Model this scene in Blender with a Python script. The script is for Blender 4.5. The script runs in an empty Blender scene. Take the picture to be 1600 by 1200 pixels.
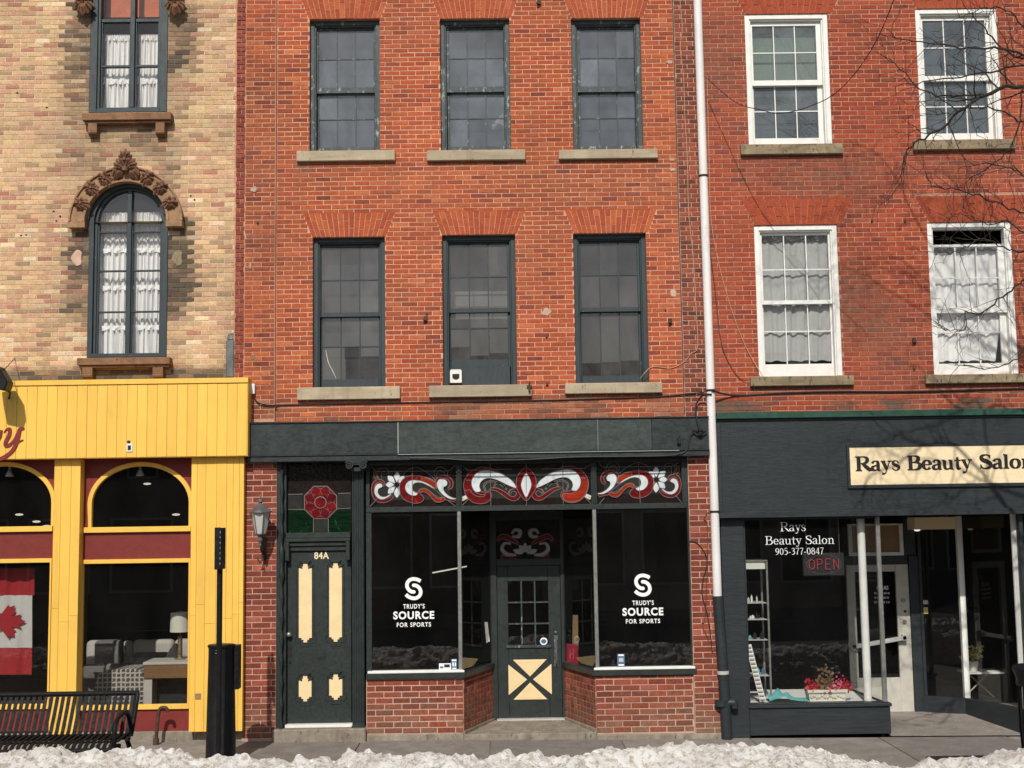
import bpy, math, random
from mathutils import Vector, Matrix, noise
rnd = random.Random(7)
R = math.radians
sc = bpy.context.scene
col = sc.collection
# ------------------------------------------------------------ camera, sky, sun, exposure
F_PX, PITCH, ROLL, YAW = 2000.0, R(5.92), R(-0.854), R(0.473)
CAM_D, CAM_H = 15.4, 2.57
_cy, _sy = math.cos(YAW), math.sin(YAW)
FWD = Vector((_sy*math.cos(PITCH), _cy*math.cos(PITCH), math.sin(PITCH)))
_rt = Vector((_cy, -_sy, 0)); _up = _rt.cross(FWD)
RGT = math.cos(ROLL)*_rt + math.sin(ROLL)*_up
UPV = -math.sin(ROLL)*_rt + math.cos(ROLL)*_up
cd = bpy.data.cameras.new('camera'); cam = bpy.data.objects.new('camera', cd); col.objects.link(cam)
cd.sensor_width = 36; cd.lens = 36*F_PX/1600; cd.clip_end = 600; cd.clip_start = 0.1
cam.matrix_world = Matrix(((RGT.x, UPV.x, -FWD.x, 0), (RGT.y, UPV.y, -FWD.y, -CAM_D), (RGT.z, UPV.z, -FWD.z, CAM_H), (0, 0, 0, 1)))
sc.camera = cam
SUN_TO = Vector((-0.13, -1.0, 0.90)).normalized()
w = bpy.data.worlds.new('World'); sc.world = w; w.use_nodes = True
wn = w.node_tree; bg = wn.nodes['Background']
sk = wn.nodes.new('ShaderNodeTexSky'); sk.sky_type = 'NISHITA'; sk.sun_disc = False
sk.sun_elevation = math.asin(SUN_TO.z); sk.sun_rotation = math.atan2(SUN_TO.x, SUN_TO.y)
sk.air_density = 1.0; sk.dust_density = 2.0
wn.links.new(sk.outputs[0], bg.inputs[0]); bg.inputs[1].default_value = 0.085
sd = bpy.data.lights.new('sun', 'SUN'); sd.energy = 4.1; sd.angle = R(0.5); sd.color = (1.0, 0.95, 0.87)
so = bpy.data.objects.new('sun', sd); col.objects.link(so)
so.rotation_euler = (-SUN_TO).to_track_quat('-Z', 'Y').to_euler(); so.location = (-6, -20, 25)
sc.view_settings.view_transform = 'Standard'; sc.view_settings.look = 'None'
sc.view_settings.exposure = 0.0; sc.view_settings.gamma = 1.0; sc.view_settings.use_curve_mapping = False

def P(px, py, Y=0.0):
    """the point (X, Z) of the vertical plane at depth Y that stands at a given spot of the 1600 x 1200 survey photo"""
    d = FWD*F_PX + RGT*(px-800) + UPV*(600-py)
    t = (CAM_D+Y)/d.y
    return (d.x*t, CAM_H + d.z*t)
def Rr(xl, xr, yt, yb, Y=0.0):
    """upright rectangle X0,X1,Z0,Z1 from edges measured at mid height / mid width"""
    ym = (yt+yb)/2; xm = (xl+xr)/2
    return P(xl, ym, Y)[0], P(xr, ym, Y)[0], P(xm, yb, Y)[1], P(xm, yt, Y)[1]
def G(x): return -0.010*(x+3.0)         # the pavement falls gently to the right

# ------------------------------------------------------------ materials
def mat_new(name):
    m = bpy.data.materials.new(name); m.use_nodes = True
    return m, m.node_tree, m.node_tree.nodes['Principled BSDF']
def N(t, typ, **k):
    n = t.nodes.new(typ)
    for a, b in k.items():
        if a.startswith('i_'): n.inputs[int(a[2:])].default_value = b
        else: setattr(n, a, b)
    return n
def mixc(t, fac, a, b, mode='MIX'):
    n = t.nodes.new('ShaderNodeMix'); n.data_type = 'RGBA'; n.blend_type = mode
    for s, v in ((0, fac), (6, a), (7, b)):
        if isinstance(v, bpy.types.NodeSocket): t.links.new(v, n.inputs[s])
        else: n.inputs[s].default_value = v if s == 0 else (*v[:3], 1)
    return n.outputs[2]
def ramp(t, v, a, b, c0=0.0, c1=1.0):
    n = t.nodes.new('ShaderNodeMapRange'); t.links.new(v, n.inputs[0])
    n.inputs[1].default_value = a; n.inputs[2].default_value = b; n.inputs[3].default_value = c0; n.inputs[4].default_value = c1
    return n.outputs[0]
def pos(t, sc_=(1, 1, 1)):
    g = N(t, 'ShaderNodeNewGeometry'); m = N(t, 'ShaderNodeMapping'); m.inputs['Scale'].default_value = sc_
    t.links.new(g.outputs['Position'], m.inputs[0]); return m.outputs[0]
def noi(t, scale, detail=3, rough=.55, sc_=(1, 1, 1)):
    n = N(t, 'ShaderNodeTexNoise'); t.links.new(pos(t, sc_), n.inputs['Vector'])
    n.inputs['Scale'].default_value = scale; n.inputs['Detail'].default_value = detail; n.inputs['Roughness'].default_value = rough
    return n.outputs[0]
def bump(t, b, h, strength=.3, dist=.01):
    n = N(t, 'ShaderNodeBump'); n.inputs['Strength'].default_value = strength; n.inputs['Distance'].default_value = dist
    t.links.new(h, n.inputs['Height']); t.links.new(n.outputs[0], b.inputs['Normal'])
def paint(name, c, rough=.5, var=.18, wear=None, wamt=.62, grain=(1, 1, 1), bmp=.25, metal=0.0, spec=.4, streak=.0, scale=9, each=0.0, grime=0.0):
    m, t, b = mat_new(name)
    f = noi(t, scale, 4, .6, grain)
    dark = tuple(v*(1-var*1.3) for v in c); lite = tuple(min(1, v*(1+var)) for v in c)
    cc = mixc(t, ramp(t, f, .3, .7), dark, lite)
    f2 = noi(t, 1.1, 2, .5)
    cc = mixc(t, ramp(t, f2, .35, .65, 0, .5), cc, tuple(v*(1-var) for v in c))
    if streak:
        s = noi(t, 14, 3, .6, (1, 1, .06)); cc = mixc(t, ramp(t, s, .52, .75, 0, streak), cc, tuple(v*.5 for v in c))
    if wear:
        wv = noi(t, 22, 6, .7, (1, 1, .5)); cc = mixc(t, ramp(t, wv, wamt, wamt+.05), cc, wear)
    if grime:
        g1 = noi(t, 6, 5, .7, (1, 1, .12)); cc = mixc(t, ramp(t, g1, .50, .72, 0, grime), cc, tuple(v*.55 for v in c))
        g2 = noi(t, 2.2, 5, .7); cc = mixc(t, ramp(t, g2, .52, .70, 0, grime), cc, tuple(v*.72+.01 for v in c))
    if each:
        oi = N(t, 'ShaderNodeObjectInfo'); rr_ = ramp(t, oi.outputs['Random'], 0, 1, 1-each, 1+each*.6); cb = N(t, 'ShaderNodeCombineColor')
        for k in range(3): t.links.new(rr_, cb.inputs[k])
        cc = mixc(t, 1.0, cc, cb.outputs[0], 'MULTIPLY')
    t.links.new(cc, b.inputs['Base Color'])
    b.inputs['Roughness'].default_value = rough; b.inputs['Metallic'].default_value = metal
    b.inputs['Specular IOR Level'].default_value = spec
    r = noi(t, 30, 3, .6, grain); rr = ramp(t, r, .3, .7, max(.05, rough-.12), min(1, rough+.15)); t.links.new(rr, b.inputs['Roughness'])
    if bmp: bump(t, b, noi(t, 55, 5, .65, grain), bmp, .004)
    return m
def brickmat(name, attr=True, soft=.5):
    m, t, b = mat_new(name)
    if attr:
        a = N(t, 'ShaderNodeVertexColor'); a.layer_name = 'tone'; c = a.outputs[0]
    else:
        a = N(t, 'ShaderNodeObjectInfo'); c = a.outputs['Color']
    f = noi(t, 75, 4, .7); g = noi(t, 16, 3, .6)
    v = mixc(t, 1.0, c, mixc(t, ramp(t, f, .3, .72), (.62, .60, .58), (1.28, 1.26, 1.24)), 'MULTIPLY')
    v = mixc(t, 1.0, v, mixc(t, ramp(t, g, .3, .7), (.84, .82, .80), (1.12, 1.13, 1.14)), 'MULTIPLY')
    sp = noi(t, 160, 2, .6); v = mixc(t, ramp(t, sp, .66, .74, 0, .45), v, (.55, .36, .28))
    t.links.new(v, b.inputs['Base Color']); b.inputs['Roughness'].default_value = .88; b.inputs['Specular IOR Level'].default_value = .2
    bump(t, b, noi(t, 110, 5, .7), .55, .006)
    return m
M = {}
M['brick'] = brickmat('fired_brick'); M['brick1'] = brickmat('fired_brick_single', False)
def mortar(name, c, c2, attr=False):
    m, t, b = mat_new(name)
    cc = mixc(t, ramp(t, noi(t, 30, 4, .7), .35, .65), c, c2)
    if attr: a = N(t, 'ShaderNodeVertexColor'); a.layer_name = 'tone'; cc = mixc(t, 1.0, cc, a.outputs[0], 'MULTIPLY')
    cc = mixc(t, ramp(t, noi(t, 1.2, 3, .6), .45, .7, 0, .55), cc, tuple(v*.6 for v in c2))
    t.links.new(cc, b.inputs['Base Color']); b.inputs['Roughness'].default_value = .95
    bump(t, b, noi(t, 140, 4, .7), .5, .004); return m
M['mortar_pink'] = mortar('mortar_pink', (.58, .33, .21), (.44, .23, .145))
M['mortar_pink_d'] = mortar('mortar_pink_weathered', (.68, .40, .27), (.52, .28, .185), True)
M['mortar_buff'] = mortar('mortar_buff', (.70, .58, .41), (.50, .40, .27))
M['mortar_buff_d'] = mortar('mortar_buff_weathered', (.74, .60, .44), (.54, .42, .30), True)
M['mortar_grey'] = mortar('mortar_new', (.54, .36, .28), (.42, .27, .20))
M['mortar_salon_d'] = mortar('mortar_salon_weathered', (.52, .28, .19), (.36, .18, .12), True)
M['mortar_salon'] = mortar('mortar_salon', (.55, .29, .21), (.38, .18, .13))
M['mortar_dark'] = mortar('mortar_dark', (.52, .36, .26), (.34, .22, .16))
M['green'] = paint('dark_green_paint', (.024, .032, .031), .42, .22, (.16, .17, .16), .735, (1, 1, 1), .22)
M['greenwin'] = paint('green_window_paint', (.031, .044, .050), .5, .22, (.20, .24, .22), .67, (1, 1, .3), .4)
M['greenwin2'] = paint('green_window_paint_faded', (.042, .058, .062), .5, .25, (.24, .29, .27), .58, (1, 1, .3), .4)
M['panel'] = paint('fascia_panel_paint', (.029, .038, .039), .38, .2, (.15, .16, .15), .74, (.5, 1, 1), .25, streak=.25, grime=.5, each=.1)
M['panel2'] = paint('fascia_panel_faded', (.044, .058, .053), .38, .25, (.17, .18, .17), .73, (.5, 1, 1), .25, streak=.25, grime=.6, each=.12)
M['navy'] = paint('slate_paint', (.024, .030, .034), .42, .22, (.26, .27, .28), .755, (.25, 1, 3), .45, grime=.3)
M['teal'] = paint('green_flashing', (.016, .066, .043), .5, .3)
M['yellow'] = paint('yellow_paint', (.82, .50, .085), .55, .06, (.55, .32, .06), .72, (1, 1, .12), .4, each=.07, grime=.28)
M['yellow_edge'] = paint('yellow_seam', (.34, .18, .02), .7, .1)
M['maroon'] = paint('maroon_paint', (.18, .023, .018), .5, .12)
M['cream'] = paint('cream_paint', (.78, .61, .34), .5, .06, (.5, .38, .2), .76)
M['signcream'] = paint('sign_cream', (.80, .66, .42), .5, .05, None, .6, (.4, 1, 2))
M['white'] = paint('white_paint', (.74, .74, .70), .45, .08, (.4, .38, .33), .73)
M['whitealu'] = paint('painted_door_white', (.50, .48, .42), .45, .12, (.3, .27, .22), .7)
M['pipe'] = paint('white_pipe', (.76, .74, .72), .4, .08, (.40, .33, .27), .68, (1, 1, .1), grime=.3)
M['alu'] = paint('aluminium', (.30, .30, .28), .4, .15, metal=.6)
M['lead'] = paint('lead_came', (.17, .155, .145), .6, .2, metal=.3)
M['black'] = paint('black_metal', (.008, .008, .009), .42, .3, bmp=.1, spec=.3)
M['benchblack'] = paint('bench_enamel', (.010, .010, .010), .55, .1, bmp=.0, spec=.12)
M['blackm'] = paint('black_matte', (.014, .014, .015), .7, .3)
M['sill'] = paint('sandstone_sill', (.42, .35, .24), .9, .2, (.16, .12, .08), .62, (.4, 1, 2), .9, scale=5, each=.12, grime=.6)
M['sill2'] = paint('weathered_sill', (.27, .21, .13), .9, .3, (.07, .055, .04), .57, (.4, 1, 2), .9, scale=5, each=.1, grime=.8)
M['brownstone'] = paint('brown_stone', (.24, .125, .065), .85, .3, (.06, .04, .028), .60, (1, 1, 1), .8, grime=.8)
M['hoodstone'] = paint('hood_stone', (.34, .20, .11), .85, .3, (.08, .055, .038), .62, (1, 1, 1), .8, grime=.8)
M['ornament'] = paint('carved_brown_stone', (.21, .105, .06), .85, .35, (.07, .04, .025), .6, (1, 1, 1), .9, scale=25)
M['stone'] = paint('foundation_stone', (.27, .23, .18), .9, .3, (.10, .08, .065), .58, (1, 1, 1), .9, grime=.8)
M['walk'] = paint('sidewalk_concrete', (.225, .20, .175), .85, .2, (.34, .32, .29), .60, (1, 1, 1), .7, scale=4, each=.12, grime=.7)
M['asphalt'] = paint('asphalt', (.055, .055, .055), .9, .25, (.14, .14, .14), .7)
M['earth'] = paint('far_ground', (.09, .085, .08), .95, .2)
M['white_letter'] = paint('white_vinyl', (.82, .82, .82), .5, .02, bmp=0)
M['black_letter'] = paint('black_letter', (.016, .012, .010), .5, .1, bmp=0)
M['maroon_letter'] = paint('maroon_letter', (.20, .02, .02), .45, .08, bmp=0)
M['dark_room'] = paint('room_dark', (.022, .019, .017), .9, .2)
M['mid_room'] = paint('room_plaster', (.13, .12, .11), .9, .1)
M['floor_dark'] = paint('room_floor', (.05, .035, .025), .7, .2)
M['terracotta'] = paint('terracotta_reflection', (.46, .13, .06), .8, .15)
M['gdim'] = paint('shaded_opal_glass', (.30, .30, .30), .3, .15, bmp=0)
M['gwhite'] = paint('opal_glass', (.60, .64, .66), .18, .14, (.40, .48, .52), .55, bmp=.05, spec=.6)
M['gred'] = paint('ruby_glass', (.14, .008, .009), .12, .4, (.40, .025, .01), .62, (.4, 1, 3), .05, spec=.6)
M['gorange'] = paint('flame_glass', (.30, .026, .010), .12, .35, (.5, .09, .02), .62, (.4, 1, 3), .05, spec=.6)
M['gdark'] = paint('smoke_glass', (.029, .030, .027), .12, .2, bmp=.05, spec=.6)
M['gplum'] = paint('plum_glass', (.016, .011, .010), .10, .2, bmp=.05, spec=.6)
M['gredd'] = paint('wine_glass', (.10, .006, .010), .12, .35, bmp=.05, spec=.6)
M['ggreen'] = paint('green_glass', (.003, .018, .006), .12, .5, (.02, .11, .03), .62, (.3, 1, 4), .1, spec=.6)
M['wood'] = paint('oak', (.20, .11, .05), .45, .2, grain=(.2, 1, 3))
M['cardboard'] = paint('cardboard', (.30, .19, .10), .8, .1)
M['lead_roof'] = paint('weathered_copper', (.13, .14, .14), .5, .3, (.25, .27, .26), .6, metal=.3)
M['frost'] = paint('frosted_glass', (.46, .46, .44), .3, .08, bmp=0)
M['brass'] = paint('brass', (.50, .40, .24), .35, .2, metal=.8)
M['rust'] = paint('rusty_steel', (.07, .035, .022), .7, .4)
M['redfabric'] = paint('flag_red', (.30, .010, .016), .7, .06)
M['whitefabric'] = paint('flag_white', (.50, .50, .50), .7, .04)
M['greyfabric'] = paint('sofa_grey', (.15, .15, .145), .9, .15)
M['palefabric'] = paint('sofa_pale', (.46, .45, .42), .9, .08)
M['shade'] = paint('lamp_shade_linen', (.62, .62, .56), .8, .05)
M['teal_cloth'] = paint('teal_towel', (.12, .38, .38), .9, .12)
M['pink'] = paint('pink_petals', (.60, .10, .16), .6, .4, bmp=0)
M['redpetal'] = paint('red_petals', (.38, .01, .02), .6, .4, bmp=0)
M['leafdry'] = paint('bronze_leaves', (.13, .08, .035), .7, .4, bmp=0)
M['leafgreen'] = paint('green_leaves', (.03, .07, .02), .6, .4, bmp=0)
M['bark'] = paint('bark', (.034, .024, .020), .85, .35, scale=30)
M['pinkghost'] = paint('old_plaster', (.58, .38, .28), .9, .15)
M['patch'] = paint('wall_patch', (.50, .36, .27), .9, .3, (.32, .12, .07), .55)
M['hexwhite'] = paint('planter_white', (.62, .58, .50), .8, .12, (.3, .25, .18), .66)
M['neon'] = paint('unlit_neon_red', (.40, .05, .07), .4, .1, bmp=0)
M['bluest'] = paint('blue_sticker', (.05, .14, .24), .5, .1, bmp=0)
M['wire'] = paint('beige_cord', (.50, .32, .20), .7, .1, bmp=0)
M['redbag'] = paint('red_bag', (.35, .012, .03), .5, .15)
M['maroonst'] = paint('sticker_yellow', (.5, .45, .12), .5, .1, bmp=0)
def checker_mat():
    m, t, b = mat_new('woven_check_fabric')
    a = noi(t, 3, 2); 
    w1 = N(t, 'ShaderNodeTexWave', wave_type='BANDS', bands_direction='X'); w1.inputs['Scale'].default_value = 5.5; w1.inputs['Distortion'].default_value = 1.5; w1.inputs['Detail Scale'].default_value = 4
    w2 = N(t, 'ShaderNodeTexWave', wave_type='BANDS', bands_direction='Z'); w2.inputs['Scale'].default_value = 5.5; w2.inputs['Distortion'].default_value = 1.5; w2.inputs['Detail Scale'].default_value = 4
    t.links.new(pos(t), w1.inputs[0]); t.links.new(pos(t), w2.inputs[0])
    mx = N(t, 'ShaderNodeMath', operation='MAXIMUM'); t.links.new(w1.outputs[1], mx.inputs[0]); t.links.new(w2.outputs[1], mx.inputs[1])
    t.links.new(mixc(t, ramp(t, mx.outputs[0], .72, .85), (.07, .065, .06), (.42, .40, .36)), b.inputs['Base Color']); b.inputs['Roughness'].default_value = .9
    return m
M['check'] = checker_mat()
def glass(name, tint, dirt, dirt_refl_c=(.30, .31, .32), rough=.0, wav=.0, refl=.045):
    m = bpy.data.materials.new(name); m.use_nodes = True; t = m.node_tree; t.nodes.clear()
    o = N(t, 'ShaderNodeOutputMaterial'); tr = N(t, 'ShaderNodeBsdfTransparent'); tr.inputs[0].default_value = (*tint, 1)
    gl = N(t, 'ShaderNodeBsdfGlossy'); gl.inputs['Roughness'].default_value = rough; gl.inputs[0].default_value = (1, 1, 1, 1)
    lw = N(t, 'ShaderNodeLayerWeight'); lw.inputs[0].default_value = .5
    pw_ = N(t, 'ShaderNodeMath', operation='POWER'); pw_.inputs[1].default_value = 5.0; t.links.new(lw.outputs['Facing'], pw_.inputs[0])
    m2 = N(t, 'ShaderNodeMath', operation='MULTIPLY_ADD'); m2.inputs[1].default_value = .9; m2.inputs[2].default_value = refl; t.links.new(pw_.outputs[0], m2.inputs[0])
    if wav:
        bp = N(t, 'ShaderNodeBump'); bp.inputs['Strength'].default_value = wav; bp.inputs['Distance'].default_value = .01
        t.links.new(noi(t, 3.0, 2, .5), bp.inputs['Height']); t.links.new(bp.outputs[0], gl.inputs['Normal'])
    mx = N(t, 'ShaderNodeMixShader'); t.links.new(m2.outputs[0], mx.inputs[0]); t.links.new(tr.outputs[0], mx.inputs[1]); t.links.new(gl.outputs[0], mx.inputs[2])
    df = N(t, 'ShaderNodeBsdfDiffuse'); df.inputs[0].default_value = (*dirt_refl_c, 1)
    mx2 = N(t, 'ShaderNodeMixShader')
    d = ramp(t, noi(t, 2.3, 5, .65, (1, 1, .6)), .3, .75, dirt*.35, dirt*1.6)  # dirt film; its blotches and pane differences also stand in for mottled reflections
    if dirt > .1:
        oi = N(t, 'ShaderNodeObjectInfo'); mm = N(t, 'ShaderNodeMath', operation='MULTIPLY'); t.links.new(d, mm.inputs[0]); t.links.new(ramp(t, oi.outputs['Random'], 0, 1, .62, 1.35), mm.inputs[1]); d = mm.outputs[0]
    t.links.new(d, mx2.inputs[0]); t.links.new(mx.outputs[0], mx2.inputs[1]); t.links.new(df.outputs[0], mx2.inputs[2]); t.links.new(mx2.outputs[0], o.inputs[0])
    return m
M['glass_old'] = glass('old_dusty_glass', (.5, .52, .52), .30, (.27, .31, .36), .0, .0, .08)
M['glass_old2'] = glass('old_glass_second_floor', (.5, .5, .5), .20, (.27, .26, .25), .0, .0, .08)
M['glass_shop'] = glass('shop_glass', (.80, .80, .78), .012, (.3, .29, .27), 0, .0, .07)
M['glass_yellow'] = glass('furniture_shop_glass', (.84, .84, .82), .012, (.3, .29, .27), 0, .0)
M['glass_clear'] = glass('curtained_glass', (.95, .95, .95), .03, (.3, .31, .32), .0, .0)
M['glass_salon'] = glass('salon_glass', (.95, .96, .95), .010, (.3, .3, .3), 0, .0, .055)
M['glass_white'] = glass('salon_upper_glass', (.6, .64, .62), .22, (.27, .31, .33), .0, .0, .08)
def cloth(name, c, trl=.35):
    m = bpy.data.materials.new(name); m.use_nodes = True; t = m.node_tree; t.nodes.clear()
    o = N(t, 'ShaderNodeOutputMaterial'); a = N(t, 'ShaderNodeBsdfDiffuse'); b = N(t, 'ShaderNodeBsdfTranslucent')
    cc = mixc(t, ramp(t, noi(t, 25, 4, .6, (1, 1, .2)), .3, .7), tuple(v*.88 for v in c), c)
    t.links.new(cc, a.inputs[0]); t.links.new(cc, b.inputs[0])
    mx = N(t, 'ShaderNodeMixShader'); mx.inputs[0].default_value = trl
    t.links.new(a.outputs[0], mx.inputs[1]); t.links.new(b.outputs[0], mx.inputs[2]); t.links.new(mx.outputs[0], o.inputs[0]); return m
M['curtain'] = cloth('sheer_curtain', (.90, .90, .88), .15)
M['blind_green'] = cloth('pale_blind', (.42, .50, .42), .1)
M['curtain_grey'] = cloth('grey_curtain', (.50, .51, .49), .25)
M['curtain_band'] = cloth('curtain_header', (.26, .26, .25), .1)
M['shade_grey'] = cloth('roller_shade', (.13, .15, .18), .1)
def snow_mat():
    m, t, b = mat_new('dirty_snow')
    c = mixc(t, ramp(t, noi(t, 4, 4, .65), .45, .8), (.98, .965, .93), (.86, .81, .73))
    c = mixc(t, ramp(t, noi(t, 17, 6, .78), .50, .585, 0, .8), c, (.47, .39, .28))
    c = mixc(t, ramp(t, noi(t, 2.2, 4, .7), .5, .72, 0, .5), c, (.55, .49, .40))
    c = mixc(t, ramp(t, noi(t, 75, 3, .7), .66, .74, 0, .7), c, (.22, .17, .12))
    t.links.new(c, b.inputs['Base Color']); b.inputs['Roughness'].default_value = .7
    b.inputs['Subsurface Weight'].default_value = .0
    bump(t, b, noi(t, 60, 6, .8), 1.0, .03); return m
M['snow'] = snow_mat()

m, t, b = mat_new('lit_lamp'); b.inputs['Emission Color'].default_value = (1, .93, .8, 1); b.inputs['Emission Strength'].default_value = .8; M['lamp_on'] = m
# ------------------------------------------------------------ mesh helpers
def cr(pts, n=6, closed=False):
    """Catmull-Rom resample"""
    out = []; L = len(pts)
    rng = range(L if closed else L-1)
    for i in rng:
        g = (lambda k: pts[k % L]) if closed else (lambda k: pts[max(0, min(L-1, k))])
        p0, p1, p2, p3 = g(i-1), g(i), g(i+1), g(i+2)
        for j in range(n):
            u = j/n; D = len(p1)
            out.append(tuple(.5*((2*p1[k])+(-p0[k]+p2[k])*u+(2*p0[k]-5*p1[k]+4*p2[k]-p3[k])*u*u+(-p0[k]+3*p1[k]-3*p2[k]+p3[k])*u**3) for k in range(D)))
    if not closed: out.append(tuple(pts[-1]))
    return out
class MB:
    def __init__(s): s.v = []; s.f = []; s.m = []; s.c = []; s.mi = 0; s.col = None
    def face(s, idx): s.f.append(tuple(idx)); s.m.append(s.mi); s.c.append(s.col)
    def quad(s, *p):
        n = len(s.v); s.v += [tuple(q) for q in p]; s.face(range(n, n+len(p)))
    def box(s, x0, x1, y0, y1, z0, z1):
        n = len(s.v)
        s.v += [(x0, y0, z0), (x1, y0, z0), (x1, y1, z0), (x0, y1, z0), (x0, y0, z1), (x1, y0, z1), (x1, y1, z1), (x0, y1, z1)]
        for q in ((0, 1, 5, 4), (1, 2, 6, 5), (2, 3, 7, 6), (3, 0, 4, 7), (4, 5, 6, 7), (3, 2, 1, 0)): s.face([n+k for k in q])
        return s
    def obox(s, p0, p1, w, h0, h1):
        """upright slab between two plan points, width w"""
        d = Vector((p1[0]-p0[0], p1[1]-p0[1])).normalized(); q = Vector((-d.y, d.x))*(w/2)
        pl = [(p0[0]+q.x, p0[1]+q.y), (p0[0]-q.x, p0[1]-q.y), (p1[0]-q.x, p1[1]-q.y), (p1[0]+q.x, p1[1]+q.y)]
        n = len(s.v); s.v += [(a, b, h0) for a, b in pl]+[(a, b, h1) for a, b in pl]
        for q in ((0, 1, 2, 3), (7, 6, 5, 4), (0, 4, 5, 1), (1, 5, 6, 2), (2, 6, 7, 3), (3, 7, 4, 0)): s.face([n+k for k in q])
        return s
    def vq(s, p0, p1, z0, z1): s.quad((p0[0], p0[1], z0), (p1[0], p1[1], z0), (p1[0], p1[1], z1), (p0[0], p0[1], z1))
    def prism(s, pts, y0, y1):
        n = len(s.v); k = len(pts)
        s.v += [(x, y0, z) for x, z in pts]+[(x, y1, z) for x, z in pts]
        s.face(range(n, n+k)); s.face([n+k+i for i in reversed(range(k))])
        for i in range(k): s.face((n+(i+1) % k, n+i, n+k+i, n+k+(i+1) % k))
        return s
    def tube(s, path, r, n=8, caps=True):
        path = [Vector(p) for p in path]; L = len(path)
        rr = r if isinstance(r, (list, tuple)) else [r]*L
        base = len(s.v); up = Vector((0, 0, 1))
        t0 = (path[1]-path[0]).normalized()
        a = t0.orthogonal().normalized()
        for i, p in enumerate(path):
            t = (path[min(L-1, i+1)]-path[max(0, i-1)]).normalized()
            a = (a-t*a.dot(t)); a = a.normalized() if a.length > 1e-6 else t.orthogonal().normalized()
            b = t.cross(a)
            for k in range(n):
                an = 2*math.pi*k/n; s.v.append(tuple(p+(a*math.cos(an)+b*math.sin(an))*rr[i]))
        for i in range(L-1):
            for k in range(n):
                s.face((base+i*n+k, base+i*n+(k+1) % n, base+(i+1)*n+(k+1) % n, base+(i+1)*n+k))
        if caps: s.face([base+k for k in reversed(range(n))]); s.face([base+(L-1)*n+k for k in range(n)])
        return s
    def lathe(s, prof, cx, cy, n=16):
        base = len(s.v)
        for r, z in prof:
            for k in range(n):
                an = 2*math.pi*k/n; s.v.append((cx+r*math.cos(an), cy+r*math.sin(an), z))
        for i in range(len(prof)-1):
            for k in range(n): s.face((base+i*n+k, base+i*n+(k+1) % n, base+(i+1)*n+(k+1) % n, base+(i+1)*n+k))
        s.face([base+k for k in reversed(range(n))]); s.face([base+(len(prof)-1)*n+k for k in range(n)])
        return s
    def ribbon(s, pts, wd, y0, y1, n=6, smooth=True):
        """band along pts (x,z) with widths wd, from depth y0 (front) to y1"""
        q = [(a[0], a[1], w_) for a, w_ in zip(pts, wd)]
        q = cr(q, n) if smooth and len(q) > 2 else q
        L = []; Rt = []
        for i, p in enumerate(q):
            a = q[max(0, i-1)]; b = q[min(len(q)-1, i+1)]; dx, dz = b[0]-a[0], b[1]-a[1]; l = math.hypot(dx, dz) or 1
            w_ = max(p[2], 1e-4)/2; L.append((p[0]-dz/l*w_, p[1]+dx/l*w_)); Rt.append((p[0]+dz/l*w_, p[1]-dx/l*w_))
        b = len(s.v); k = len(q)
        s.v += [(x, y0, z) for x, z in L]+[(x, y0, z) for x, z in Rt]+[(x, y1, z) for x, z in L]+[(x, y1, z) for x, z in Rt]
        for i in range(k-1):
            s.face((b+i, b+k+i, b+k+i+1, b+i+1)); s.face((b+i+1, b+2*k+i+1, b+2*k+i, b+i)); s.face((b+k+i, b+3*k+i, b+3*k+i+1, b+k+i+1))
        s.face((b, b+2*k, b+3*k, b+k)); s.face((b+k-1, b+2*k-1, b+4*k-1, b+3*k-1))
        return s
    def ball(s, c, r, n=8, sq=(1, 1, 1)):
        base = len(s.v); m = max(3, n//2)
        for i in range(m+1):
            th = math.pi*i/m
            for k in range(n):
                an = 2*math.pi*k/n; s.v.append((c[0]+r*sq[0]*math.sin(th)*math.cos(an), c[1]+r*sq[1]*math.sin(th)*math.sin(an), c[2]+r*sq[2]*math.cos(th)))
        for i in range(m):
            for k in range(n): s.face((base+(i+1)*n+k, base+(i+1)*n+(k+1) % n, base+i*n+(k+1) % n, base+i*n+k))
        return s
    def rings(s, X0, X1, Z0, Z1, b, y0, y1, bt=None, bb=None):
        """rectangular border: four butted boxes"""
        bt = b if bt is None else bt; bb = b if bb is None else bb
        s.box(X0, X0+b, y0, y1, Z0, Z1); s.box(X1-b, X1, y0, y1, Z0, Z1)
        if bt: s.box(X0+b, X1-b, y0, y1, Z1-bt, Z1)
        if bb: s.box(X0+b, X1-b, y0, y1, Z0, Z0+bb)
        return s
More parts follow.
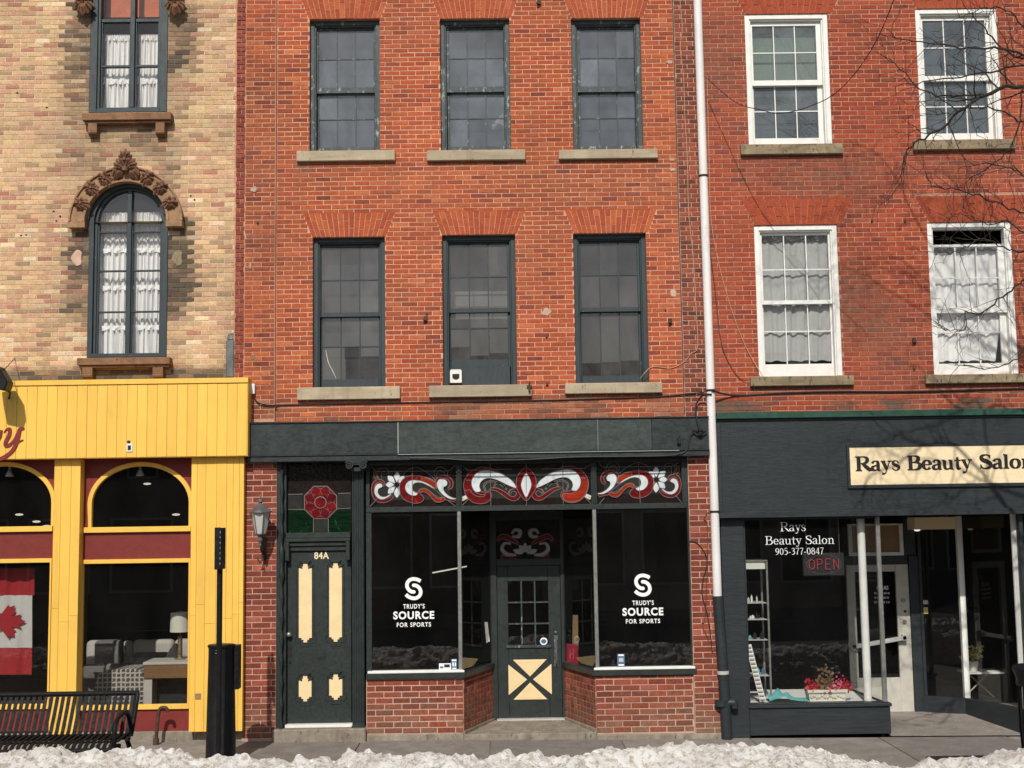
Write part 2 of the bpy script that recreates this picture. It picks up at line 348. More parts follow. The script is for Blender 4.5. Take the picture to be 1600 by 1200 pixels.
def obj(name, mb, m, parent=None, smooth=False, bevel=0, label=None, kind=None):
    off = Vector((0, 0, 0)); r = parent
    while r is not None:
        off += r.location; r = r.parent
    me = bpy.data.meshes.new(name)
    me.from_pydata([(v[0]-off.x, v[1]-off.y, v[2]-off.z) for v in mb.v], [], mb.f)
    ms = m if isinstance(m, (list, tuple)) else [m]
    for q in ms: me.materials.append(M[q] if isinstance(q, str) else q)
    if len(ms) > 1: me.polygons.foreach_set('material_index', mb.m)
    if any(c is not None for c in mb.c):
        ca = me.color_attributes.new('tone', 'FLOAT_COLOR', 'CORNER'); dat = []
        for f, c in zip(mb.f, mb.c): dat += [*(c or (.5, .5, .5)), 1.0]*len(f)
        ca.data.foreach_set('color', dat)
    if smooth: me.polygons.foreach_set('use_smooth', [True]*len(me.polygons))
    me.update()
    o = bpy.data.objects.new(name, me); col.objects.link(o)
    if parent is not None: o.parent = parent
    if bevel:
        bv = o.modifiers.new('bevel', 'BEVEL'); bv.width = bevel; bv.segments = 1; bv.limit_method = 'ANGLE'; bv.angle_limit = R(40)
    if smooth:
        try: me.set_sharp_from_angle(angle=R(45))
        except Exception: pass
    if label: o['label'] = label
    if kind: o['kind'] = kind
    return o
def thing(name, label, cat, loc=(0, 0, 0), group=None):
    o = bpy.data.objects.new(name, None); col.objects.link(o); o.location = loc; o.empty_display_size = .2
    o['label'] = label; o['category'] = cat
    if group: o['group'] = group
    return o
def tag(o, label, cat, group=None):
    o['label'] = label; o['category'] = cat
    if group: o['group'] = group
    return o
def lone(name, mb, m, label, cat, group=None, **k):
    return tag(obj(name, mb, m, **k), label, cat, group)
def txt(s, size, bold=0.0, spacing=1.0):
    c = bpy.data.curves.new('t', 'FONT'); c.body = s; c.size = size; c.offset = bold; c.space_character = spacing
    c.align_x = 'CENTER'; c.extrude = 0; c.resolution_u = 4
    o = bpy.data.objects.new('t', c); col.objects.link(o)
    dg = bpy.context.evaluated_depsgraph_get(); me = bpy.data.meshes.new_from_object(o.evaluated_get(dg))
    vs = [(v.co.x, v.co.y) for v in me.vertices]; fs = [tuple(p.vertices) for p in me.polygons]
    bpy.data.objects.remove(o); bpy.data.curves.remove(c); bpy.data.meshes.remove(me)
    return vs, fs
def text_into(mb, s, X0, X1, Z0, Z1, Y, bold=.01, spacing=1.0, th=.003):
    """fit built-in lettering into a rectangle of the plane Y"""
    vs, fs = txt(s, 1.0, bold, spacing)
    xs = [v[0] for v in vs]; zs = [v[1] for v in vs]; a, b, c, d = min(xs), max(xs), min(zs), max(zs)
    n = len(mb.v); mb.v += [(X0+(x-a)/(b-a)*(X1-X0), Y, Z0+(z-c)/(d-c)*(Z1-Z0)) for x, z in vs]
    for f in fs: mb.face([n+i for i in f])

# serif alphabet drawn from tapered strokes: list of (points, widths); unit = cap height, T thick, t thin
T_, t_ = .17, .055
def _o(cx, cy, rx, ry, th=T_, a0=0, a1=360, n=16, thin=t_):
    pts = []; wd = []
    for i in range(n+1):
        a = R(a0+(a1-a0)*i/n); pts.append((cx+rx*math.cos(a), cy+ry*math.sin(a))); wd.append(thin+(th-thin)*abs(math.cos(a))**1.4)
    return (pts, wd)
def _l(x0, y0, x1, y1, wd=T_): return ([(x0, y0), (x1, y1)], [wd, wd])
def _sf(x0, x1, y): return ([(x0, y), (x1, y)], [.055, .055])
GL = {
 'R': (.86, [_l(.2, 0, .2, 1), ([(.2, .972), (.48, .972), (.66, .88), (.68, .74), (.6, .58), (.42, .51), (.2, .51)], [.055, .06, .13, T_, .13, .06, .055]), ([(.42, .5), (.62, .26), (.84, .03)], [.12, .17, .15]), _sf(.02, .38, .027), _sf(.74, .96, .027), _sf(.02, .2, .973)]),
 'B': (.8, [_l(.2, 0, .2, 1), ([(.2, .972), (.46, .972), (.62, .89), (.63, .75), (.55, .58), (.38, .53), (.2, .53)], [.055, .06, .13, T_, .13, .06, .055]), ([(.2, .53), (.48, .53), (.68, .44), (.71, .27), (.62, .09), (.44, .027), (.2, .027)], [.055, .06, .13, .19, .13, .06, .055]), _sf(.02, .2, .027), _sf(.02, .2, .973)]),
 'S': (.66, [([(.56, .74), (.5, .92), (.34, .972), (.16, .9), (.11, .76), (.2, .62), (.36, .53), (.52, .42), (.59, .27), (.52, .1), (.34, .028), (.16, .07), (.08, .28)], [.05, .06, .06, .12, .16, .18, .19, .18, .17, .13, .06, .06, .05]), ([(.565, .7), (.565, .97)], [.04, .05]), ([(.075, .03), (.075, .31)], [.05, .04])]),
 'a': (.56, [([(.1, .5), (.16, .63), (.28, .665), (.39, .6), (.41, .46), (.41, .12), (.46, .03), (.55, .05)], [.13, .08, .06, .12, .15, .15, .08, .04]), ([(.4, .39), (.22, .33), (.1, .24), (.09, .12), (.2, .03), (.32, .06), (.41, .15)], [.05, .07, .12, .15, .08, .06, .05])]),
 'y': (.6, [([(.12, .65), (.33, .06)], [.15, .13]), ([(.5, .65), (.33, .08), (.24, -.18), (.1, -.25)], [.05, .05, .055, .08]), _sf(.0, .26, .645), _sf(.38, .6, .645), ([(.06, -.2), (.16, -.22)], [.11, .08])]),
 's': (.46, [([(.37, .48), (.33, .62), (.21, .668), (.1, .61), (.08, .5), (.15, .41), (.27, .34), (.38, .25), (.39, .13), (.3, .03), (.18, .02), (.07, .1), (.05, .2)], [.05, .05, .05, .1, .12, .14, .14, .14, .12, .06, .05, .05, .05])]),
 'e': (.56, [_o(.29, .345, .2, .31, .16, 0, 325, 18), ([(.1, .36), (.47, .36)], [.05, .05])]),
 'u': (.66, [([(.15, .64), (.15, .18), (.22, .05), (.34, .04), (.47, .16)], [.14, .14, .1, .06, .05]), _l(.5, 0, .5, .65, .14), _sf(.0, .16, .64), _sf(.36, .5, .64), _sf(.5, .64, .027)]),
 't': (.4, [([(.2, .85), (.2, .14), (.26, .04), (.38, .08)], [.1, .14, .1, .04]), ([(.02, .62), (.38, .62)], [.06, .06])]),
 'l': (.34, [_l(.17, 0, .17, .98, .14), _sf(.02, .32, .027), _sf(.03, .17, .965)]),
 'o': (.6, [_o(.3, .335, .21, .31, .16)]),
 'n': (.68, [_l(.17, 0, .17, .64, .14), ([(.17, .5), (.27, .63), (.4, .65), (.5, .55), (.51, .4), (.51, 0)], [.05, .06, .09, .14, .14, .14]), _sf(.02, .32, .027), _sf(.37, .66, .027), _sf(.03, .17, .63)]),
 '0': (.56, [_o(.28, .5, .19, .47, .13)]),
 '9': (.56, [_o(.28, .68, .18, .29, .13), ([(.46, .7), (.44, .35), (.3, .1), (.1, .02)], [.12, .12, .09, .05])]),
 '5': (.56, [([(.44, .96), (.18, .96), (.14, .58)], [.08, .06, .05]), ([(.14, .58), (.3, .62), (.44, .5), (.46, .3), (.34, .07), (.1, .03)], [.05, .08, .12, .14, .1, .07])]),
 '3': (.54, [([(.1, .82), (.24, .96), (.4, .88), (.41, .68), (.24, .54)], [.05, .06, .11, .12, .06]), ([(.24, .54), (.42, .44), (.45, .24), (.3, .04), (.09, .06)], [.06, .11, .13, .09, .07])]),
 '7': (.54, [([(.07, .95), (.48, .95)], [.09, .07]), ([(.48, .93), (.3, .5), (.22, 0)], [.05, .09, .12])]),
 '8': (.56, [_o(.28, .74, .16, .22, .11), _o(.28, .26, .19, .24, .12)]),
 '4': (.56, [_l(.38, 0, .38, .97, .12), ([(.38, .95), (.04, .3)], [.05, .05]), ([(.03, .28), (.52, .28)], [.07, .07])]),
 '-': (.36, [([(.05, .34), (.3, .34)], [.09, .09])]), ' ': (.34, [])}
def serif(mb, s, X0, X1, Z0, Z1, Y, wmul=1.0, th=.004, extra=0.0):
    tot = sum(GL[c][0]+extra for c in s); kx = (X1-X0)/tot; kz = (Z1-Z0); x = X0; e = 0
    for c in s:
        wd, st = GL[c]
        for pts, ww in st:
            e += 1; yy = Y-(e % 7)*.00015
            mb.ribbon([(x+p[0]*kx, Z0+p[1]*kz) for p in pts], [q*wmul*(kx+kz)/2 for q in ww], yy, yy+th, 3)
        x += (wd+extra)*kx
# ------------------------------------------------------------ brickwork
def cut(rects, h):
    out = []
    for (a, b, c, d) in rects:
        if h[1] <= a or h[0] >= b or h[3] <= c or h[2] >= d: out.append((a, b, c, d)); continue
        if h[0] > a: out.append((a, h[0], c, d))
        if h[1] < b: out.append((h[1], b, c, d))
        m0, m1 = max(a, h[0]), min(b, h[1])
        if h[2] > c: out.append((m0, m1, c, h[2]))
        if h[3] < d: out.append((m0, m1, h[3], d))
    return out
def brick_box(mb, x0, x1, z0, z1, yf, dep=.022, ch=.0035, roll=0):
    n = len(mb.v); c = min(ch, (x1-x0)*.2, (z1-z0)*.2)
    j = lambda: rnd.uniform(-.0016, .0016)
    cx, cz = (x0+x1)/2, (z0+z1)/2
    def rt(x, z): return (x-(z-cz)*roll, z+(x-cx)*roll)
    pts = [(x0+c+j(), z0+c+j()), (x1-c+j(), z0+c+j()), (x1-c+j(), z1-c+j()), (x0+c+j(), z1-c+j())]
    for x, z in pts: x, z = rt(x, z); mb.v.append((x, yf+rnd.uniform(0, .0008), z))
    for x, z in ((x0, z0), (x1, z0), (x1, z1), (x0, z1)): x, z = rt(x, z); mb.v.append((x, yf+c, z))
    for x, z in ((x0, z0), (x1, z0), (x1, z1), (x0, z1)): x, z = rt(x, z); mb.v.append((x, yf+dep, z))
    mb.face((n, n+1, n+2, n+3))
    for k in range(4):
        l = (k+1) % 4
        mb.face((n+4+k, n+4+l, n+l, n+k)); mb.face((n+8+k, n+8+l, n+4+l, n+4+k))
UNIT = []
def unit_brick():
    if not UNIT:
        for s in range(3):
            mb = MB(); brick_box(mb, -.5, .5, -.5, .5, -.5, 1.0, .0)   # scaled copies keep their arrises from the bevelled inset below
            v = list(mb.v)
            for i in range(4): v[i] = (v[i][0]*.965, -.5, v[i][2]*.90)
            for i in range(4, 8): v[i] = (v[i][0], -.34, v[i][2])
            mb.v = v
            me = bpy.data.meshes.new('brick'); me.from_pydata(mb.v, [], mb.f); me.materials.append(M['brick1']); UNIT.append(me)
    return rnd.choice(UNIT)
def bricks(parent, X0, X1, Z0, Z1, course, blen, yf, holes, fex, tone, joint=.010, single=0, prefer=None, stuffname='brick', stagger=.5, dep=.022):
    """running bond; every brick its own geometry; `single` of them become parts of their own"""
    allb = []; z = Z0; k = 0
    while z < Z1-.01:
        za, zb = z+joint/2+rnd.uniform(-.001, .001), min(z+course-joint/2, Z1)+rnd.uniform(-.001, .001)
        zm = (za+zb)/2
        x = X0-blen-(stagger*blen if k % 2 else 0)+rnd.uniform(-.012, .012)
        segs = [(X0, X1)]
        for f in fex:
            r = f(zm)
            if r: segs = [s for a, b in segs for s in ((a, min(b, r[0])), (max(a, r[1]), b)) if s[1]-s[0] > .02]
        while x < X1:
            L = blen+(X0+blen*round((x-X0)/blen*2)/2-x)*.5+rnd.uniform(-.006, .006)
            xa, xb = x+joint/2, x+L-joint/2
            for s in segs:
                a, b = max(xa, s[0]+joint*.4), min(xb, s[1]-joint*.4)
                if b-a < .018: continue
                wz = .0055*noise.noise(Vector((x*.8, z*.35, X0)))+.0015*noise.noise(Vector((x*4, z*9, X0)))
                rc = [(a, b, za+wz, zb+wz)]
                for h in holes: rc = cut(rc, h)
                for q in rc:
                    if q[1]-q[0] > .016 and q[3]-q[2] > .010: allb.append(q)
            x += L
        z += course; k += 1
    keep = set()
    if single:
        idx = sorted(range(len(allb)), key=lambda i: -((allb[i][1]-allb[i][0])*(allb[i][3]-allb[i][2])*(prefer(allb[i]) if prefer else 1)))
        keep = set(idx[:single])
    mb = MB(); off = Vector((0, 0, 0)); r = parent
    while r is not None: off += r.location; r = r.parent
    for i, q in enumerate(allb):
        c = tone((q[0]+q[1])/2, (q[2]+q[3])/2)
        y = yf+rnd.uniform(-.0025, .0008)
        if i in keep:
            o = bpy.data.objects.new('brick', unit_brick()); col.objects.link(o); o.parent = parent
            o.location = Vector(((q[0]+q[1])/2, y+dep/2, (q[2]+q[3])/2))-off
            o.scale = (q[1]-q[0], dep, q[3]-q[2]); o.rotation_euler = (0, rnd.uniform(-.006, .006), 0); o.color = (*c, 1)
        else:
            mb.col = c; brick_box(mb, *q, y, dep, .0035, rnd.uniform(-.008, .008))
    if mb.f: obj(stuffname, mb, 'brick', parent, kind='stuff')
    return allb
def backing(parent, X0, X1, Z0, Z1, yb, holes, mat, reveal=.26, rmat=None, name='mortar_bed', dirt=None):
    gx = [X0+.07*i for i in range(1, int((X1-X0)/.07))] if dirt else []; gz = [Z0+.07*i for i in range(1, int((Z1-Z0)/.07))] if dirt else []
    xs = sorted({X0, X1, *gx, *[v for h in holes for v in h[:2] if X0 < v < X1]}); zs = sorted({Z0, Z1, *gz, *[v for h in holes for v in h[2:] if Z0 < v < Z1]})
    mb = MB()
    for a, b in zip(xs, xs[1:]):
        for c, d in zip(zs, zs[1:]):
            mx, mz = (a+b)/2, (c+d)/2
            if any(h[0] < mx < h[1] and h[2] < mz < h[3] for h in holes): continue
            if dirt: k_ = 1-.82*min(1, dirt(mx, mz)); k_ *= 1+.14*noise.noise(Vector((mx*1.3, mz*1.3, 4))); mb.col = (k_, k_, k_)
            mb.quad((a, yb, c), (b, yb, c), (b, yb, d), (a, yb, d))
    o = obj(name, mb, mat, parent)
    if reveal:
        for h in holes:
            if len(h) > 4: continue
            mb = MB()
            a, b, c, d = h; y0, y1 = yb, yb+reveal
            mb.quad((a, y0, c), (a, y0, d), (a, y1, d), (a, y1, c)); mb.quad((b, y0, c), (b, y1, c), (b, y1, d), (b, y0, d))
            mb.quad((a, y0, d), (b, y0, d), (b, y1, d), (a, y1, d)); mb.quad((a, y0, c), (a, y1, c), (b, y1, c), (b, y0, c))
            obj('reveal', mb, rmat or mat, parent)
    return o
def jack_arch(parent, xl, xr, ytop, ybot, flare, yf, tone, n=16, courses=True, xtop=None):
    """flat arch of voussoir bricks; pixel edges"""
    X0, X1, Zb, _ = Rr(xl, xr, ybot-1, ybot+1, yf); Zt = P((xl+xr)/2, ytop, yf)[1]; Zb = P((xl+xr)/2, ybot, yf)[1]
    fl = flare; mb = MB(); g = .006
    for k in range(n):
        a0, a1 = X0+(X1-X0)*k/n, X0+(X1-X0)*(k+1)/n; b0, b1 = X0-fl+(X1-X0+2*fl)*k/n, X0-fl+(X1-X0+2*fl)*(k+1)/n
        mid = .5+rnd.uniform(-.03, .03)+(.17 if k % 2 else -.17)
        for (u0, u1) in ((0, mid), (mid, 1)):
            c = tone((a0+a1)/2, 0); mb.col = c
            q = []
            for u, s in ((u0, 1), (u1, -1)):
                zz = Zb+(Zt-Zb)*u+s*g*.6; l = a0+(b0-a0)*u+g/2; r_ = a1+(b1-a1)*u-g/2
                q.append((l, r_, zz))
            mb.prism([(q[0][0], q[0][2]), (q[0][1], q[0][2]), (q[1][1], q[1][2]), (q[1][0], q[1][2])], yf+rnd.uniform(-.001, .002), yf+.02)
    obj('arch_brick', mb, 'brick', parent, kind=None, label='flat arch of radiating orange red bricks above a window')
    def f(z):
        if z < Zb or z > Zt: return None
        u = (z-Zb)/(Zt-Zb); return (X0-fl*u, X1+fl*u)
    return f
def vary(c, a=.12, h=.05):
    k = 1+rnd.uniform(-a, a); return tuple(max(.004, v*k*(1+rnd.uniform(-h, h))) for v in c)
def nz(x, z, s=1.0, o=0): return noise.noise(Vector((x*s+o, z*s, o*.7)))

def sash_window(root, op, panes_x, upper, lower, wm, gm, yo=.10, cols=3, outer=.055, shade=None, lab=None, lowpanel=None, gap=None, bar=.013, blind=None):
    """op=(xl,xr,yt,yb) px; panes_x=(gx0,gx1); upper/lower=[y0,split..,y1] px"""
    X0, X1, Z0, Z1 = Rr(*op)
    ye = yo; ym = (op[2]+op[3])/2
    mb = MB()
    mb.rings(X0+.001, X1-.001, Z0, Z1-.001, outer, ye-.03, ye+.09, outer*1.0, .0)
    gx0, gx1 = P(panes_x[0], ym, ye+.04)[0], P(panes_x[1], ym, ye+.04)[0]
    in0, in1 = X0+outer, X1-outer
    # stepped inner stops
    mb.rings(in0, in1, Z0, Z1-outer, .018, ye-.012, ye+.09, .018, 0)
    win = obj('window', mb, wm, root, bevel=.004, label=lab)
    a0, a1 = in0+.018, in1-.018
    zt = Z1-outer-.018
    def sash(ys, yd, ztop, zbot, tag_):
        zs = [P((op[0]+op[1])/2, y, yd)[1] for y in ys]
        s = MB(); y0, y1 = yd-.018, yd+.02
        s.box(a0, gx0, y0, y1, zbot, ztop); s.box(gx1, a1, y0, y1, zbot, ztop)
        s.box(gx0, gx1, y0, y1, zs[0], ztop); s.box(gx0, gx1, y0, y1, zbot, zs[-1])
        obj('sash', s, wm, win, bevel=.003)
        b = MB(); xs = [gx0+(gx1-gx0)*i/cols for i in range(cols+1)]
        for x in xs[1:-1]: b.box(x-bar/2, x+bar/2, yd-.010, yd+.010, zs[-1], zs[0])
        for z in zs[1:-1]:
            for i in range(cols): b.box(xs[i]+(bar/2 if i else 0), xs[i+1]-(bar/2 if i < cols-1 else 0), yd-.009, yd+.009, z-bar/2, z+bar/2)
        if b.f: obj('glazing_bar', b, wm, win)
        for r in range(len(zs)-1):
            for i in range(cols):
                g = MB(); e = .0; ty, tz = rnd.uniform(-.0016, .0016), rnd.uniform(-.0016, .0016)
                xa, xb, za, zb = xs[i], xs[i+1], zs[r+1], zs[r]
                g.quad((xa, yd+ty, za), (xb, yd-ty, za), (xb, yd-ty+tz, zb), (xa, yd+ty+tz, zb))
                obj('pane', g, gm, win)
    ymeet = P((op[0]+op[1])/2, (upper[-1]+lower[0])/2, ye)[1]
    if gap: zt2 = P((op[0]+op[1])/2, gap, ye)[1]
    else: zt2 = zt
    sash(upper, ye+.045, zt2, ymeet-.018, 'u')
    zb = Z0+.001
    if lowpanel: zb = P((op[0]+op[1])/2, lowpanel, ye)[1]
    sash(lower, ye+.085, ymeet+.012, zb, 'l')
    if blind: s = MB(); s.quad((in0, ye+.15, ymeet), (in1, ye+.15, ymeet), (in1, ye+.15, Z1), (in0, ye+.15, Z1)); obj('roller_blind', s, blind, win)
    if shade:
        s = MB(); s.quad((in0, ye+.22, Z0), (in1, ye+.22, Z0), (in1, ye+.22, Z1), (in0, ye+.22, Z1)); obj('roller_shade', s, shade, win)
    return win, (X0, X1, Z0, Z1)
def stone_sill(root, px, mat, yf=-.055, yb=.12):
    X0, X1, Z0, Z1 = Rr(*px, yf); mb = MB()
    mb.box(X0, X1, yf, yb, Z0, Z1); return obj('sill', mb, mat, root, bevel=.007)
def curtain(root, X0, X1, Z0, Z1, y, mat, folds=9, amp=.02, topband=None, hem=None, lean=0, name='curtain', xr=None):
    mb = MB(); n = 60; m = 6; cols_ = []
    for j in range(m+1):
        u = j/m; z = Z1+(Z0-Z1)*u; row = []
        r1 = X1 if xr is None else X1+(xr-X1)*u**1.5
        for i in range(n+1):
            s = i/n; x = X0+(r1-X0)*s+.008*math.sin(s*31+u*4)*u
            row.append(len(mb.v)); mb.v.append((x, y+amp*(.5+.8*u)*(math.sin(s*folds*6.28+1.2*math.sin(u*3+s*7)))+amp*.5*math.sin(s*folds*14), z+.01*math.sin(s*folds*6.28)*(1 if j in (m,) else 0)))
        cols_.append(row)
    for j in range(m):
        for i in range(n): mb.face((cols_[j][i], cols_[j][i+1], cols_[j+1][i+1], cols_[j+1][i]))
    return obj(name, mb, mat, root, smooth=True)
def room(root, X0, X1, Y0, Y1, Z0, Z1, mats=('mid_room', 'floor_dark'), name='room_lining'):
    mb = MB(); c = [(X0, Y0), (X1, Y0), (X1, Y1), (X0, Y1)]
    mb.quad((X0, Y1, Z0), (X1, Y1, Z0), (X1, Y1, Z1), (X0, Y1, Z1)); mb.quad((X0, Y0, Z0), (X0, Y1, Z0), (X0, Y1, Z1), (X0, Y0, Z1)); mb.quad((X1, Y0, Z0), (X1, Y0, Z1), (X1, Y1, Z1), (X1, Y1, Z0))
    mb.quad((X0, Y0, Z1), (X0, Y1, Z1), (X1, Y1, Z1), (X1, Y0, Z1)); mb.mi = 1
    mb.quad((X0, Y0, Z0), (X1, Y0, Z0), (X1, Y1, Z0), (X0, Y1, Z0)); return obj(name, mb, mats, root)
def shell(root, X0, X1, Y0, Y1, Z0, Z1, mat, name='rear_wall'):
    mb = MB(); mb.quad((X0, Y1, Z0), (X1, Y1, Z0), (X1, Y1, Z1), (X0, Y1, Z1)); mb.quad((X0, Y0, Z0), (X0, Y1, Z0), (X0, Y1, Z1), (X0, Y0, Z1)); mb.quad((X1, Y0, Z0), (X1, Y0, Z1), (X1, Y1, Z1), (X1, Y1, Z0))
    obj(name, mb, mat, root)
    mb = MB(); mb.box(X0, X1, Y0, Y1, Z1, Z1+.15); obj('roof', mb, 'asphalt', root)

# building limits in metres (from the survey photo)
XA = P(368, 300)[0]            # yellow-brick / red-brick party line
XB = P(1107, 400)[0]           # red-brick / salon party line
ZTOP = 10.4
XL, XRR = -9.0, 9.2

# ============================================================ GROUND, ROAD, PAVEMENT
mb = MB(); mb.quad((-250, -250, -.45), (250, -250, -.45), (250, 250, -.45), (-250, 250, -.45)); obj('ground', mb, 'earth', kind='structure')
mb = MB(); mb.quad((-80, -17.5, -.20), (80, -17.5, -.20), (80, -4.7, -.22), (-80, -4.7, -.22)); obj('road', mb, 'asphalt', kind='structure')
mb = MB(); mb.quad((-80, -40, -.1), (80, -40, -.1), (80, -17.5, -.1), (-80, -17.5, -.1)); mb.quad((-80, -17.5, -.1), (80, -17.5, -.1), (80, -17.5, -.45), (-80, -17.5, -.45)); obj('far_pavement', mb, 'walk', kind='structure')
mb = MB(); n = 24
for i in range(n):
    a, b = -12+i, -11+i
    mb.quad((a, -4.7, G(a)-.02), (b, -4.7, G(b)-.02), (b, 6, G(b)-.02), (a, 6, G(a)-.02))
sw = obj('pavement', mb, 'stone', kind='structure')
for j, (ya, yb) in enumerate(((-1.62, .9 if False else -.012), (-3.2, -1.628), (-4.5, -3.208))):
    x = -9.3+.37*j
    while x < 9:
        wdt = 1.52; s = MB(); xa, xb = x+.006, x+wdt-.006; k = len(s.v); dz = rnd.uniform(-.003, .003)
        s.v += [(xa, ya, G(xa)+dz), (xb, ya, G(xb)+dz), (xb, yb, G(xb)+dz), (xa, yb, G(xa)+dz), (xa, ya, G(xa)-.06), (xb, ya, G(xb)-.06), (xb, yb, G(xb)-.06), (xa, yb, G(xa)-.06)]
        for q in ((0, 1, 2, 3), (4, 5, 1, 0), (5, 6, 2, 1), (6, 7, 3, 2), (7, 4, 0, 3)): s.face([k+v for v in q])
        obj('paving_slab', s, 'walk', sw, bevel=.006); x += wdt
mb = MB()
for i in range(24):
    a, b = -12+i+.004, -11+i-.004; k = len(mb.v)
    mb.box(a, b, -4.7, -4.508, -.3, G((a+b)/2))
obj('kerb', mb, 'stone', kind='structure', bevel=.01)

# ============================================================ RED BRICK BUILDING (middle)
red = thing('red_brick_building', 'red brick building with dark green windows and a stained glass shopfront, middle of the row', 'building', (0, 0, 0))
def tone_red(x, z):
    r = rnd.random()
    if r < .50: c = (.38, .088, .037)
    elif r < .76: c = (.425, .105, .042)
    elif r < .91: c = (.315, .075, .038)
    elif r < .97: c = (.235, .056, .036)
    else: c = (.48, .14, .06)
    c = vary(c, .08, .04)
    s = min(.9, dirt_red(x, z)*rnd.uniform(.6, 1.25)); k = 1+.16*nz(x, z, .7, 50)+.10*nz(x, z, 2.5, 60); c = (c[0]*k, c[1]*k*(1+.12*nz(x, z, .5, 70)), c[2]*k)
    g = (.15, .085, .055) if rnd.random() < .7 else (.30, .17, .11)
    return tuple(a*(1-s)+b*s for a, b in zip(c, g))
SILLS = []
def sill_dirt(x, z, L, half=.62):
    s = 0
    for sx, sz in L:
        d = sz-z
        if 0 < d < 1.1 and abs(x-sx) < half+.1:
            if abs(x-sx) < half: s = max(s, .55*max(0, 1-d/.20)*(.6+.8*abs(nz(x, z, 5, 2))))
            for e in (-1, 1): s = max(s, .42*max(0, 1-d/.9)*math.exp(-((x-sx-e*(half-.06))/.06)**2))
            s = max(s, .20*max(0, 1-d/1.0)*max(0, nz(x*7, z*.6, 1, 40)+.1)*2)
    return s
FZ = P(700, 628)[1]
def dirt_red(x, z):
    s = sill_dirt(x, z, SILLS); s = max(s, .30*max(0, nz(x, z, .8, 9)*2-.2), .16*max(0, nz(x*5, z*.35, 1, 33)*2))
    if z < FZ+.05: s = max(s, .70*min(1, max(0, .45+nz(x, z, 2.2, 3)*1.6)))
    return s
sl1 = [(463, 617, 235, 251), (667, 821, 234, 250), (873, 1028, 233, 247.5)]
sl2 = [(464, 625, 604.5, 624), (670, 831, 601.5, 620), (883, 1035, 598, 614.5)]
for s in sl1+sl2:
    a, b, c, d = Rr(*s); SILLS.append(((a+b)/2, c))
ops1 = [(483.5, 593.5, 29.5, 235), (688, 797, 28.5, 234), (894, 1003, 28, 233)]
ops2 = [(488.5, 602, 370, 604.5), (691.5, 806.5, 366.5, 601.5), (897.5, 1012, 364, 598)]
zf_top = P(740, 653)[1]       # top of the fascia
XP0, XP1 = P(432, 300)[0], P(1060, 330)[0]
holes = [Rr(*o) for o in ops1+ops2]
fex = []
def tone_arch(x, z): return vary(rnd.choice([(.41, .092, .038), (.38, .084, .036), (.35, .078, .036), (.43, .11, .044)]), .08, .04)
for i, o in enumerate(ops2): fex.append(jack_arch(red, o[0]-1, o[1]+1, o[2]-38.5, o[2], .115, -.001, tone_arch))
for i, o in enumerate(ops1): fex.append(jack_arch(red, o[0]-1, o[1]+1, o[2]-39, o[2], .115, -.001, tone_arch))
COURSE = .0580
# the middle field
bricks(red, XP0+.004, XP1-.004, zf_top-.02, ZTOP-.35, COURSE, .190, 0.0, holes, fex, tone_red, .0088, single=0)
backing(red, XA, XB, zf_top-.1, ZTOP-.2, .0035, holes, 'mortar_pink_d', .25, 'mortar_pink', dirt=dirt_red)
# left pilaster (slightly proud), its toothed edge strip, right pilaster (dark)
XE = P(384, 300)[0]
def tone_pil(x, z):
    c = tone_red(x, z); 
    if rnd.random() < .3: c = (c[0]*.8, c[1]*.8, c[2]*.9)
    return c
bricks(red, XE, XP0-.008, P(400, 655)[1], ZTOP-.35, COURSE, .205, -.045, [], [], tone_pil, .009)
def tone_edge(x, z): return vary(rnd.choice([(.27, .070, .048), (.23, .058, .040), (.31, .085, .055)]), .15)
bricks(red, XA+.01, XE-.002, P(400, 655)[1], ZTOP-.35, COURSE*.97, .110, -.05, [], [], tone_edge, .0075)
mb = MB(); mb.box(XA, XP0-.004, -.0415, .01, P(400, 660)[1], ZTOP-.2); obj('pilaster_mortar', mb, 'mortar_pink', red)
def tone_rp(x, z): return vary(rnd.choice([(.20, .055, .036), (.24, .065, .04), (.15, .045, .032), (.29, .075, .045)]), .15)
bricks(red, XP1+.01, XB-.002, zf_top-.02, ZTOP-.35, COURSE*1.01, .150, -.006, [], [], tone_rp, .011)
mb = MB(); mb.box(XP1+.008, XB, .0, .0025, zf_top-.05, ZTOP-.2); obj('pilaster_mortar', mb, 'mortar_dark', red)
mb = MB(); mb.box(XP1-.004, XP1+.008, -.001, .006, zf_top, ZTOP-.3); obj('expansion_joint', mb, 'blackm', red)
mb = MB(); mb.box(XA, XB, -.22, .05, ZTOP-.33, ZTOP-.12); mb.box(XA, XB, -.3, .05, ZTOP-.12, ZTOP); obj('cornice', mb, 'greenwin', red, bevel=.01)
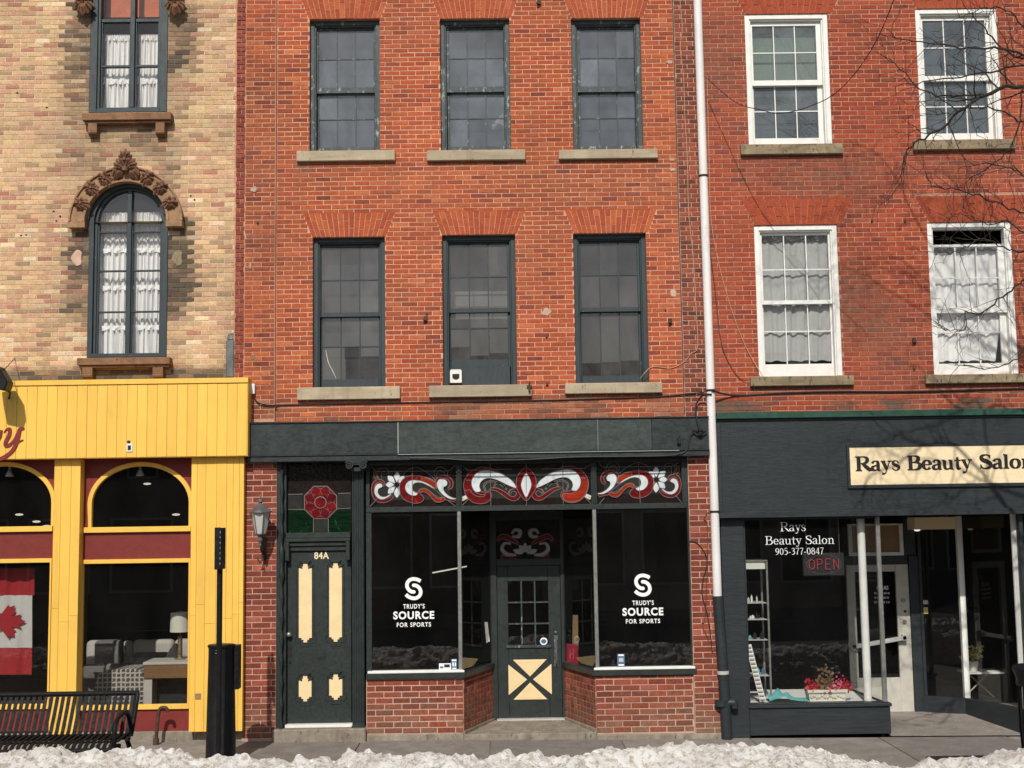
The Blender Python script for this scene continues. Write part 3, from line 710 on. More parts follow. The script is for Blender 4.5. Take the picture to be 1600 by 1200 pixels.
# windows
px1 = [(498, 584), (702, 787), (907, 992)]; 
up1 = [48.5, 93, 137.5]; lo1 = [147, 187, 231]
for i, o in enumerate(ops1):
    d = [0, -1.5, -2][i]
    lab = ['top floor sash window with peeling green frame, left one', 'top floor sash window with a white cloth behind its lower right panes', 'top floor sash window with peeling green frame, next to the dark pilaster'][i]
    sash_window(red, o, px1[i], [v+d for v in up1], [v+d for v in lo1], 'greenwin2', 'glass_old', lab=lab, shade='shade_grey')
px2 = [(502.5, 591.5), (704, 793), (908.5, 997)]
w2 = []
rows = [([387, 438, 488.5], [496, 542, 593], None), ([382.5, 433, 482], [489, 513, 562], 573), ([380, 430, 480.5], [488, 587], None)]
for i, o in enumerate(ops2):
    lab = ['second floor sash window with a cracked lower left pane', 'second floor sash window with a white cat flap in the panel below', 'second floor sash window with three tall lower panes'][i]
    w2.append(sash_window(red, o, px2[i], rows[i][0], rows[i][1], 'greenwin', 'glass_old2', lab=lab, lowpanel=rows[i][2], shade='shade_grey' if i == 0 else None))
for s in sl1+sl2: stone_sill(red, s, 'sill')
# crack in the lower left pane, cloth, cat flap panel
wn1 = w2[0][0]
mb = MB(); y = .176; mb.ribbon([P(509, 547, y), P(513, 566, y), P(519, 578, y), P(525, 591, y)], [.004, .007, .006, .004], y, y+.001); obj('crack', mb, 'gwhite', wn1)
pw = w2[1][0]
X0, X1, Z0, Z1 = Rr(700, 797, 573, 600.5, .12)
mb = MB(); mb.box(X0, X1, .15, .20, w2[1][1][2]+.001, Z1-.002); obj('bottom_panel', mb, 'greenwin', pw)
X0, X1, Z0, Z1 = Rr(703, 721.5, 578.5, 598, .10)
mb = MB(); mb.rings(X0, X1, Z0, Z1, .03, .115, .15, .045, .03); mb.prism([(X0+.005, Z1), (X1-.005, Z1), (X1-.015, Z1+.012), (X0+.015, Z1+.012)], .115, .15); obj('cat_flap_frame', mb, 'white', pw, bevel=.003)
mb = MB(); mb.box(X0+.03, X1-.03, .13, .149, Z0+.03, Z1-.045); obj('cat_flap_surround', mb, 'white', pw)
xc = (X0+X1)/2; mb = MB(); mb.prism([(xc-.045, Z1-.05)]+[(xc-.045*math.cos(R(a)), Z1-.065-.045*math.sin(R(a))) for a in range(0, 181, 20)]+[(xc+.045, Z1-.05)], .122, .129); obj('cat_flap_door', mb, 'blackm', pw)
# pale panels seen through the middle window (lower half of the upper sash)
X0, X1, Z0, Z1 = Rr(702, 796, 458, 486, .5)
mb = MB(); mb.box(X0-.3, X1+.3, .5, .52, Z0-.1, Z1-.02); mb.box(X0-.3, X1+.3, .48, .5, Z1-.02, Z1+.02); obj('ceiling_beam', mb, 'frost', pw)
# white cloth in the top middle window
mb = MB(); y = .30
def pc(px, py, dy=0): x, z = P(px, py, y+dy); return (x, y+dy, z)
c_ = [pc(786, 176), pc(787, 200, -.03), pc(779, 201, .02), pc(770, 203, -.03), pc(768, 196, .02), pc(772, 191, -.02), pc(779, 184, .03)]
ctr = pc(779, 193, -.05)
for a, b in zip(c_, c_[1:]+c_[:1]): mb.quad(a, b, ctr)
lone('white_cloth', mb, 'white', 'crumpled white cloth behind the lower right panes of the top middle window', 'cloth')

# interior of the two upper floors
zfl = [P(740, 640)[1], P(740, 290)[1], ZTOP-.4]
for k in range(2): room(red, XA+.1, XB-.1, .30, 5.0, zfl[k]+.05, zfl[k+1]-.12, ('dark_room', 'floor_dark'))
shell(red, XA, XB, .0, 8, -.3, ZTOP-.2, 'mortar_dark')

# ---- fascia
X0, X1 = P(386.5, 690, -.14)[0], P(1108, 680, -.14)[0]
def fas(y): return P(386.5, y, -.14)
zt0 = P(740, 656, -.14)[1]; zb0 = P(740, 708.5, -.14)[1]; zm0 = P(740, 717.5, -.14)[1]
fa = MB(); fa.box(X0, X1, -.12, .03, zm0, zt0); fa.box(X0, X1, -.155, -.12, zm0, zb0-.004); fa.box(X0, X1, -.17, -.12, zb0-.004, zb0+.012)
fascia = obj('fascia', fa, 'panel', red, bevel=.005)
jx = [386.5, 622, 934, 1018.5, 1108]
for i in range(4):
    a, b = P(jx[i], 680, -.14)[0]+.003, P(jx[i+1], 680, -.14)[0]-.003
    mb = MB(); mb.box(a, b, -.145, -.12, zb0+.014, zt0-.012); obj('fascia_panel', mb, ['panel', 'panel2', 'panel2', 'panel'][i], fascia, bevel=.002)
mb = MB(); mb.box(X0, X1, -.16, .02, zt0-.01, zt0+.004); obj('lead_flashing', mb, 'blackm', fascia)
mb = MB()
for i in (1,): x = P(jx[i], 680, -.14)[0]; mb.box(x-.004, x+.004, -.150, -.1451, zb0+.014, zt0-.012)
x = P(jx[2], 680, -.14)[0]; mb.box(x-.0015, x+.0015, -.148, -.1451, zb0+.014, zt0-.012)
a, b = P(622, 680, -.14)[0], P(1060, 680, -.14)[0]; mb.box(a, b, -.176, -.1701, zb0-.004, zb0+.001)
obj('joint_strip', mb, 'frost', fascia)
# ---- ground-floor piers
def tone_new(x, z): return vary(rnd.choice([(.215, .052, .032), (.25, .060, .036), (.18, .046, .031), (.28, .072, .043)]), .13, .05)
def tone_low(x, z):
    c = tone_new(x, z)
    if rnd.random() < .06: c = tuple(v*1.25+.03 for v in c)
    if z < .6: s = .7*min(1, rnd.random()+max(0, nz(x, z, 3, 5)))*(1-z/.62); c = tuple(a*(1-s)+b*s for a, b in zip(c, (.20, .15, .10)))
    return c
zp0 = .03
xl0, xl1 = P(379, 930, -.05)[0], P(432, 930, -.05)[0]
bricks(red, xl0+.004, xl1-.002, zp0, zm0-.004, .0672, .222, -.05, [], [], tone_low, .0115, single=110)
mb = MB(); mb.box(xl0, xl1-.004, -.0455, .2, zp0-.06, zm0); obj('pier_mortar', mb, 'mortar_grey', red)
xr0, xr1 = P(1080, 920, -.05)[0], P(1127, 920, -.05)[0]
bricks(red, xr0+.002, xr1, .0, zm0-.004, .0672, .222, -.05, [], [], tone_low, .0115, single=90)
mb = MB(); mb.box(xr0+.002, xr1, -.0455, .2, -.06, zm0); obj('pier_mortar', mb, 'mortar_grey', red)
# ---- door case with fluted pilaster
zdt = zm0; xd0, xd1 = P(432.5, 930)[0], P(549, 930)[0]; xpl1 = P(571, 930)[0]
jb = MB(); jb.box(xd0+.001, P(440, 930)[0], -.03, .25, -.02, zdt-.002)
for k in range(9):
    z = 2.05-k*.02
jb.box(P(440, 930)[0], P(446.5, 930)[0], .02, .25, -.02, zdt-.002)
door_case = obj('door_case', jb, 'green', red, bevel=.004)
# carved swell of the left jamb
jm = MB(); xx = P(439, 930)[0]; prof = []
for k in range(60):
    z = .1+k*.052; prof.append((.016+.007*math.sin(k*1.3)+(.010 if 34 < k < 42 else 0), z))
jm.lathe(prof, xx+.012, -.035, 10); obj('carved_jamb', jm, 'green', door_case, smooth=True)
fp = MB(); xa, xb = P(550, 930, -.03)[0], xpl1-.012
fp.box(xa, xb, -.03, .2, -.03, zdt-.10)
for k in range(5):
    x = xa+(xb-xa)*(k+.5)/5; fp.tube([(x, -.032, .20), (x, -.032, zdt-.12)], .011, 8)
fp.box(xa-.008, xb+.008, -.05, -.03, -.03, .16); fp.box(xa-.01, xb+.01, -.062, -.03, zdt-.13, zdt-.10)
obj('fluted_pilaster', fp, 'green', door_case, bevel=.003)
cp = MB(); xm = (xa+xb)/2; zc = zdt-.055
cp.box(xa-.03, xb+.03, -.17, -.03, zdt-.03, zdt+.03)
for s in (-1, 1):
    sp = []
    for k in range(26):
        a = k*.5; r = .052*(1-k/27); sp.append((xm+s*.085+s*r*math.cos(a+.6), zc+.005-r*math.sin(a+.6)*-1))
    cp.ribbon(sp, [.016]*len(sp), -.20, -.12, 2)
cp.box(xm-.06, xm+.06, -.165, -.05, zc+.006, zc+.04); cp.ribbon([(xm-.1, zc-.03), (xm, zc-.045), (xm+.1, zc-.03)], [.03, .045, .03], -.15, -.05)
obj('scroll_capital', cp, 'green', door_case, bevel=.002)
# door
yd = .10
def W(px, py, y=yd): return P(px, py, y)
xk0, xk1 = W(447, 990)[0], W(549, 990)[0]; zd1 = W(498, 861)[1]; zd0 = W(498, 1131)[1]
ds = MB(); ds.box(xk0, xk1, yd, yd+.05, zd0, zd1)
door = obj('front_door', ds, 'green', red, bevel=.004, label='tall dark green door with four cream panels numbered 84A')
def cream_panel(x0, x1, y0, y1, yn0, yn1):
    xm_ = (x0+x1)/2; mb = MB()
    pts = [W(x0, y0), W(xm_-6, y0), W(xm_-6, y0-2.5), W(xm_-3.5, y0-2.5), W(xm_-3.5, yn0), W(xm_+3.5, yn0), W(xm_+3.5, y0-2.5), W(xm_+6, y0-2.5), W(xm_+6, y0), W(x1, y0),
           W(x1, y1), W(xm_+6, y1), W(xm_+6, y1+3), W(xm_+3, y1+3), W(xm_+3, yn1), W(xm_-3, yn1), W(xm_-3, y1+3), W(xm_-6, y1+3), W(xm_-6, y1), W(x0, y1)]
    mb.prism(pts, yd-.012, yd+.002); obj('cream_panel', mb, 'cream', door, bevel=.003)
    mo = MB()
    for s in (-1, 1):
        xs = xm_+s*(x1-x0)/2
        q = [(xm_+s*8, y0-8), (xs+s*3, y0-4), (xs+s*3.5, y0+6), (xs+s*3.5, y1-3), (xs+s*6, y1+1), (xs+s*5, y1+7), (xm_+s*8, y1+7), (xm_+s*8, y1+13), (xm_, y1+13)]
        p_ = [W(*v) for v in q]; mo.ribbon(p_, [.007]*len(p_), yd-.008, yd, 1, False)
        mo.prism([W(xm_+s*4.5, y0-2), W(xm_+s*13, y0-6), W(xm_+s*10, y0-1), W(xm_+s*4.5, y0+1)][::s], yd-.016, yd)
    mo.prism([W(xm_-9, yn0-5), W(xm_+9, yn0-5), W(xm_+5, yn0-.8), W(xm_-5, yn0-.8)], yd-.022, yd)
    obj('panel_moulding', mo, 'green', door, bevel=.0015)
cream_panel(467, 487.5, 888, 997, 881, 1004); cream_panel(514.5, 534.5, 887, 996, 880, 1003)
cream_panel(467, 487, 1063.5, 1089, 1056, 1096); cream_panel(514.5, 535, 1061, 1087, 1053.5, 1093.5)
mb = MB(); X0, X1, Z0, Z1 = Rr(493, 509, 1025.5, 1030.5, yd); mb.prism([(X0, Z1), (X1, Z1), (X1-.02, Z0), (X0+.02, Z0)], yd-.004, yd+.001); obj('letter_slot', mb, 'blackm', door)
mb = MB(); x, z = W(452.5, 991); mb.tube([(x, yd+.01, z), (x, yd-.04, z)], .012, 8); mb.ball((x, yd-.055, z), .030, 12, (1, .8, 1)); obj('door_knob', mb, 'alu', door, smooth=True)
mb = MB(); X0, X1, Z0, Z1 = Rr(450.5, 455.5, 1008, 1026, yd); mb.box(X0, X1, yd-.006, yd, Z0, Z1); mb.tube([((X0+X1)/2, yd-.012, Z0-.06), ((X0+X1)/2, yd, Z0-.06)], .018, 10); obj('keyhole_plate', mb, 'blackm', door)
mb = MB(); text_into(mb, '84A', *Rr(491, 514, 862.5, 873.5, yd), yd-.004, .02, 1.05); obj('house_number', mb, 'signcream', door)
mb = MB(); X0, X1, Z0, Z1 = Rr(446, 551, 1131.5, 1136, .03); mb.box(X0, X1, .0, .16, Z0, Z1); obj('threshold', mb, 'white', door_case)
mb = MB(); mb.box(xd0-.03, xpl1+.01, -.12, .25, -.06, Z0-.003); obj('door_step', mb, 'stone', red, bevel=.012)
# overdoor moulding
mb = MB(); X0, X1 = W(446.6, 840)[0], xk1; za, zb, zc2, zd_ = W(498, 861)[1], W(498, 853)[1], W(498, 846)[1], W(498, 832)[1]
mb.box(X0, X1, .045, .2, zb, zc2); mb.box(X0, X1, .07, .2, za+.002, zb); mb.box(X0-.0, X1, .015, .2, zc2, zc2+.04); mb.box(X0, X1, .02, .2, zc2+.04, zd_)
for s, x in ((-1, X0+.03), (1, X1-.03)): mb.box(x-.025, x+.025, .0, .09, za-.11, zc2)
obj('transom_bar', mb, 'green', door_case, bevel=.006)
mb = MB(); mb.box(X0-.1, X1+.1, .0, .2, W(498, 722)[1], zdt-.004); obj('head_rail', mb, 'green', door_case)

# ---- stained glass
def panel_frame(root, name, xl, xr, yt, yb, Y, mat, label=None):
    X0, X1, Z0, Z1 = Rr(xl, xr, yt, yb, Y); mb = MB(); mb.box(X0, X1, Y, Y+.006, Z0, Z1)
    return obj(name, mb, mat, root, label=label)
LV = .0022
def piece(par, pts, Y, lvl, mat, lead=.006, name='glass_piece', n=5, closed=True):
    """closed outline (px) of one glass piece with a lead rim"""
    q = [P(a, b, Y) for a, b in pts]; c = cr(q, n, True)
    cx = sum(p[0] for p in c)/len(c); cz = sum(p[1] for p in c)/len(c)
    mb = MB(); mb.prism(c, Y-LV*lvl-.0018, Y-LV*lvl); obj(name, mb, mat, par)
    m2 = MB(); d = c+c[:2]; m2.ribbon(d, [lead]*len(d), Y-LV*lvl-.0028, Y-LV*lvl-.0002, 1, False); obj('lead_came', m2, 'lead', par)
    return c
def rib(par, pts, wpx, Y, lvl, mat, lead=True, name='glass_piece', lw=.0075):
    q = [P(a, b, Y) for a, b in pts]; wd = [v/130 for v in wpx]
    if lead:
        mb = MB(); mb.ribbon(q, [v+lw*2 for v in wd], Y-LV*lvl-.001, Y-LV*lvl+.001); obj('lead_came', mb, 'lead', par)
    mb = MB(); mb.ribbon(q, wd, Y-LV*lvl-.0025, Y-LV*lvl); obj(name, mb, mat, par)
def petal(par, cx, cy, ang, r0, r1, wd, Y, lvl, mat):
    ca, sa = math.cos(ang), math.sin(ang); sh = [(0, 0), (.25, .30), (.55, .5), (.82, .30), (1, 0), (.82, -.30), (.55, -.5), (.25, -.30)]
    pts = [(cx+ca*(r0+(r1-r0)*u)-sa*wd*v, cy-(sa*(r0+(r1-r0)*u)+ca*wd*v)) for u, v in sh]
    pl = [(cx+ca*(r0+(r1-r0)*u)*1.0-sa*(wd+1.6)*v, cy-(sa*(r0+(r1-r0)*u)+ca*(wd+1.6)*v)) for u, v in sh]
    q = [P(a, b, Y) for a, b in pl]; mb = MB(); mb.prism(cr(q, 3, True), Y-LV*lvl-.001, Y-LV*lvl+.001); obj('lead_came', mb, 'lead', par)
    q = [P(a, b, Y) for a, b in pts]; mb = MB(); mb.prism(cr(q, 3, True), Y-LV*lvl-.0025, Y-LV*lvl); obj('glass_piece', mb, mat, par)
def side_scroll(par, ox, oy, s, Y, fx_=1.0):
    """daisy and scrolls traced as glass outlines; coordinates in tenths of a survey pixel from the flower centre"""
    def T(l): return [(ox+s*(a-500)/10*fx_, oy+(b-468)/10) for a, b in l]
    pc_ = lambda l, lvl, m, **k: piece(par, T(l), Y, lvl, m, n=3, **k)
    pc_([(130, 252), (700, 246), (1320, 240), (1325, 690), (700, 695), (130, 695)], 0, 'gdark') if False else None
    a_, b_ = T([(130, 250), (1325, 695)]); X0, Z1 = P(*a_, Y); X1, Z0 = P(*b_, Y); mb = MB(); mb.box(min(X0, X1), max(X0, X1), Y-.0016, Y-.0002, Z0, Z1); obj('glass_piece', mb, 'gdark', par)
    pc_([(240, 400), (205, 320), (225, 240), (290, 208), (355, 235), (378, 300), (345, 270), (295, 250), (255, 290), (262, 350)], 1, 'gplum')
    pc_([(615, 330), (640, 262), (720, 212), (820, 203), (930, 255), (1040, 330), (1100, 400), (960, 350), (780, 330)], 1, 'gplum')
    pc_([(1120, 360), (1080, 285), (1110, 220), (1180, 188), (1255, 220), (1292, 290), (1270, 345), (1240, 280), (1180, 245), (1125, 285)], 1, 'gplum')
    rib(par, T([(155, 250), (160, 320), (200, 392)]), [2.2, 3, 1.5], Y, 2, 'gred')
    rib(par, T([(310, 490), (285, 425), (220, 405), (155, 440), (128, 520), (138, 620), (195, 700), (290, 722), (390, 690), (440, 630)]), [1.5, 2.5, 3, 3.5, 3.5, 3.5, 4, 4, 3.5, 2], Y, 2, 'gred')
    rib(par, T([(1112, 540), (1105, 470), (1125, 395), (1180, 350), (1250, 348), (1325, 380), (1355, 440), (1345, 500), (1300, 530)]), [2, 2.5, 2.5, 3, 3.5, 4, 4, 3.5, 1.5], Y, 2, 'gred')
    for (tx_, ty_) in ((505, 265), (360, 330), (330, 465), (365, 602), (503, 668), (615, 335), (620, 600), (670, 465)):
        dx, dy = tx_-500, ty_-468; petal(par, ox, oy, math.atan2(-dy, s*dx), 4.6, math.hypot(dx, dy)/10, 8.6, Y, 2, 'gwhite')
    c = [(ox+4.4*math.cos(R(a)), oy+4.4*math.sin(R(a))) for a in range(0, 360, 45)]; piece(par, c, Y, 4, 'gplum', name='glass_jewel', n=2)
    pc_([(1105, 545), (1118, 470), (1105, 425), (1000, 372), (900, 337), (780, 322), (660, 340), (580, 400), (545, 480), (550, 580), (590, 670), (670, 730), (780, 757), (870, 745), (920, 700), (915, 655), (880, 615), (840, 590), (760, 560), (740, 500), (850, 445), (1000, 485)], 5, 'gred')
    pc_([(905, 345), (1000, 376), (1100, 428), (1112, 470), (1095, 525), (1000, 470), (890, 420)], 5.5, 'gorange')
    pc_([(745, 505), (765, 455), (820, 435), (920, 445), (1040, 510), (1150, 590), (1215, 655), (1150, 660), (1060, 600), (980, 540), (910, 520), (860, 540), (830, 580), (790, 580), (755, 555)], 7, 'gdark')
    pc_([(855, 600), (860, 542), (910, 522), (980, 542), (1040, 592), (1100, 650), (1160, 682), (1225, 660), (1255, 695), (1200, 735), (1130, 742), (1080, 715), (1030, 655), (980, 605), (930, 580), (890, 585)], 8, 'gorange')
    rib(par, T([(1225, 680), (1300, 690), (1420, 725)]), [3, 3, 2], Y, 6, 'gred')
    pc_([(1105, 540), (1030, 478), (930, 425), (820, 398), (720, 400), (655, 440), (632, 510), (650, 570), (700, 620), (770, 640), (815, 625), (825, 600), (790, 588), (755, 558), (745, 505), (765, 455), (820, 432), (900, 440), (1000, 485)], 9, 'gwhite')
    pc_([(1210, 380), (1160, 387), (1128, 440), (1135, 500), (1170, 570), (1230, 632), (1310, 680), (1370, 696), (1425, 692), (1425, 680), (1370, 668), (1300, 630), (1250, 580), (1230, 535), (1240, 500), (1280, 480), (1290, 430), (1260, 392)], 9, 'gwhite')
    pc_([(230, 445), (180, 470), (152, 530), (150, 590), (180, 650), (230, 690), (290, 697), (360, 665), (410, 622), (400, 610), (340, 648), (280, 655), (230, 630), (205, 580), (215, 535), (250, 512), (275, 500), (270, 465)], 5, 'gwhite')
YS = .05
zr_top = zdt
mb = MB()
Xs = [P(572, 930)[0], P(577.5, 760)[0], P(712.5, 760)[0], P(721.5, 760)[0], P(923.5, 758)[0], P(932.5, 758)[0], P(1065.5, 755)[0], xr0+.001]
zA = P(820, 724)[1]; zB = P(820, 789)[1]; zC = P(820, 797.5)[1]
for a, b in ((0, 1), (2, 3), (4, 5), (6, 7)): mb.box(Xs[a], Xs[b], .0, .12, zB, zA)
mb.box(Xs[0], Xs[7], -.01, .12, zC, zB); mb.box(Xs[0], Xs[7], -.005, .12, zA, zr_top-.002)
for a in (2, 4): mb.tube([((Xs[a]+Xs[a+1])/2, -.004, zB), ((Xs[a]+Xs[a+1])/2, -.004, zA)], .018, 8)
tf = obj('transom_frame', mb, 'green', red, bevel=.004)
def leadlines(par, lines, Y=YS, w_=.006, lvl=13):
    for ln in lines: mb = MB(); q = [P(a, b, Y) for a, b in ln]; mb.ribbon(q, [w_]*len(q), Y-LV*lvl-.002, Y-LV*lvl+.001, 4, len(q) > 2); obj('lead_came', mb, 'lead', par)
def sg_panel(xl, xr, lab):
    X0, X1 = xl, xr; b = MB(); b.box(X0, X1, YS, YS+.006, zB, zA); return obj('stained_glass_panel', b, 'gplum', red, label=lab)
p1_ = sg_panel(Xs[1], Xs[2], 'left stained glass panel with white daisy and red scrolls')
p2_ = sg_panel(Xs[3], Xs[4], 'wide middle stained glass panel with paired white scrolls and red tulip')
p3_ = sg_panel(Xs[5], Xs[6], 'right stained glass panel with white daisy and red scrolls')
side_scroll(p1_, 620, 757.5, 1, YS)
side_scroll(p3_, 1025.3, 749.5, -1, YS, .985)
leadlines(p1_, [[(644.5, 727), (644.5, 791)], [(578, 792), (590, 779)], [(580, 728), (588, 737)], [(712, 727), (702, 736)], [(712, 791), (700, 782)], [(588, 737), (702, 736)]])
leadlines(p3_, [[(997, 721), (1000, 787)], [(1065, 786), (1055, 774)], [(934, 722), (941, 730)], [(1063, 720), (1052, 729)], [(934, 790), (944, 778)], [(941, 730), (1052, 729)]])
def mid_scroll(par, s):
    def T(l): return [(822+s*((a-778)/7.273), 710+b/7.273-.012*s*(a-778)/7.273) for a, b in l]
    pc_ = lambda l, lvl, m: piece(par, T(l), YS, lvl, m, n=3)
    pc_([(262, 405), (248, 350), (265, 303), (310, 270), (370, 266), (460, 288), (560, 338), (660, 385), (640, 400), (590, 400), (560, 450), (450, 385), (385, 375), (330, 425), (290, 425)], 1, 'gdark')
    rib(par, T([(320, 415), (300, 350), (350, 305), (420, 305), (500, 340), (560, 400)]), [.5, 1, 1, 1, 1, .5], YS, 2, 'gplum')
    rib(par, T([(410, 375), (440, 325), (510, 335), (540, 385)]), [.5, 1, 1, .5], YS, 2, 'gplum')
    rib(par, T([(380, 385), (450, 397), (530, 445), (590, 488), (640, 503), (680, 478), (688, 430), (650, 402), (608, 415), (594, 452)]), [2, 4, 5, 5, 5.5, 6, 5, 3, 2.5, 1], YS, 3, 'gred')
    pc_([(660, 335), (560, 252), (460, 192), (370, 150), (270, 138), (180, 170), (110, 230), (72, 310), (75, 400), (110, 480), (170, 535), (250, 556), (330, 542), (382, 490), (375, 425), (335, 425), (290, 420), (262, 405), (230, 300), (330, 215), (450, 240), (600, 320)], 4, 'gred')
    if s > 0: pc_([(75, 300), (158, 290), (165, 365), (200, 420), (270, 452), (320, 445), (290, 475), (220, 468), (165, 435), (140, 395), (78, 400)], 5, 'gred')
    else: pc_([(78, 290), (158, 275), (162, 365), (200, 420), (270, 452), (340, 445), (370, 470), (330, 530), (250, 548), (170, 525), (112, 470), (80, 400)], 5, 'gorange')
    if s > 0: pc_([(300, 145), (400, 160), (470, 195), (420, 200), (330, 175)], 5, 'gorange')
    pc_([(668, 378), (625, 305), (540, 242), (460, 205), (370, 180), (270, 180), (200, 220), (160, 290), (165, 360), (200, 415), (240, 420), (264, 405), (248, 360), (262, 310), (310, 272), (370, 267), (450, 287), (540, 332), (620, 368)], 7, 'gwhite')
    rib(par, T([(105, 465), (40, 492)]), [3, 3], YS, 3, 'gwhite'); rib(par, T([(112, 482), (48, 515)]), [2, 2], YS, 3, 'cream')
a_, b_ = P(729, 733, YS), P(913, 777, YS); mb = MB(); mb.box(a_[0], b_[0], YS-.0016, YS-.0002, b_[1], a_[1]); obj('glass_piece', mb, 'gdark', p2_)
for s in (1, -1): mid_scroll(p2_, s)
T2_ = lambda l: [(822+(a-778)/7.273, 710+b/7.273) for a, b in l]
piece(p2_, T2_([(778, 150), (720, 190), (680, 250), (665, 320), (675, 390), (712, 460), (780, 530), (848, 457), (885, 390), (893, 320), (880, 250), (835, 187)]), YS, 9, 'gred', n=3)
piece(p2_, T2_([(778, 215), (742, 270), (720, 340), (736, 410), (778, 490), (820, 410), (838, 340), (818, 270)]), YS, 11, 'gwhite', n=3)
leadlines(p2_, [[(766, 725), (767, 790)], [(822, 724), (822.5, 738)], [(822.5, 776), (822.5, 789)], [(879, 723), (880, 788)], [(722, 790), (733, 779)], [(923, 787), (913, 776)], [(722, 727), (731, 735)], [(923, 725), (914, 732)],
                [(731, 735), (800, 733)], [(845, 733), (914, 732)], [(822, 744), (822.3, 770)]])
# panel over the numbered door
Y = .10
X0, X1, Z0, Z1 = Rr(447, 549, 722, 832, Y); b = MB(); b.box(X0, X1, Y, Y+.006, Z0, Z1)
dp = obj('stained_glass_panel', b, 'gplum', red, label='door transom with a round red rose over green glass')
for (xl, xr, yt, yb, m) in ((450, 473, 773, 795, 'gdark'), (528, 548, 772, 793, 'gdark'), (451, 489, 797, 832, 'ggreen'), (514, 548, 797, 832, 'ggreen'), (491.5, 511.5, 811, 831, 'gdark')):
    a, b_, c, d = Rr(xl, xr, yt, yb, Y); mb = MB(); mb.box(a, b_, Y-.004, Y-.001, c, d); obj('glass_piece', mb, m, dp)
oc = [(501+28*math.cos(R(22.5+a)), 785+28*math.sin(R(22.5+a))) for a in range(0, 360, 45)]
mb = MB(); mb.prism([P(a, b_, Y) for a, b_ in oc], Y-.007, Y-.0045); obj('lead_came', mb, 'lead', dp)
oc = [(501+26.6*math.cos(R(22.5+a)), 785+26.6*math.sin(R(22.5+a))) for a in range(0, 360, 45)]
mb = MB(); mb.prism([P(a, b_, Y) for a, b_ in oc], Y-.009, Y-.0072); obj('glass_piece', mb, 'gred', dp)
for i in range(8): petal(dp, 501, 785, R(22.5+45*i), 10, 26, 14.5, Y-.006, 3, 'gred' if i % 3 else 'gredd')
c8 = [(501+9.8*math.cos(R(a)), 785+9.8*math.sin(R(a))) for a in range(0, 360, 30)]; mb = MB(); mb.prism([P(a, b_, Y) for a, b_ in c8], Y-.020, Y-.016); obj('lead_came', mb, 'lead', dp)
c8 = [(501+8.4*math.cos(R(a)), 785+8.4*math.sin(R(a))) for a in range(0, 360, 30)]; mb = MB(); mb.prism([P(a, b_, Y) for a, b_ in c8], Y-.023, Y-.0201); obj('glass_jewel', mb, 'gred', dp)
leadlines(dp, [[(450, 772.5), (474, 772)], [(528, 771), (548, 770.5)], [(450, 796), (476, 796)], [(526, 795), (548, 794)], [(490, 811), (490, 832)], [(513, 811), (513, 832)]], Y, .008, 3)

# ---- shop windows, recess
YR = .92
def V(px, py, y=0.0): return P(px, py, y)
zg0 = V(650, 1047)[1]; zg1 = zC-.002
xw0, xw1 = V(581, 925)[0], V(715.5, 925)[0]; xq0, xq1 = V(934, 925)[0], V(1077, 925)[0]
xdl, xdr = V(770, 1000, YR)[0], V(880, 1000, YR)[0]
fr = MB(); fr.box(Xs[0], xw0, -.004, .08, zg0-.02, zC-.002)
sw1 = obj('shop_window', fr, 'green', red, bevel=.004)
fr = MB(); fr.box(xq1, xr0+.001, -.004, .08, zg0-.02, zC-.002); obj('window_jamb', fr, 'green', sw1, bevel=.004)
for (a, b, lab) in ((xw0, xw1, 'left shop window pane with white S lettering'), (xq0, xq1, 'right shop window pane with white S lettering')):
    g = MB(); g.quad((a, .02, zg0), (b, .02, zg0), (b, .02, zg1), (a, .02, zg1)); obj('pane', g, 'glass_shop', sw1, label=lab)
for a in (xw1, xq0-.045): ps = MB(); ps.box(a, a+.045, -.01, .04, zg0, zg1); obj('corner_post', ps, 'alu', sw1, bevel=.004)
g = MB(); g.vq((xw1+.045, .02), (xdl, YR), zg0, zg1); obj('pane', g, 'glass_shop', sw1)
g = MB(); g.vq((xq0-.045, .02), (xdr, YR), zg0, zg1); obj('pane', g, 'glass_shop', sw1)
# sills
def sill_poly(pl, z0, z1, name, m):
    mb = MB(); n = len(pl); mb.v += [(x, y, z0) for x, y in pl]+[(x, y, z1) for x, y in pl]
    mb.face(list(reversed(range(n)))); mb.face([n+i for i in range(n)])
    for i in range(n): mb.face((i, (i+1) % n, n+(i+1) % n, n+i))
    return obj(name, mb, m, sw1, bevel=.004)
zs1 = zg0-.001; zs0 = V(650, 1060)[1]
sill_poly([(Xs[0], -.055), (xw1+.075, -.055), (xdl+.03, YR), (xdl-.08, YR), (xw1-.02, .09), (Xs[0], .09)], zs0, zs1-.028, 'sill_board', 'green')
sill_poly([(Xs[0]+.02, -.062), (xw1+.07, -.062), (xw1+.03, .05), (Xs[0]+.02, .05)], zs1-.028, zs1, 'sill_cap', 'white')
sill_poly([(xq0-.075, -.055), (xr0+.04, -.055), (xr0+.04, .09), (xq0+.02, .09), (xdr+.08, YR), (xdr-.03, YR)], zs0, zs1-.028, 'sill_board', 'green')
sill_poly([(xq0-.07, -.062), (xr0+.02, -.062), (xr0+.02, .05), (xq0-.03, .05)], zs1-.028, zs1, 'sill_cap', 'white')
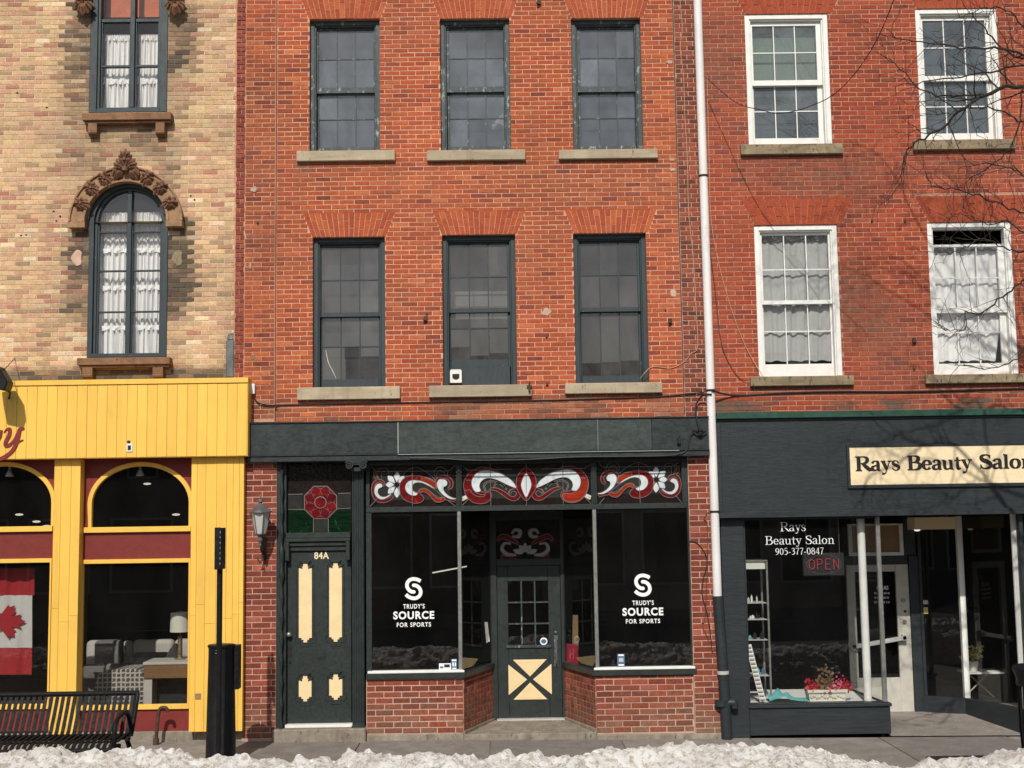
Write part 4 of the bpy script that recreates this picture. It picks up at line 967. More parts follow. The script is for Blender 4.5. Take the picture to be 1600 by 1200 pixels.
# stall risers in brick (fronts)
zr0 = .055
bricks(red, Xs[0]+.004, xw1+.05, zr0, zs0-.004, .0690, .208, -.02, [], [], tone_low, .0125, single=50)
bricks(red, xq0-.05, xr0-.006, zr0-.03, zs0-.004, .0690, .208, -.02, [], [], tone_low, .0125, single=50)
for a, b in ((Xs[0], xw1+.046), (xq0-.046, xr0)): mb = MB(); mb.box(a, b, -.0155, .1, -.06, zs0-.001); obj('riser_mortar', mb, 'mortar_grey', red)
for a, b, c, d, e in ((Xs[0], xw1+.055, -.05, -.08, zr0-.003), (xq0-.055, xr1, -.06, -.14, zr0-.045)): mb = MB(); mb.box(a, b, c, .0, d, e); obj('base_stone', mb, 'stone', red, bevel=.008)
# splayed risers
def splay(p0, p1, sgn):
    d = Vector((p1[0]-p0[0], p1[1]-p0[1])); L = d.length; d.normalize(); nrm = Vector((-d.y, d.x))*sgn
    e = bpy.data.objects.new('splayed_riser', None); col.objects.link(e); e.parent = red; e.location = (p0[0], p0[1], 0); e.rotation_euler = (0, 0, math.atan2(d.y, d.x)); e.empty_display_size = .1
    return e, L
for (p0, p1, flip) in (((xw1+.05, -.02), (xdl+.0, YR), False), ((xdr, YR), (xq0-.05, -.02), True)):
    d = Vector((p1[0]-p0[0], p1[1]-p0[1])); L = d.length; ang = math.atan2(d.y, d.x); ca, sa = math.cos(ang), math.sin(ang)
    tmp = MB(); cnt = 0; z = zr0+.03; k = 0; mor = MB()
    parts = []
    while z < zs0-.02:
        x = -(.10 if k % 2 else 0)
        while x < L:
            l = .105*rnd.uniform(.85, 1.15); a, b = max(0, x+.006), min(L, x+l-.006)
            if b-a > .02: parts.append((a, b, z+.006, min(z+.069-.006, zs0-.006)))
            x += l
        z += .069; k += 1
    for q in parts:
        s_ = len(tmp.v); tmp.col = tone_low((q[0]+q[1])/2, q[2]); brick_box(tmp, *q, 0.0, .02, .003)
        for i in range(s_, len(tmp.v)):
            x, y, zz = tmp.v[i]; tmp.v[i] = (p0[0]+ca*x-sa*(y-.009), p0[1]+sa*x+ca*(y-.009), zz)
    obj('brick', tmp, 'brick', red, kind='stuff')
    mor.obox(p0, p1, .004, 0.0, zs0-.001); obj('riser_mortar', mor, 'mortar_grey', red)
    mor = MB(); mor.obox((p0[0], p0[1]), (p1[0], p1[1]), .05, -.05, zr0+.02); obj('base_stone', mor, 'stone', red)
# recess floor + step, soffit
mb = MB(); n = len(mb.v)
pl = [(xw1+.05, -.03), (xq0-.05, -.03), (xdr+.02, YR+.1), (xdl-.02, YR+.1)]
mb.v += [(x, y, .035+max(0, y)*.02) for x, y in pl]+[(x, y, -.1) for x, y in pl]
for q in ((0, 1, 2, 3), (4, 5, 1, 0), (5, 6, 2, 1), (6, 7, 3, 2), (7, 4, 0, 3)): mb.face([n+v for v in q])
obj('entrance_step', mb, 'stone', red, bevel=.006)
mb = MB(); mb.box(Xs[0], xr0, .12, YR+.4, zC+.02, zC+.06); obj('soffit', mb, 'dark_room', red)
# shop door in the recess
zdd0 = V(828, 1121, YR)[1]; zdd1 = V(828, 884, YR)[1]
xf0, xf1 = xdl, xdr; dl, dr = V(777.5, 1000, YR)[0], V(877, 1000, YR)[0]
df = MB(); df.box(xf0-.03, dl-.002, YR-.03, YR+.1, zdd0-.05, zg1); df.box(dr+.002, xf1+.03, YR-.03, YR+.1, zdd0-.05, zg1); df.box(dl-.002, dr+.002, YR-.02, YR+.1, zdd1+.004, zdd1+.09)
df.box(dl-.002, dr+.002, YR-.02, YR+.1, V(828, 812, YR)[1], zg1)
rdf = obj('shop_door_frame', df, 'green', red, bevel=.004)
gx0, gx1 = V(794, 960, YR)[0], V(857, 960, YR)[0]; gz0, gz1 = V(826, 1008, YR)[1], V(826, 908, YR)[1]
dm = MB(); dm.box(dl, gx0, YR, YR+.045, zdd0, zdd1); dm.box(gx1, dr, YR, YR+.045, zdd0, zdd1); dm.box(gx0, gx1, YR, YR+.045, zdd0, gz0); dm.box(gx0, gx1, YR, YR+.045, gz1, zdd1)
sdoor = obj('shop_door', dm, 'green', red, bevel=.004, label='recessed dark green shop door with nine panes and a cream cross panel')
xs = [gx0+(gx1-gx0)*i/3 for i in range(4)]; zz = [gz0+(gz1-gz0)*i/3 for i in range(4)]
b = MB()
for x in xs[1:-1]: b.box(x-.009, x+.009, YR+.002, YR+.03, gz0, gz1)
for z in zz[1:-1]:
    for i in range(3): b.box(xs[i]+(.009 if i else 0), xs[i+1]-(.009 if i < 2 else 0), YR+.003, YR+.03, z-.009, z+.009)
b.box(gx0-.03, gx1+.03, YR-.02, YR-.001, gz0-.03, gz0)
obj('glazing_bar', b, 'greenwin2', sdoor)
for i in range(3):
    for j in range(3):
        g = MB(); t_1 = rnd.uniform(-.002, .002); g.quad((xs[i], YR+.02+t_1, zz[j]), (xs[i+1], YR+.02-t_1, zz[j]), (xs[i+1], YR+.02-t_1, zz[j+1]), (xs[i], YR+.02+t_1, zz[j+1])); obj('pane', g, 'glass_shop', sdoor)
# cross panel
cx0, cx1, cz0, cz1 = Rr(794.5, 862, 1030.5, 1093, YR); m_ = .05
def tri(pts, n='cream_panel'):
    mb = MB(); mb.prism(pts, YR-.010, YR+.001); o = obj(n, mb, 'cream', sdoor, bevel=.003)
    c = (sum(p[0] for p in pts)/3, sum(p[1] for p in pts)/3); q = [(c[0]+(p[0]-c[0])*.55, c[1]+(p[1]-c[1])*.55) for p in pts]
    q2 = [(c[0]+(p[0]-c[0])*.62, c[1]+(p[1]-c[1])*.62) for p in pts]
    mo = MB()
    for i in range(3): mo.ribbon([q2[i], q2[(i+1) % 3]], [.004, .004], YR-.0135, YR-.0095)
    obj('panel_moulding', mo, 'cream', sdoor)
ccx, ccz = (cx0+cx1)/2, (cz0+cz1)/2; e = .058; f = .036
tri([(cx0+e, cz1), (cx1-e, cz1), (ccx, ccz+f)]); tri([(cx0+e, cz0), (ccx, ccz-f), (cx1-e, cz0)])
tri([(cx0, cz0+e), (cx0, cz1-e), (ccx-f, ccz)][::-1]); tri([(cx1, cz0+e), (cx1, cz1-e), (ccx+f, ccz)])
h = MB(); hx = V(868.5, 1000, YR)[0]; ha, hb = V(868, 1041, YR)[1], V(868, 992, YR)[1]
h.box(hx-.022, hx+.022, YR-.008, YR, ha, hb)
h.tube([(hx, YR-.01, hb-.03), (hx, YR-.06, hb-.05), (hx, YR-.065, (ha+hb)/2), (hx, YR-.06, ha+.05), (hx, YR-.01, ha+.03)], .011, 8)
for k in range(9): h.ball((hx+.012*math.sin(k*2.1), YR-.012, ha+.03+(hb-ha-.06)*k/8), .014, 6)
h.ball((hx-.002, YR-.02, V(868, 988, YR)[1]), .022, 10, (1, .5, 1)); obj('door_handle', h, 'lead_roof', sdoor, smooth=True)
st = MB(); c = V(849.5, 1002, YR+.012); st.prism([(c[0]+.047*math.cos(R(a)), c[1]+.047*math.sin(R(a))) for a in range(0, 360, 20)], YR+.008, YR+.010); obj('round_sticker', st, 'white_letter', sdoor)
st = MB(); st.prism([(c[0]+.034*math.cos(R(a)), c[1]+.028*math.sin(R(a))) for a in range(0, 360, 20)], YR+.006, YR+.0078); obj('sticker_print', st, 'bluest', sdoor)
th = MB(); th.box(dl-.02, dr+.02, YR-.09, YR+.02, zdd0-.035, zdd0-.004); obj('threshold', th, 'frost', rdf)
# inner stained panel above the door
Yi = YR+.03; X0, X1, Z0, Z1 = Rr(776, 868, 816, 878, Yi); b = MB(); b.box(dl, dr, Yi, Yi+.006, zdd1+.09, V(828, 812, YR)[1])
ip = obj('stained_glass_panel', b, 'gplum', rdf, label='shaded stained glass over the recessed door with a white lotus')
cx_, cy_ = 820.5, 866
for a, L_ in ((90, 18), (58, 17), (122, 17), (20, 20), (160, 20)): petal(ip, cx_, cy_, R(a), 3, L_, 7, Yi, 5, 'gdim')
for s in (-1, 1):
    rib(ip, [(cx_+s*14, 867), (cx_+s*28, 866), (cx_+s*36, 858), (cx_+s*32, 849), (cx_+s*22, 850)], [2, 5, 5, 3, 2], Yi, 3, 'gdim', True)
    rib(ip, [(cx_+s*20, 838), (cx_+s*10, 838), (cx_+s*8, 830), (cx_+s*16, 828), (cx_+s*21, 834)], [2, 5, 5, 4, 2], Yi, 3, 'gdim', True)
    rib(ip, [(cx_+s*44, 846), (cx_+s*36, 838), (cx_+s*24, 842), (cx_+s*10, 850)], [2, 6, 7, 2], Yi, 2, 'gred', True)
    rib(ip, [(cx_+s*38, 868), (cx_+s*28, 873), (cx_+s*14, 870)], [3, 6, 3], Yi, 2, 'gred', True)
# shop interior
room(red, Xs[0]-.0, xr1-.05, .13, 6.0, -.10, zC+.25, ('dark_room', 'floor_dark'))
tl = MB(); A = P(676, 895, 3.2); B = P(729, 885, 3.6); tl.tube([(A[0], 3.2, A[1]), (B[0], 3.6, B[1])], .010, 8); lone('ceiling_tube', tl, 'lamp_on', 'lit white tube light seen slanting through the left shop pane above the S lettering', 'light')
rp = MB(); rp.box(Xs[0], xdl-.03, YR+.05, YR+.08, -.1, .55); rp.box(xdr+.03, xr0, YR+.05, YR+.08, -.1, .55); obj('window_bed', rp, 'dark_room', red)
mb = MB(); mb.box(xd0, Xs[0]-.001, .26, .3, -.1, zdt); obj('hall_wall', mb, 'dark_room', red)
# window lettering: S mark + words
def s_logo(mb, cx, y0, y1, Y):
    X0, X1, Z0, Z1 = Rr(cx-13, cx+13, y0, y1, Y); W_, H_ = X1-X0, Z1-Z0
    q = [(.93, .78), (.78, .93), (.5, .97-.03), (.20, .86), (.10, .68), (.22, .52), (.5, .46), (.56, .34), (.5, .27)]
    U = lambda l: [(X0+W_*(a-528)/(835-528), Z1-H_*(b-138)/(560-138)) for a, b in l]
    w_ = W_*.215
    for st, cap in (([(808, 212), (750, 182), (680, 169), (610, 187), (565, 240), (558, 305), (585, 362), (632, 402), (682, 410)], -1), ([(680, 286), (732, 296), (780, 335), (806, 390), (804, 450), (768, 502), (705, 528), (640, 522), (580, 495), (536, 455)], 0)):
        p_ = U(st); mb.ribbon(p_, [w_]*len(p_), Y, Y+.002, 6)
        e = p_[cap]; mb.prism([(e[0]+w_/2*math.cos(R(a)), e[1]+w_/2*math.sin(R(a))) for a in range(0, 360, 30)], Y-.0004, Y+.0015)
for cx, dy, lab in ((646.5, 0, 'l'), (1004.5, -5.5, 'r')):
    mb = MB(); Yl = .017
    s_logo(mb, cx, 902+dy, 937.5+dy, Yl)
    text_into(mb, "TRUDY'S", *Rr(cx-16.5, cx+17, 943.5+dy, 951+dy, Yl), Yl, .022, 1.22)
    text_into(mb, "SOURCE", *Rr(cx-32, cx+32, 955+dy, 967.5+dy, Yl), Yl, .034, 1.16)
    text_into(mb, "FOR SPORTS", *Rr(cx-26.5, cx+27, 972.5+dy, 979.5+dy, Yl), Yl, .022, 1.22)
    obj('window_lettering', mb, 'white_letter', sw1)
def sticker(px, parts, Y=.016, name='window_sticker'):
    for (xl, xr, yt, yb, m) in parts:
        mb = MB(); a, b, c, d = Rr(xl, xr, yt, yb, Y); mb.box(a, b, Y-.001*(parts.index((xl, xr, yt, yb, m))), Y+.002, c, d); obj(name, mb, m, sw1)
sticker(0, [(686, 704.5, 1036.5, 1046.5, 'white_letter'), (694, 703, 1038, 1043, 'blackm'), (687.5, 693, 1041, 1044.5, 'bluest')])
sticker(0, [(705, 714, 1029.5, 1046.5, 'bluest'), (706, 713, 1030.5, 1033, 'white_letter'), (707, 709, 1035, 1041, 'white_letter'), (710.5, 712.5, 1035, 1041, 'white_letter'), (707, 713, 1043.5, 1045, 'white_letter')])
sticker(0, [(964.5, 976, 1021.5, 1041, 'bluest'), (966, 974.5, 1022.5, 1025, 'white_letter'), (967, 974, 1028, 1034, 'frost'), (966.5, 975, 1038, 1040, 'white_letter')])
# ============================================================ YELLOW-BRICK BUILDING (left)
yel = thing('yellow_brick_building', 'buff brick building with an arched window above a bright yellow board shopfront, at the left', 'building')
def tone_yel(x, z):
    r = rnd.random(); k = nz(x, z, .9, 20)
    if r < .42: c = (.63, .43, .25)
    elif r < .66: c = (.57, .375, .215)
    elif r < .80: c = (.55, .33, .215)
    elif r < .87: c = (.45, .22, .145)
    elif r < .93: c = (.40, .27, .165)
    else: c = (.74, .57, .38)
    c = vary(c, .10, .05)
    s = min(.93, dirt_yel(x, z)*rnd.uniform(.65, 1.2)); k = 1+.10*nz(x, z, .7, 50); c = tuple(v*k for v in c)
    return tuple(a*(1-s)+b*s for a, b in zip(c, (.062, .053, .043)))
wa_l, wa_r = P(138, 430)[0], P(262, 430)[0]; wac = (wa_l+wa_r)/2; wr = (wa_r-wa_l)/2
wa_spr = P(200, 346)[1]; wa_bot = P(200, 558)[1]
xh0, xh1 = P(113, 340)[0], P(287, 340)[0]; hr_o = (xh1-xh0)/2; hcx = (xh0+xh1)/2
SOOT = []
for sx in (P(124, 400)[0], P(278, 400)[0]): SOOT.append((sx, P(200, 480)[1], P(200, 340)[1], .95))
SOOT.append((P(281, 60)[0], P(200, 100)[1], P(200, 10)[1], .9)); SOOT.append((P(272, 60)[0], P(200, 180)[1], P(200, 60)[1], .5)); SOOT.append((P(128, 60)[0], P(200, 180)[1], P(200, 5)[1], .8)); SOOT.append((P(200, 205)[0], P(200, 222)[1], P(200, 192)[1], .6)); SOOT.append((P(170, 205)[0], P(200, 222)[1], P(200, 192)[1], .5)); SOOT.append((P(230, 205)[0], P(200, 230)[1], P(200, 192)[1], .6)); SOOT.append((P(262, 240)[0], P(200, 285)[1], P(200, 212)[1], .55)); SOOT.append((P(140, 240)[0], P(200, 262)[1], P(200, 212)[1], .5))
SOOT.append((P(268, 520)[0], P(200, 575)[1], P(200, 350)[1], .22))
uw = Rr(141, 262.5, -60, 175.5)
uw = (uw[0], uw[1], uw[2], ZTOP-.75)
def dirt_yel(x, z):
    s = .42*max(0, nz(x, z, .9, 20)*2-.25); s = max(s, .22*max(0, nz(x*5, z*.4, 1, 12)*2))
    for sx, z0, z1, a in SOOT:
        d = abs(x-sx)/(.19+.12*nz(z, x, 3))
        if d < 1.4 and z0-.3 < z < z1: s = max(s, 1.15*a*min(1, (1.4-d)*1.6)*(1 if z > z0 else 1-(z0-z)/.3)*(.8+.5*nz(x, z, 6, 8)))
    if z < ZYS+.10: s = max(s, .85*min(1, max(0, (ZYS+.10-z)/.08)))
    return max(0, s)
ZYS = P(200, 582)[1]
holes_y = [uw, (wa_l, wa_r, wa_bot, wa_spr)]
def arch_ex(z):
    if z < wa_spr-.0: return None
    d = (hr_o-.05)**2-(z-wa_spr)**2*.96
    return (hcx-math.sqrt(d), hcx+math.sqrt(d)) if d > 0 else None
zy0 = P(200, 592)[1]-.12
YB = .0
bricks(yel, XL, XA-.006, zy0, ZTOP-.5, .0585, .182, YB, holes_y, [arch_ex], tone_yel, .0070, single=260, prefer=lambda q: 1 if q[0] > P(0, 300)[0] and q[3] < 8.8 else 0)
hb = [uw, (wa_l, wa_r, wa_bot, wa_spr)]
for k in range(16):
    za, zb = wa_spr+wr*k/16, wa_spr+wr*(k+1)/16
    zm = (za+zb)/2; hw = math.sqrt(max(0, (wr*1.02)**2-(zm-wa_spr)**2)); hb.append((wac-hw, wac+hw, za, zb, 1))
backing(yel, XL, XA, zy0, ZTOP-.4, YB+.004, [h for h in hb if True], 'mortar_buff_d', .22, 'mortar_buff', dirt=dirt_yel)
mb = MB(); mb.box(XL, XA-.001, -.25, .05, ZTOP-.48, ZTOP-.1); obj('cornice', mb, 'brownstone', yel, bevel=.01)
shell(yel, XL, XA-.001, .0, 8, -.3, ZTOP-.2, 'mortar_buff')
# arched window
def arc(cx, cz, r, a0=0, a1=180, n=28, ky=1.0): return [(cx+r*math.cos(R(a0+(a1-a0)*i/n)), cz+r*ky*math.sin(R(a0+(a1-a0)*i/n))) for i in range(n+1)]
def arch_frame(mb, cx, hw, zs, zb, b, y0, y1, n=28, bb=None):
    """frame of a round-headed window"""
    o = [(cx+hw, zb)]+arc(cx, zs, hw, 0, 180, n)+[(cx-hw, zb)]; i = [(cx+hw-b, zb)]+arc(cx, zs, hw-b, 0, 180, n)+[(cx-hw+b, zb)]
    k = len(o); s = len(mb.v)
    mb.v += [(x, y0, z) for x, z in o]+[(x, y0, z) for x, z in i]+[(x, y1, z) for x, z in o]+[(x, y1, z) for x, z in i]
    for j in range(k-1):
        mb.face((s+j, s+k+j, s+k+j+1, s+j+1)); mb.face((s+k+j, s+3*k+j, s+3*k+j+1, s+k+j+1)); mb.face((s+j+1, s+2*k+j+1, s+2*k+j, s+j))
    if bb: mb.box(cx-hw+b, cx+hw-b, y0, y1, zb, zb+bb)
mb = MB(); arch_frame(mb, wac, wr-.004, wa_spr, wa_bot+.001, .055, -.01, .16, bb=.045); arch_frame(mb, wac, wr-.062, wa_spr, wa_bot+.046, .03, .03, .16)
aw = obj('window', mb, 'greenwin', yel, label='tall round-headed window with dark green frame and white ruffled curtains')
hw2 = wr-.092
mb = MB(); mb.box(wac-.026, wac+.026, .02, .12, wa_bot+.046, wa_spr+hw2-.006)
for s in (-1, 1):
    c0, c1 = (wac-hw2, wac-.026) if s < 0 else (wac+.026, wac+hw2)
    mb.box(c0, c0+.02 if s < 0 else c0+.014, .05, .10, wa_bot+.046, wa_spr); mb.box(c1-(.014 if s < 0 else .02), c1, .05, .10, wa_bot+.046, wa_spr)
    for y in (363, 423.5, 487.5): z = P(200, y, .07)[1]; mb.box(c0+.02 if s < 0 else c0+.014, c1-.014 if s < 0 else c1-.02, .055, .095, z-.010, z+.010)
obj('casement', mb, 'greenwin', aw, bevel=.003)
zsp = [wa_bot+.05]+[P(200, y, .07)[1] for y in (487.5, 423.5, 363)]
for s in (-1, 1):
    a, b = (wac-hw2+.02, wac-.04) if s < 0 else (wac+.04, wac+hw2-.02)
    for k in range(3):
        g = MB(); g.vq((a, .077), (b, .077), zsp[k]+.01, zsp[k+1]-.01); obj('pane', g, 'glass_clear', aw)
    q = [(x, z) for x, z in arc(wac, wa_spr, hw2, 0, 90, 10)] if s > 0 else [(x, z) for x, z in arc(wac, wa_spr, hw2, 90, 180, 10)]
    pts = ([(b, zsp[3]+.01)]+q+[(a, zsp[3]+.01)]) if s > 0 else ([(b, zsp[3]+.01)]+q+[(a, zsp[3]+.01)])
    if s > 0: pts = [(wac+.03, zsp[3]+.01), (wac+hw2, zsp[3]+.01)]+q
    else: pts = [(wac-.03, zsp[3]+.01)]+q+[(wac-hw2, zsp[3]+.01)]
    g = MB(); g.prism(pts[::-1], .075, .079); obj('pane', g, 'glass_clear', aw)
zc0, zc1 = wa_bot+.05, P(200, 334, .25)[1]
for s, (a, b) in ((-1, (P(149, 430, .25)[0]+.02, wac-.01)), (1, (wac+.012, P(255, 430, .25)[0]+.02))):
    curtain(aw, a, b, zc0, zc1, .19, 'curtain', 6, .022)
    for zz in (P(200, 390, .25)[1], P(200, 448, .25)[1], P(200, 510, .25)[1]):
        curtain(aw, a, b, zz-.055, zz, .170, 'curtain', 3, .009, name='curtain_ruffle')
# hood mould with carved leaves
mb = MB(); hz = wa_spr-.02
def ring(mb, r0, r1, y0, y1, a0=0, a1=180, n=36, ky=.985, cx=None):
    o = arc(hcx, hz, r1, a0, a1, n, ky); i = arc(hcx, hz, r0, a0, a1, n, ky); k = n+1; s = len(mb.v)
    mb.v += [(x, y0, z) for x, z in o]+[(x, y0, z) for x, z in i]+[(x, y1, z) for x, z in o]+[(x, y1, z) for x, z in i]
    for j in range(n): mb.face((s+j, s+k+j, s+k+j+1, s+j+1)); mb.face((s+k+j, s+3*k+j, s+3*k+j+1, s+k+j+1)); mb.face((s+j+1, s+2*k+j+1, s+2*k+j, s+j))
    mb.face((s, s+2*k, s+3*k, s+k)); mb.face((s+n, s+k+n, s+3*k+n, s+2*k+n))
ring(mb, hr_o-.185, hr_o, -.10, .01); ring(mb, hr_o-.012, hr_o+.012, -.125, -.09); ring(mb, hr_o-.185, hr_o-.155, -.118, -.09)
for s in (-1, 1): x = hcx+s*(hr_o-.09); mb.box(x-.10, x+.10, -.115, .0, hz-.075, hz)
hood = obj('hood_mould', mb, 'hoodstone', yel, bevel=.004)
def leafspray(par, x, z, ang, size, n=5, spread=70, y=-.115, name='carved_leaf'):
    mb = MB()
    for k in range(n):
        a = ang+R(-spread+2*spread*k/(n-1)); L = size*(1-.25*abs(k-(n-1)/2)/((n-1)/2)); ca, sa = math.cos(a), math.sin(a)
        sh = [(0, .0), (.3, .2), (.65, .24), (.9, .12), (1, 0), (.9, -.12), (.65, -.24), (.3, -.2)]
        b = len(mb.v); yy = y-.012*(k % 2)
        for u, v in sh: mb.v.append((x+ca*L*u-sa*L*v, yy+.012, z+sa*L*u+ca*L*v))
        mb.v.append((x+ca*L*.55, yy-.04*size/.16, z+sa*L*.55)); mb.v.append((x+ca*L*.98, yy-.045*size/.16, z+sa*L*.98))
        c = len(mb.v)-2
        for i in range(8): mb.face((b+i, b+(i+1) % 8, c))
    mb.ball((x, y-.02, z), size*.2, 6)
    return obj(name, mb, 'ornament', par, smooth=False)
for a in (22, 44, 64, 116, 136, 158):
    r = hr_o-.09; x, z = hcx+r*math.cos(R(a)), hz+r*math.sin(R(a))
    leafspray(hood, x+.04*math.cos(R(a)), z+.04*math.sin(R(a)), R(a+180), .17, 5, 38); leafspray(hood, x-.01*math.cos(R(a)), z, R(a), .12, 4, 70, -.13)
kz = hz+hr_o-.03
leafspray(hood, hcx, kz-.02, R(90), .21, 9, 80, -.15); leafspray(hood, hcx, kz+.10, R(90), .14, 5, 55, -.17)
for s in (-1, 1): leafspray(hood, hcx+s*.07, kz+.01, R(-90+s*25), .17, 5, 30, -.14)
# ghosts of removed brackets and pink plaster shields
for px_ in (121, 278):
    mb = MB(); x, z = P(px_, 403); pts = [(x+.062*math.sin(R(a))*(1+.25*math.sin(R(a*3))), z+.10*math.cos(R(a))) for a in range(0, 360, 24)]
    mb.prism(pts, -.009, .0); obj('plaster_ghost', mb, 'pinkghost' if px_ < 200 else 'sill2', yel)
def sill_y(px, brk):
    X0, X1, Z0, Z1 = Rr(*px, -.10); mb = MB(); mb.box(X0, X1, -.13, .12, Z0+.03, Z1); mb.box(X0+.02, X1-.02, -.10, .12, Z0, Z0+.03)
    o = obj('sill', mb, 'brownstone', yel, bevel=.006)
    for (a, b, c, d) in brk:
        q0, q1, z0, z1 = Rr(a, b, c, d, -.08); m2 = MB(); m2.prism([(q0, z1), (q0, z0), (q1, z0), (q1, z1)], -.06, .0); m2.box(q0, q1, -.10, -.06, z0+.06, z1); m2.tube([(q0-.001, -.075, z0+.045), (q1+.001, -.075, z0+.045)], .028, 10)
        obj('sill_bracket', m2, 'brownstone', o, bevel=.003)
sill_y((129, 268, 177, 192), [(138, 152, 192, 212), (243.5, 257.5, 192, 212)])
sill_y((121, 266, 559, 574), [(129, 145, 574, 592), (239, 255, 574, 592)])
# upper window
X0, X1, Z0, Z1 = uw
mb = MB(); mb.rings(X0+.002, X1-.002, Z0+.001, Z1, .09, -.005, .15, .05, .05); mb.rings(X0+.092, X1-.092, Z0+.051, Z1-.05, .03, .02, .15, .02, .02)
xm = P(207.5, 100, .05)[0]; mb.box(xm-.028, xm+.028, .015, .13, Z0+.071, Z1-.07)
u2 = obj('window', mb, 'greenwin', yel, bevel=.004, label='upper four-light window with dark green frame and white curtains')
mb = MB(); zt_ = P(207, 34, .07)[1]; zm_ = P(207, 104, .07)[1]
for (a, b) in ((X0+.122, xm-.028), (xm+.028, X1-.122)):
    mb.box(a, b, .045, .11, zt_-.012, zt_+.030); mb.box(a, b, .05, .10, zm_-.014, zm_+.014); mb.box(a, a+.018, .055, .095, Z0+.071, zt_-.013); mb.box(b-.018, b, .055, .095, Z0+.071, zt_-.013)
obj('casement', mb, 'greenwin', u2, bevel=.003)
zz_ = [Z0+.071, zm_-.014, zm_+.014, zt_-.012, zt_+.03, Z1-.07]
for (a, b) in ((X0+.14, xm-.046), (xm+.046, X1-.14)):
    for k in (0, 2, 4): g = MB(); g.vq((a, .074), (b, .074), zz_[k], zz_[k+1]); obj('pane', g, 'glass_clear', u2)
    ztop = P(207, 64, .27)[1]
    curtain(u2, a-.02, b+.03, Z0+.05, ztop, .19, 'curtain', 6, .02); curtain(u2, a-.02, b+.03, ztop-.03, ztop+.05, .18, 'curtain', 14, .010, name='curtain_heading'); curtain(u2, a-.02, b+.03, P(207, 134, .24)[1], P(207, 122, .24)[1], .170, 'curtain', 3, .009, name='curtain_ruffle')
mb = MB(); mb.box(X0+.1, X1-.1, .30, .32, P(207, 27, .3)[1], Z1+.3); obj('terracotta_reflection', mb, 'terracotta', u2)  # sheet coloured to stand in for the orange-red reflection in the top lights
for px_ in (131, 274.5):
    x, z = P(px_, 8, -.08); mb = MB(); mb.box(x-.08, x+.08, -.10, 0, z+.02, z+.6); e = obj('console', mb, 'brownstone', yel, bevel=.006)
    leafspray(e, x, z+.05, R(-90), .20, 7, 60, -.12); leafspray(e, x, z+.13, R(-90), .15, 5, 75, -.15)
for k in range(2): room(yel, XL+.1, XA-.15, .33, 4.5, [zy0, P(200, 250)[1]][k], [P(200, 255)[1], ZTOP-.4][k], ('dark_room', 'floor_dark'))
# small wall damage holes
for (a, b) in ((84, 330), (94, 338), (88, 345), (33, 368), (41, 367), (27, 145), (73, 168), (298, 306), (304, 312)):
    mb = MB(); x, z = P(a, b, -.002); mb.prism([(x+.014*math.cos(R(q)), z+.011*math.sin(R(q))) for q in range(0, 360, 60)], -.0045, -.002); obj('wall_hole', mb, 'blackm', yel)
mb = MB(); x0, x1, z0, z1 = Rr(353, 366, 531, 590, -.05); mb.box(x0, x1, -.055, .0, z0, z1); mb.prism([(x0, z1), (x1, z1), (x1, z1+.07), (x1-.03, z1+.09), (x0+.02, z1+.08)], -.035, 0); obj('downpipe_stub', mb, 'lead_roof', yel, bevel=.012)
mb = MB(); x0, x1, z0, z1 = Rr(-120, 370, 586, 600, .0); mb.box(XL, XA+.04, -.05, .0, z0-.02, z0+.035); obj('ledge', mb, 'sill2', yel, bevel=.01)

# ---- yellow fascia of boards
YF = -.26
xf_r = P(386.5, 650, YF)[0]; ft = P(200, 592.5, YF)[1]; fb = P(200, 714.5, YF)[1]; f1 = P(200, 600.5, YF)[1]
mb = MB(); mb.box(XL, xf_r, YF+.024, .0, fb, f1); mb.box(XL, xf_r+.01, YF-.015, .0, f1, ft); mb.box(xf_r-.002, xf_r+.008, YF-.004, .0, fb-.01, f1); mb.box(XL, xf_r, YF+.006, YF+.022, fb-.008, fb-.001)
yfas = obj('fascia', mb, 'yellow', yel, bevel=.003, label='bright yellow vertical board fascia')
bw = 15.64*(15.4+YF)/F_PX; x = xf_r-.004
while x > XL:
    mb = MB(); a = x-bw*rnd.uniform(.99, 1.01); mb.box(a+.0013, x-.0013, YF+rnd.uniform(-.001, .001), YF+.022, fb, f1-.002)
    obj('board', mb, 'yellow', yfas, bevel=.002); x = a
mb = MB(); mb.box(XL, xf_r-.01, YF+.0225, YF+.0238, fb+.001, f1-.001); obj('board_seam', mb, 'yellow_edge', yfas)
# script y on the boards
ly = MB(); Yt = YF-.012
def scr(pts, wpx, lvl=0): ly.ribbon([P(a, b, Yt) for a, b in pts], [v/131 for v in wpx], Yt-.0004*lvl, YF-.001, 6)
scr([(6, 676), (10, 671), (15, 671), (14, 680), (9, 690), (9, 696), (15, 695), (22, 687), (27, 676)], [1.5, 3, 5.5, 6, 6, 6, 5, 3.5, 3])
scr([(38, 669), (31, 671), (29, 678), (26, 690), (20, 703), (10, 712), (0, 717), (-10, 717)], [3, 6, 6.5, 6.5, 6, 6, 6, 5], 1)
scr([(21, 696), (30, 690), (36, 687)], [1.5, 2, 1], 2)
scr([(2, 672), (-1, 682), (-8, 692), (-16, 692), (-18, 682), (-10, 674), (-4, 680)], [4, 6, 6, 6, 6, 5, 2], 3)
obj('sign_letter', ly, 'maroon_letter', yfas, label='maroon script letter y ending a shop name')
mb = MB(); a, b, c, d = Rr(198, 207.5, 693, 706, YF); mb.box(a, b, YF-.012, YF-.001, c, d); obj('tag', mb, 'white', yfas, bevel=.002)
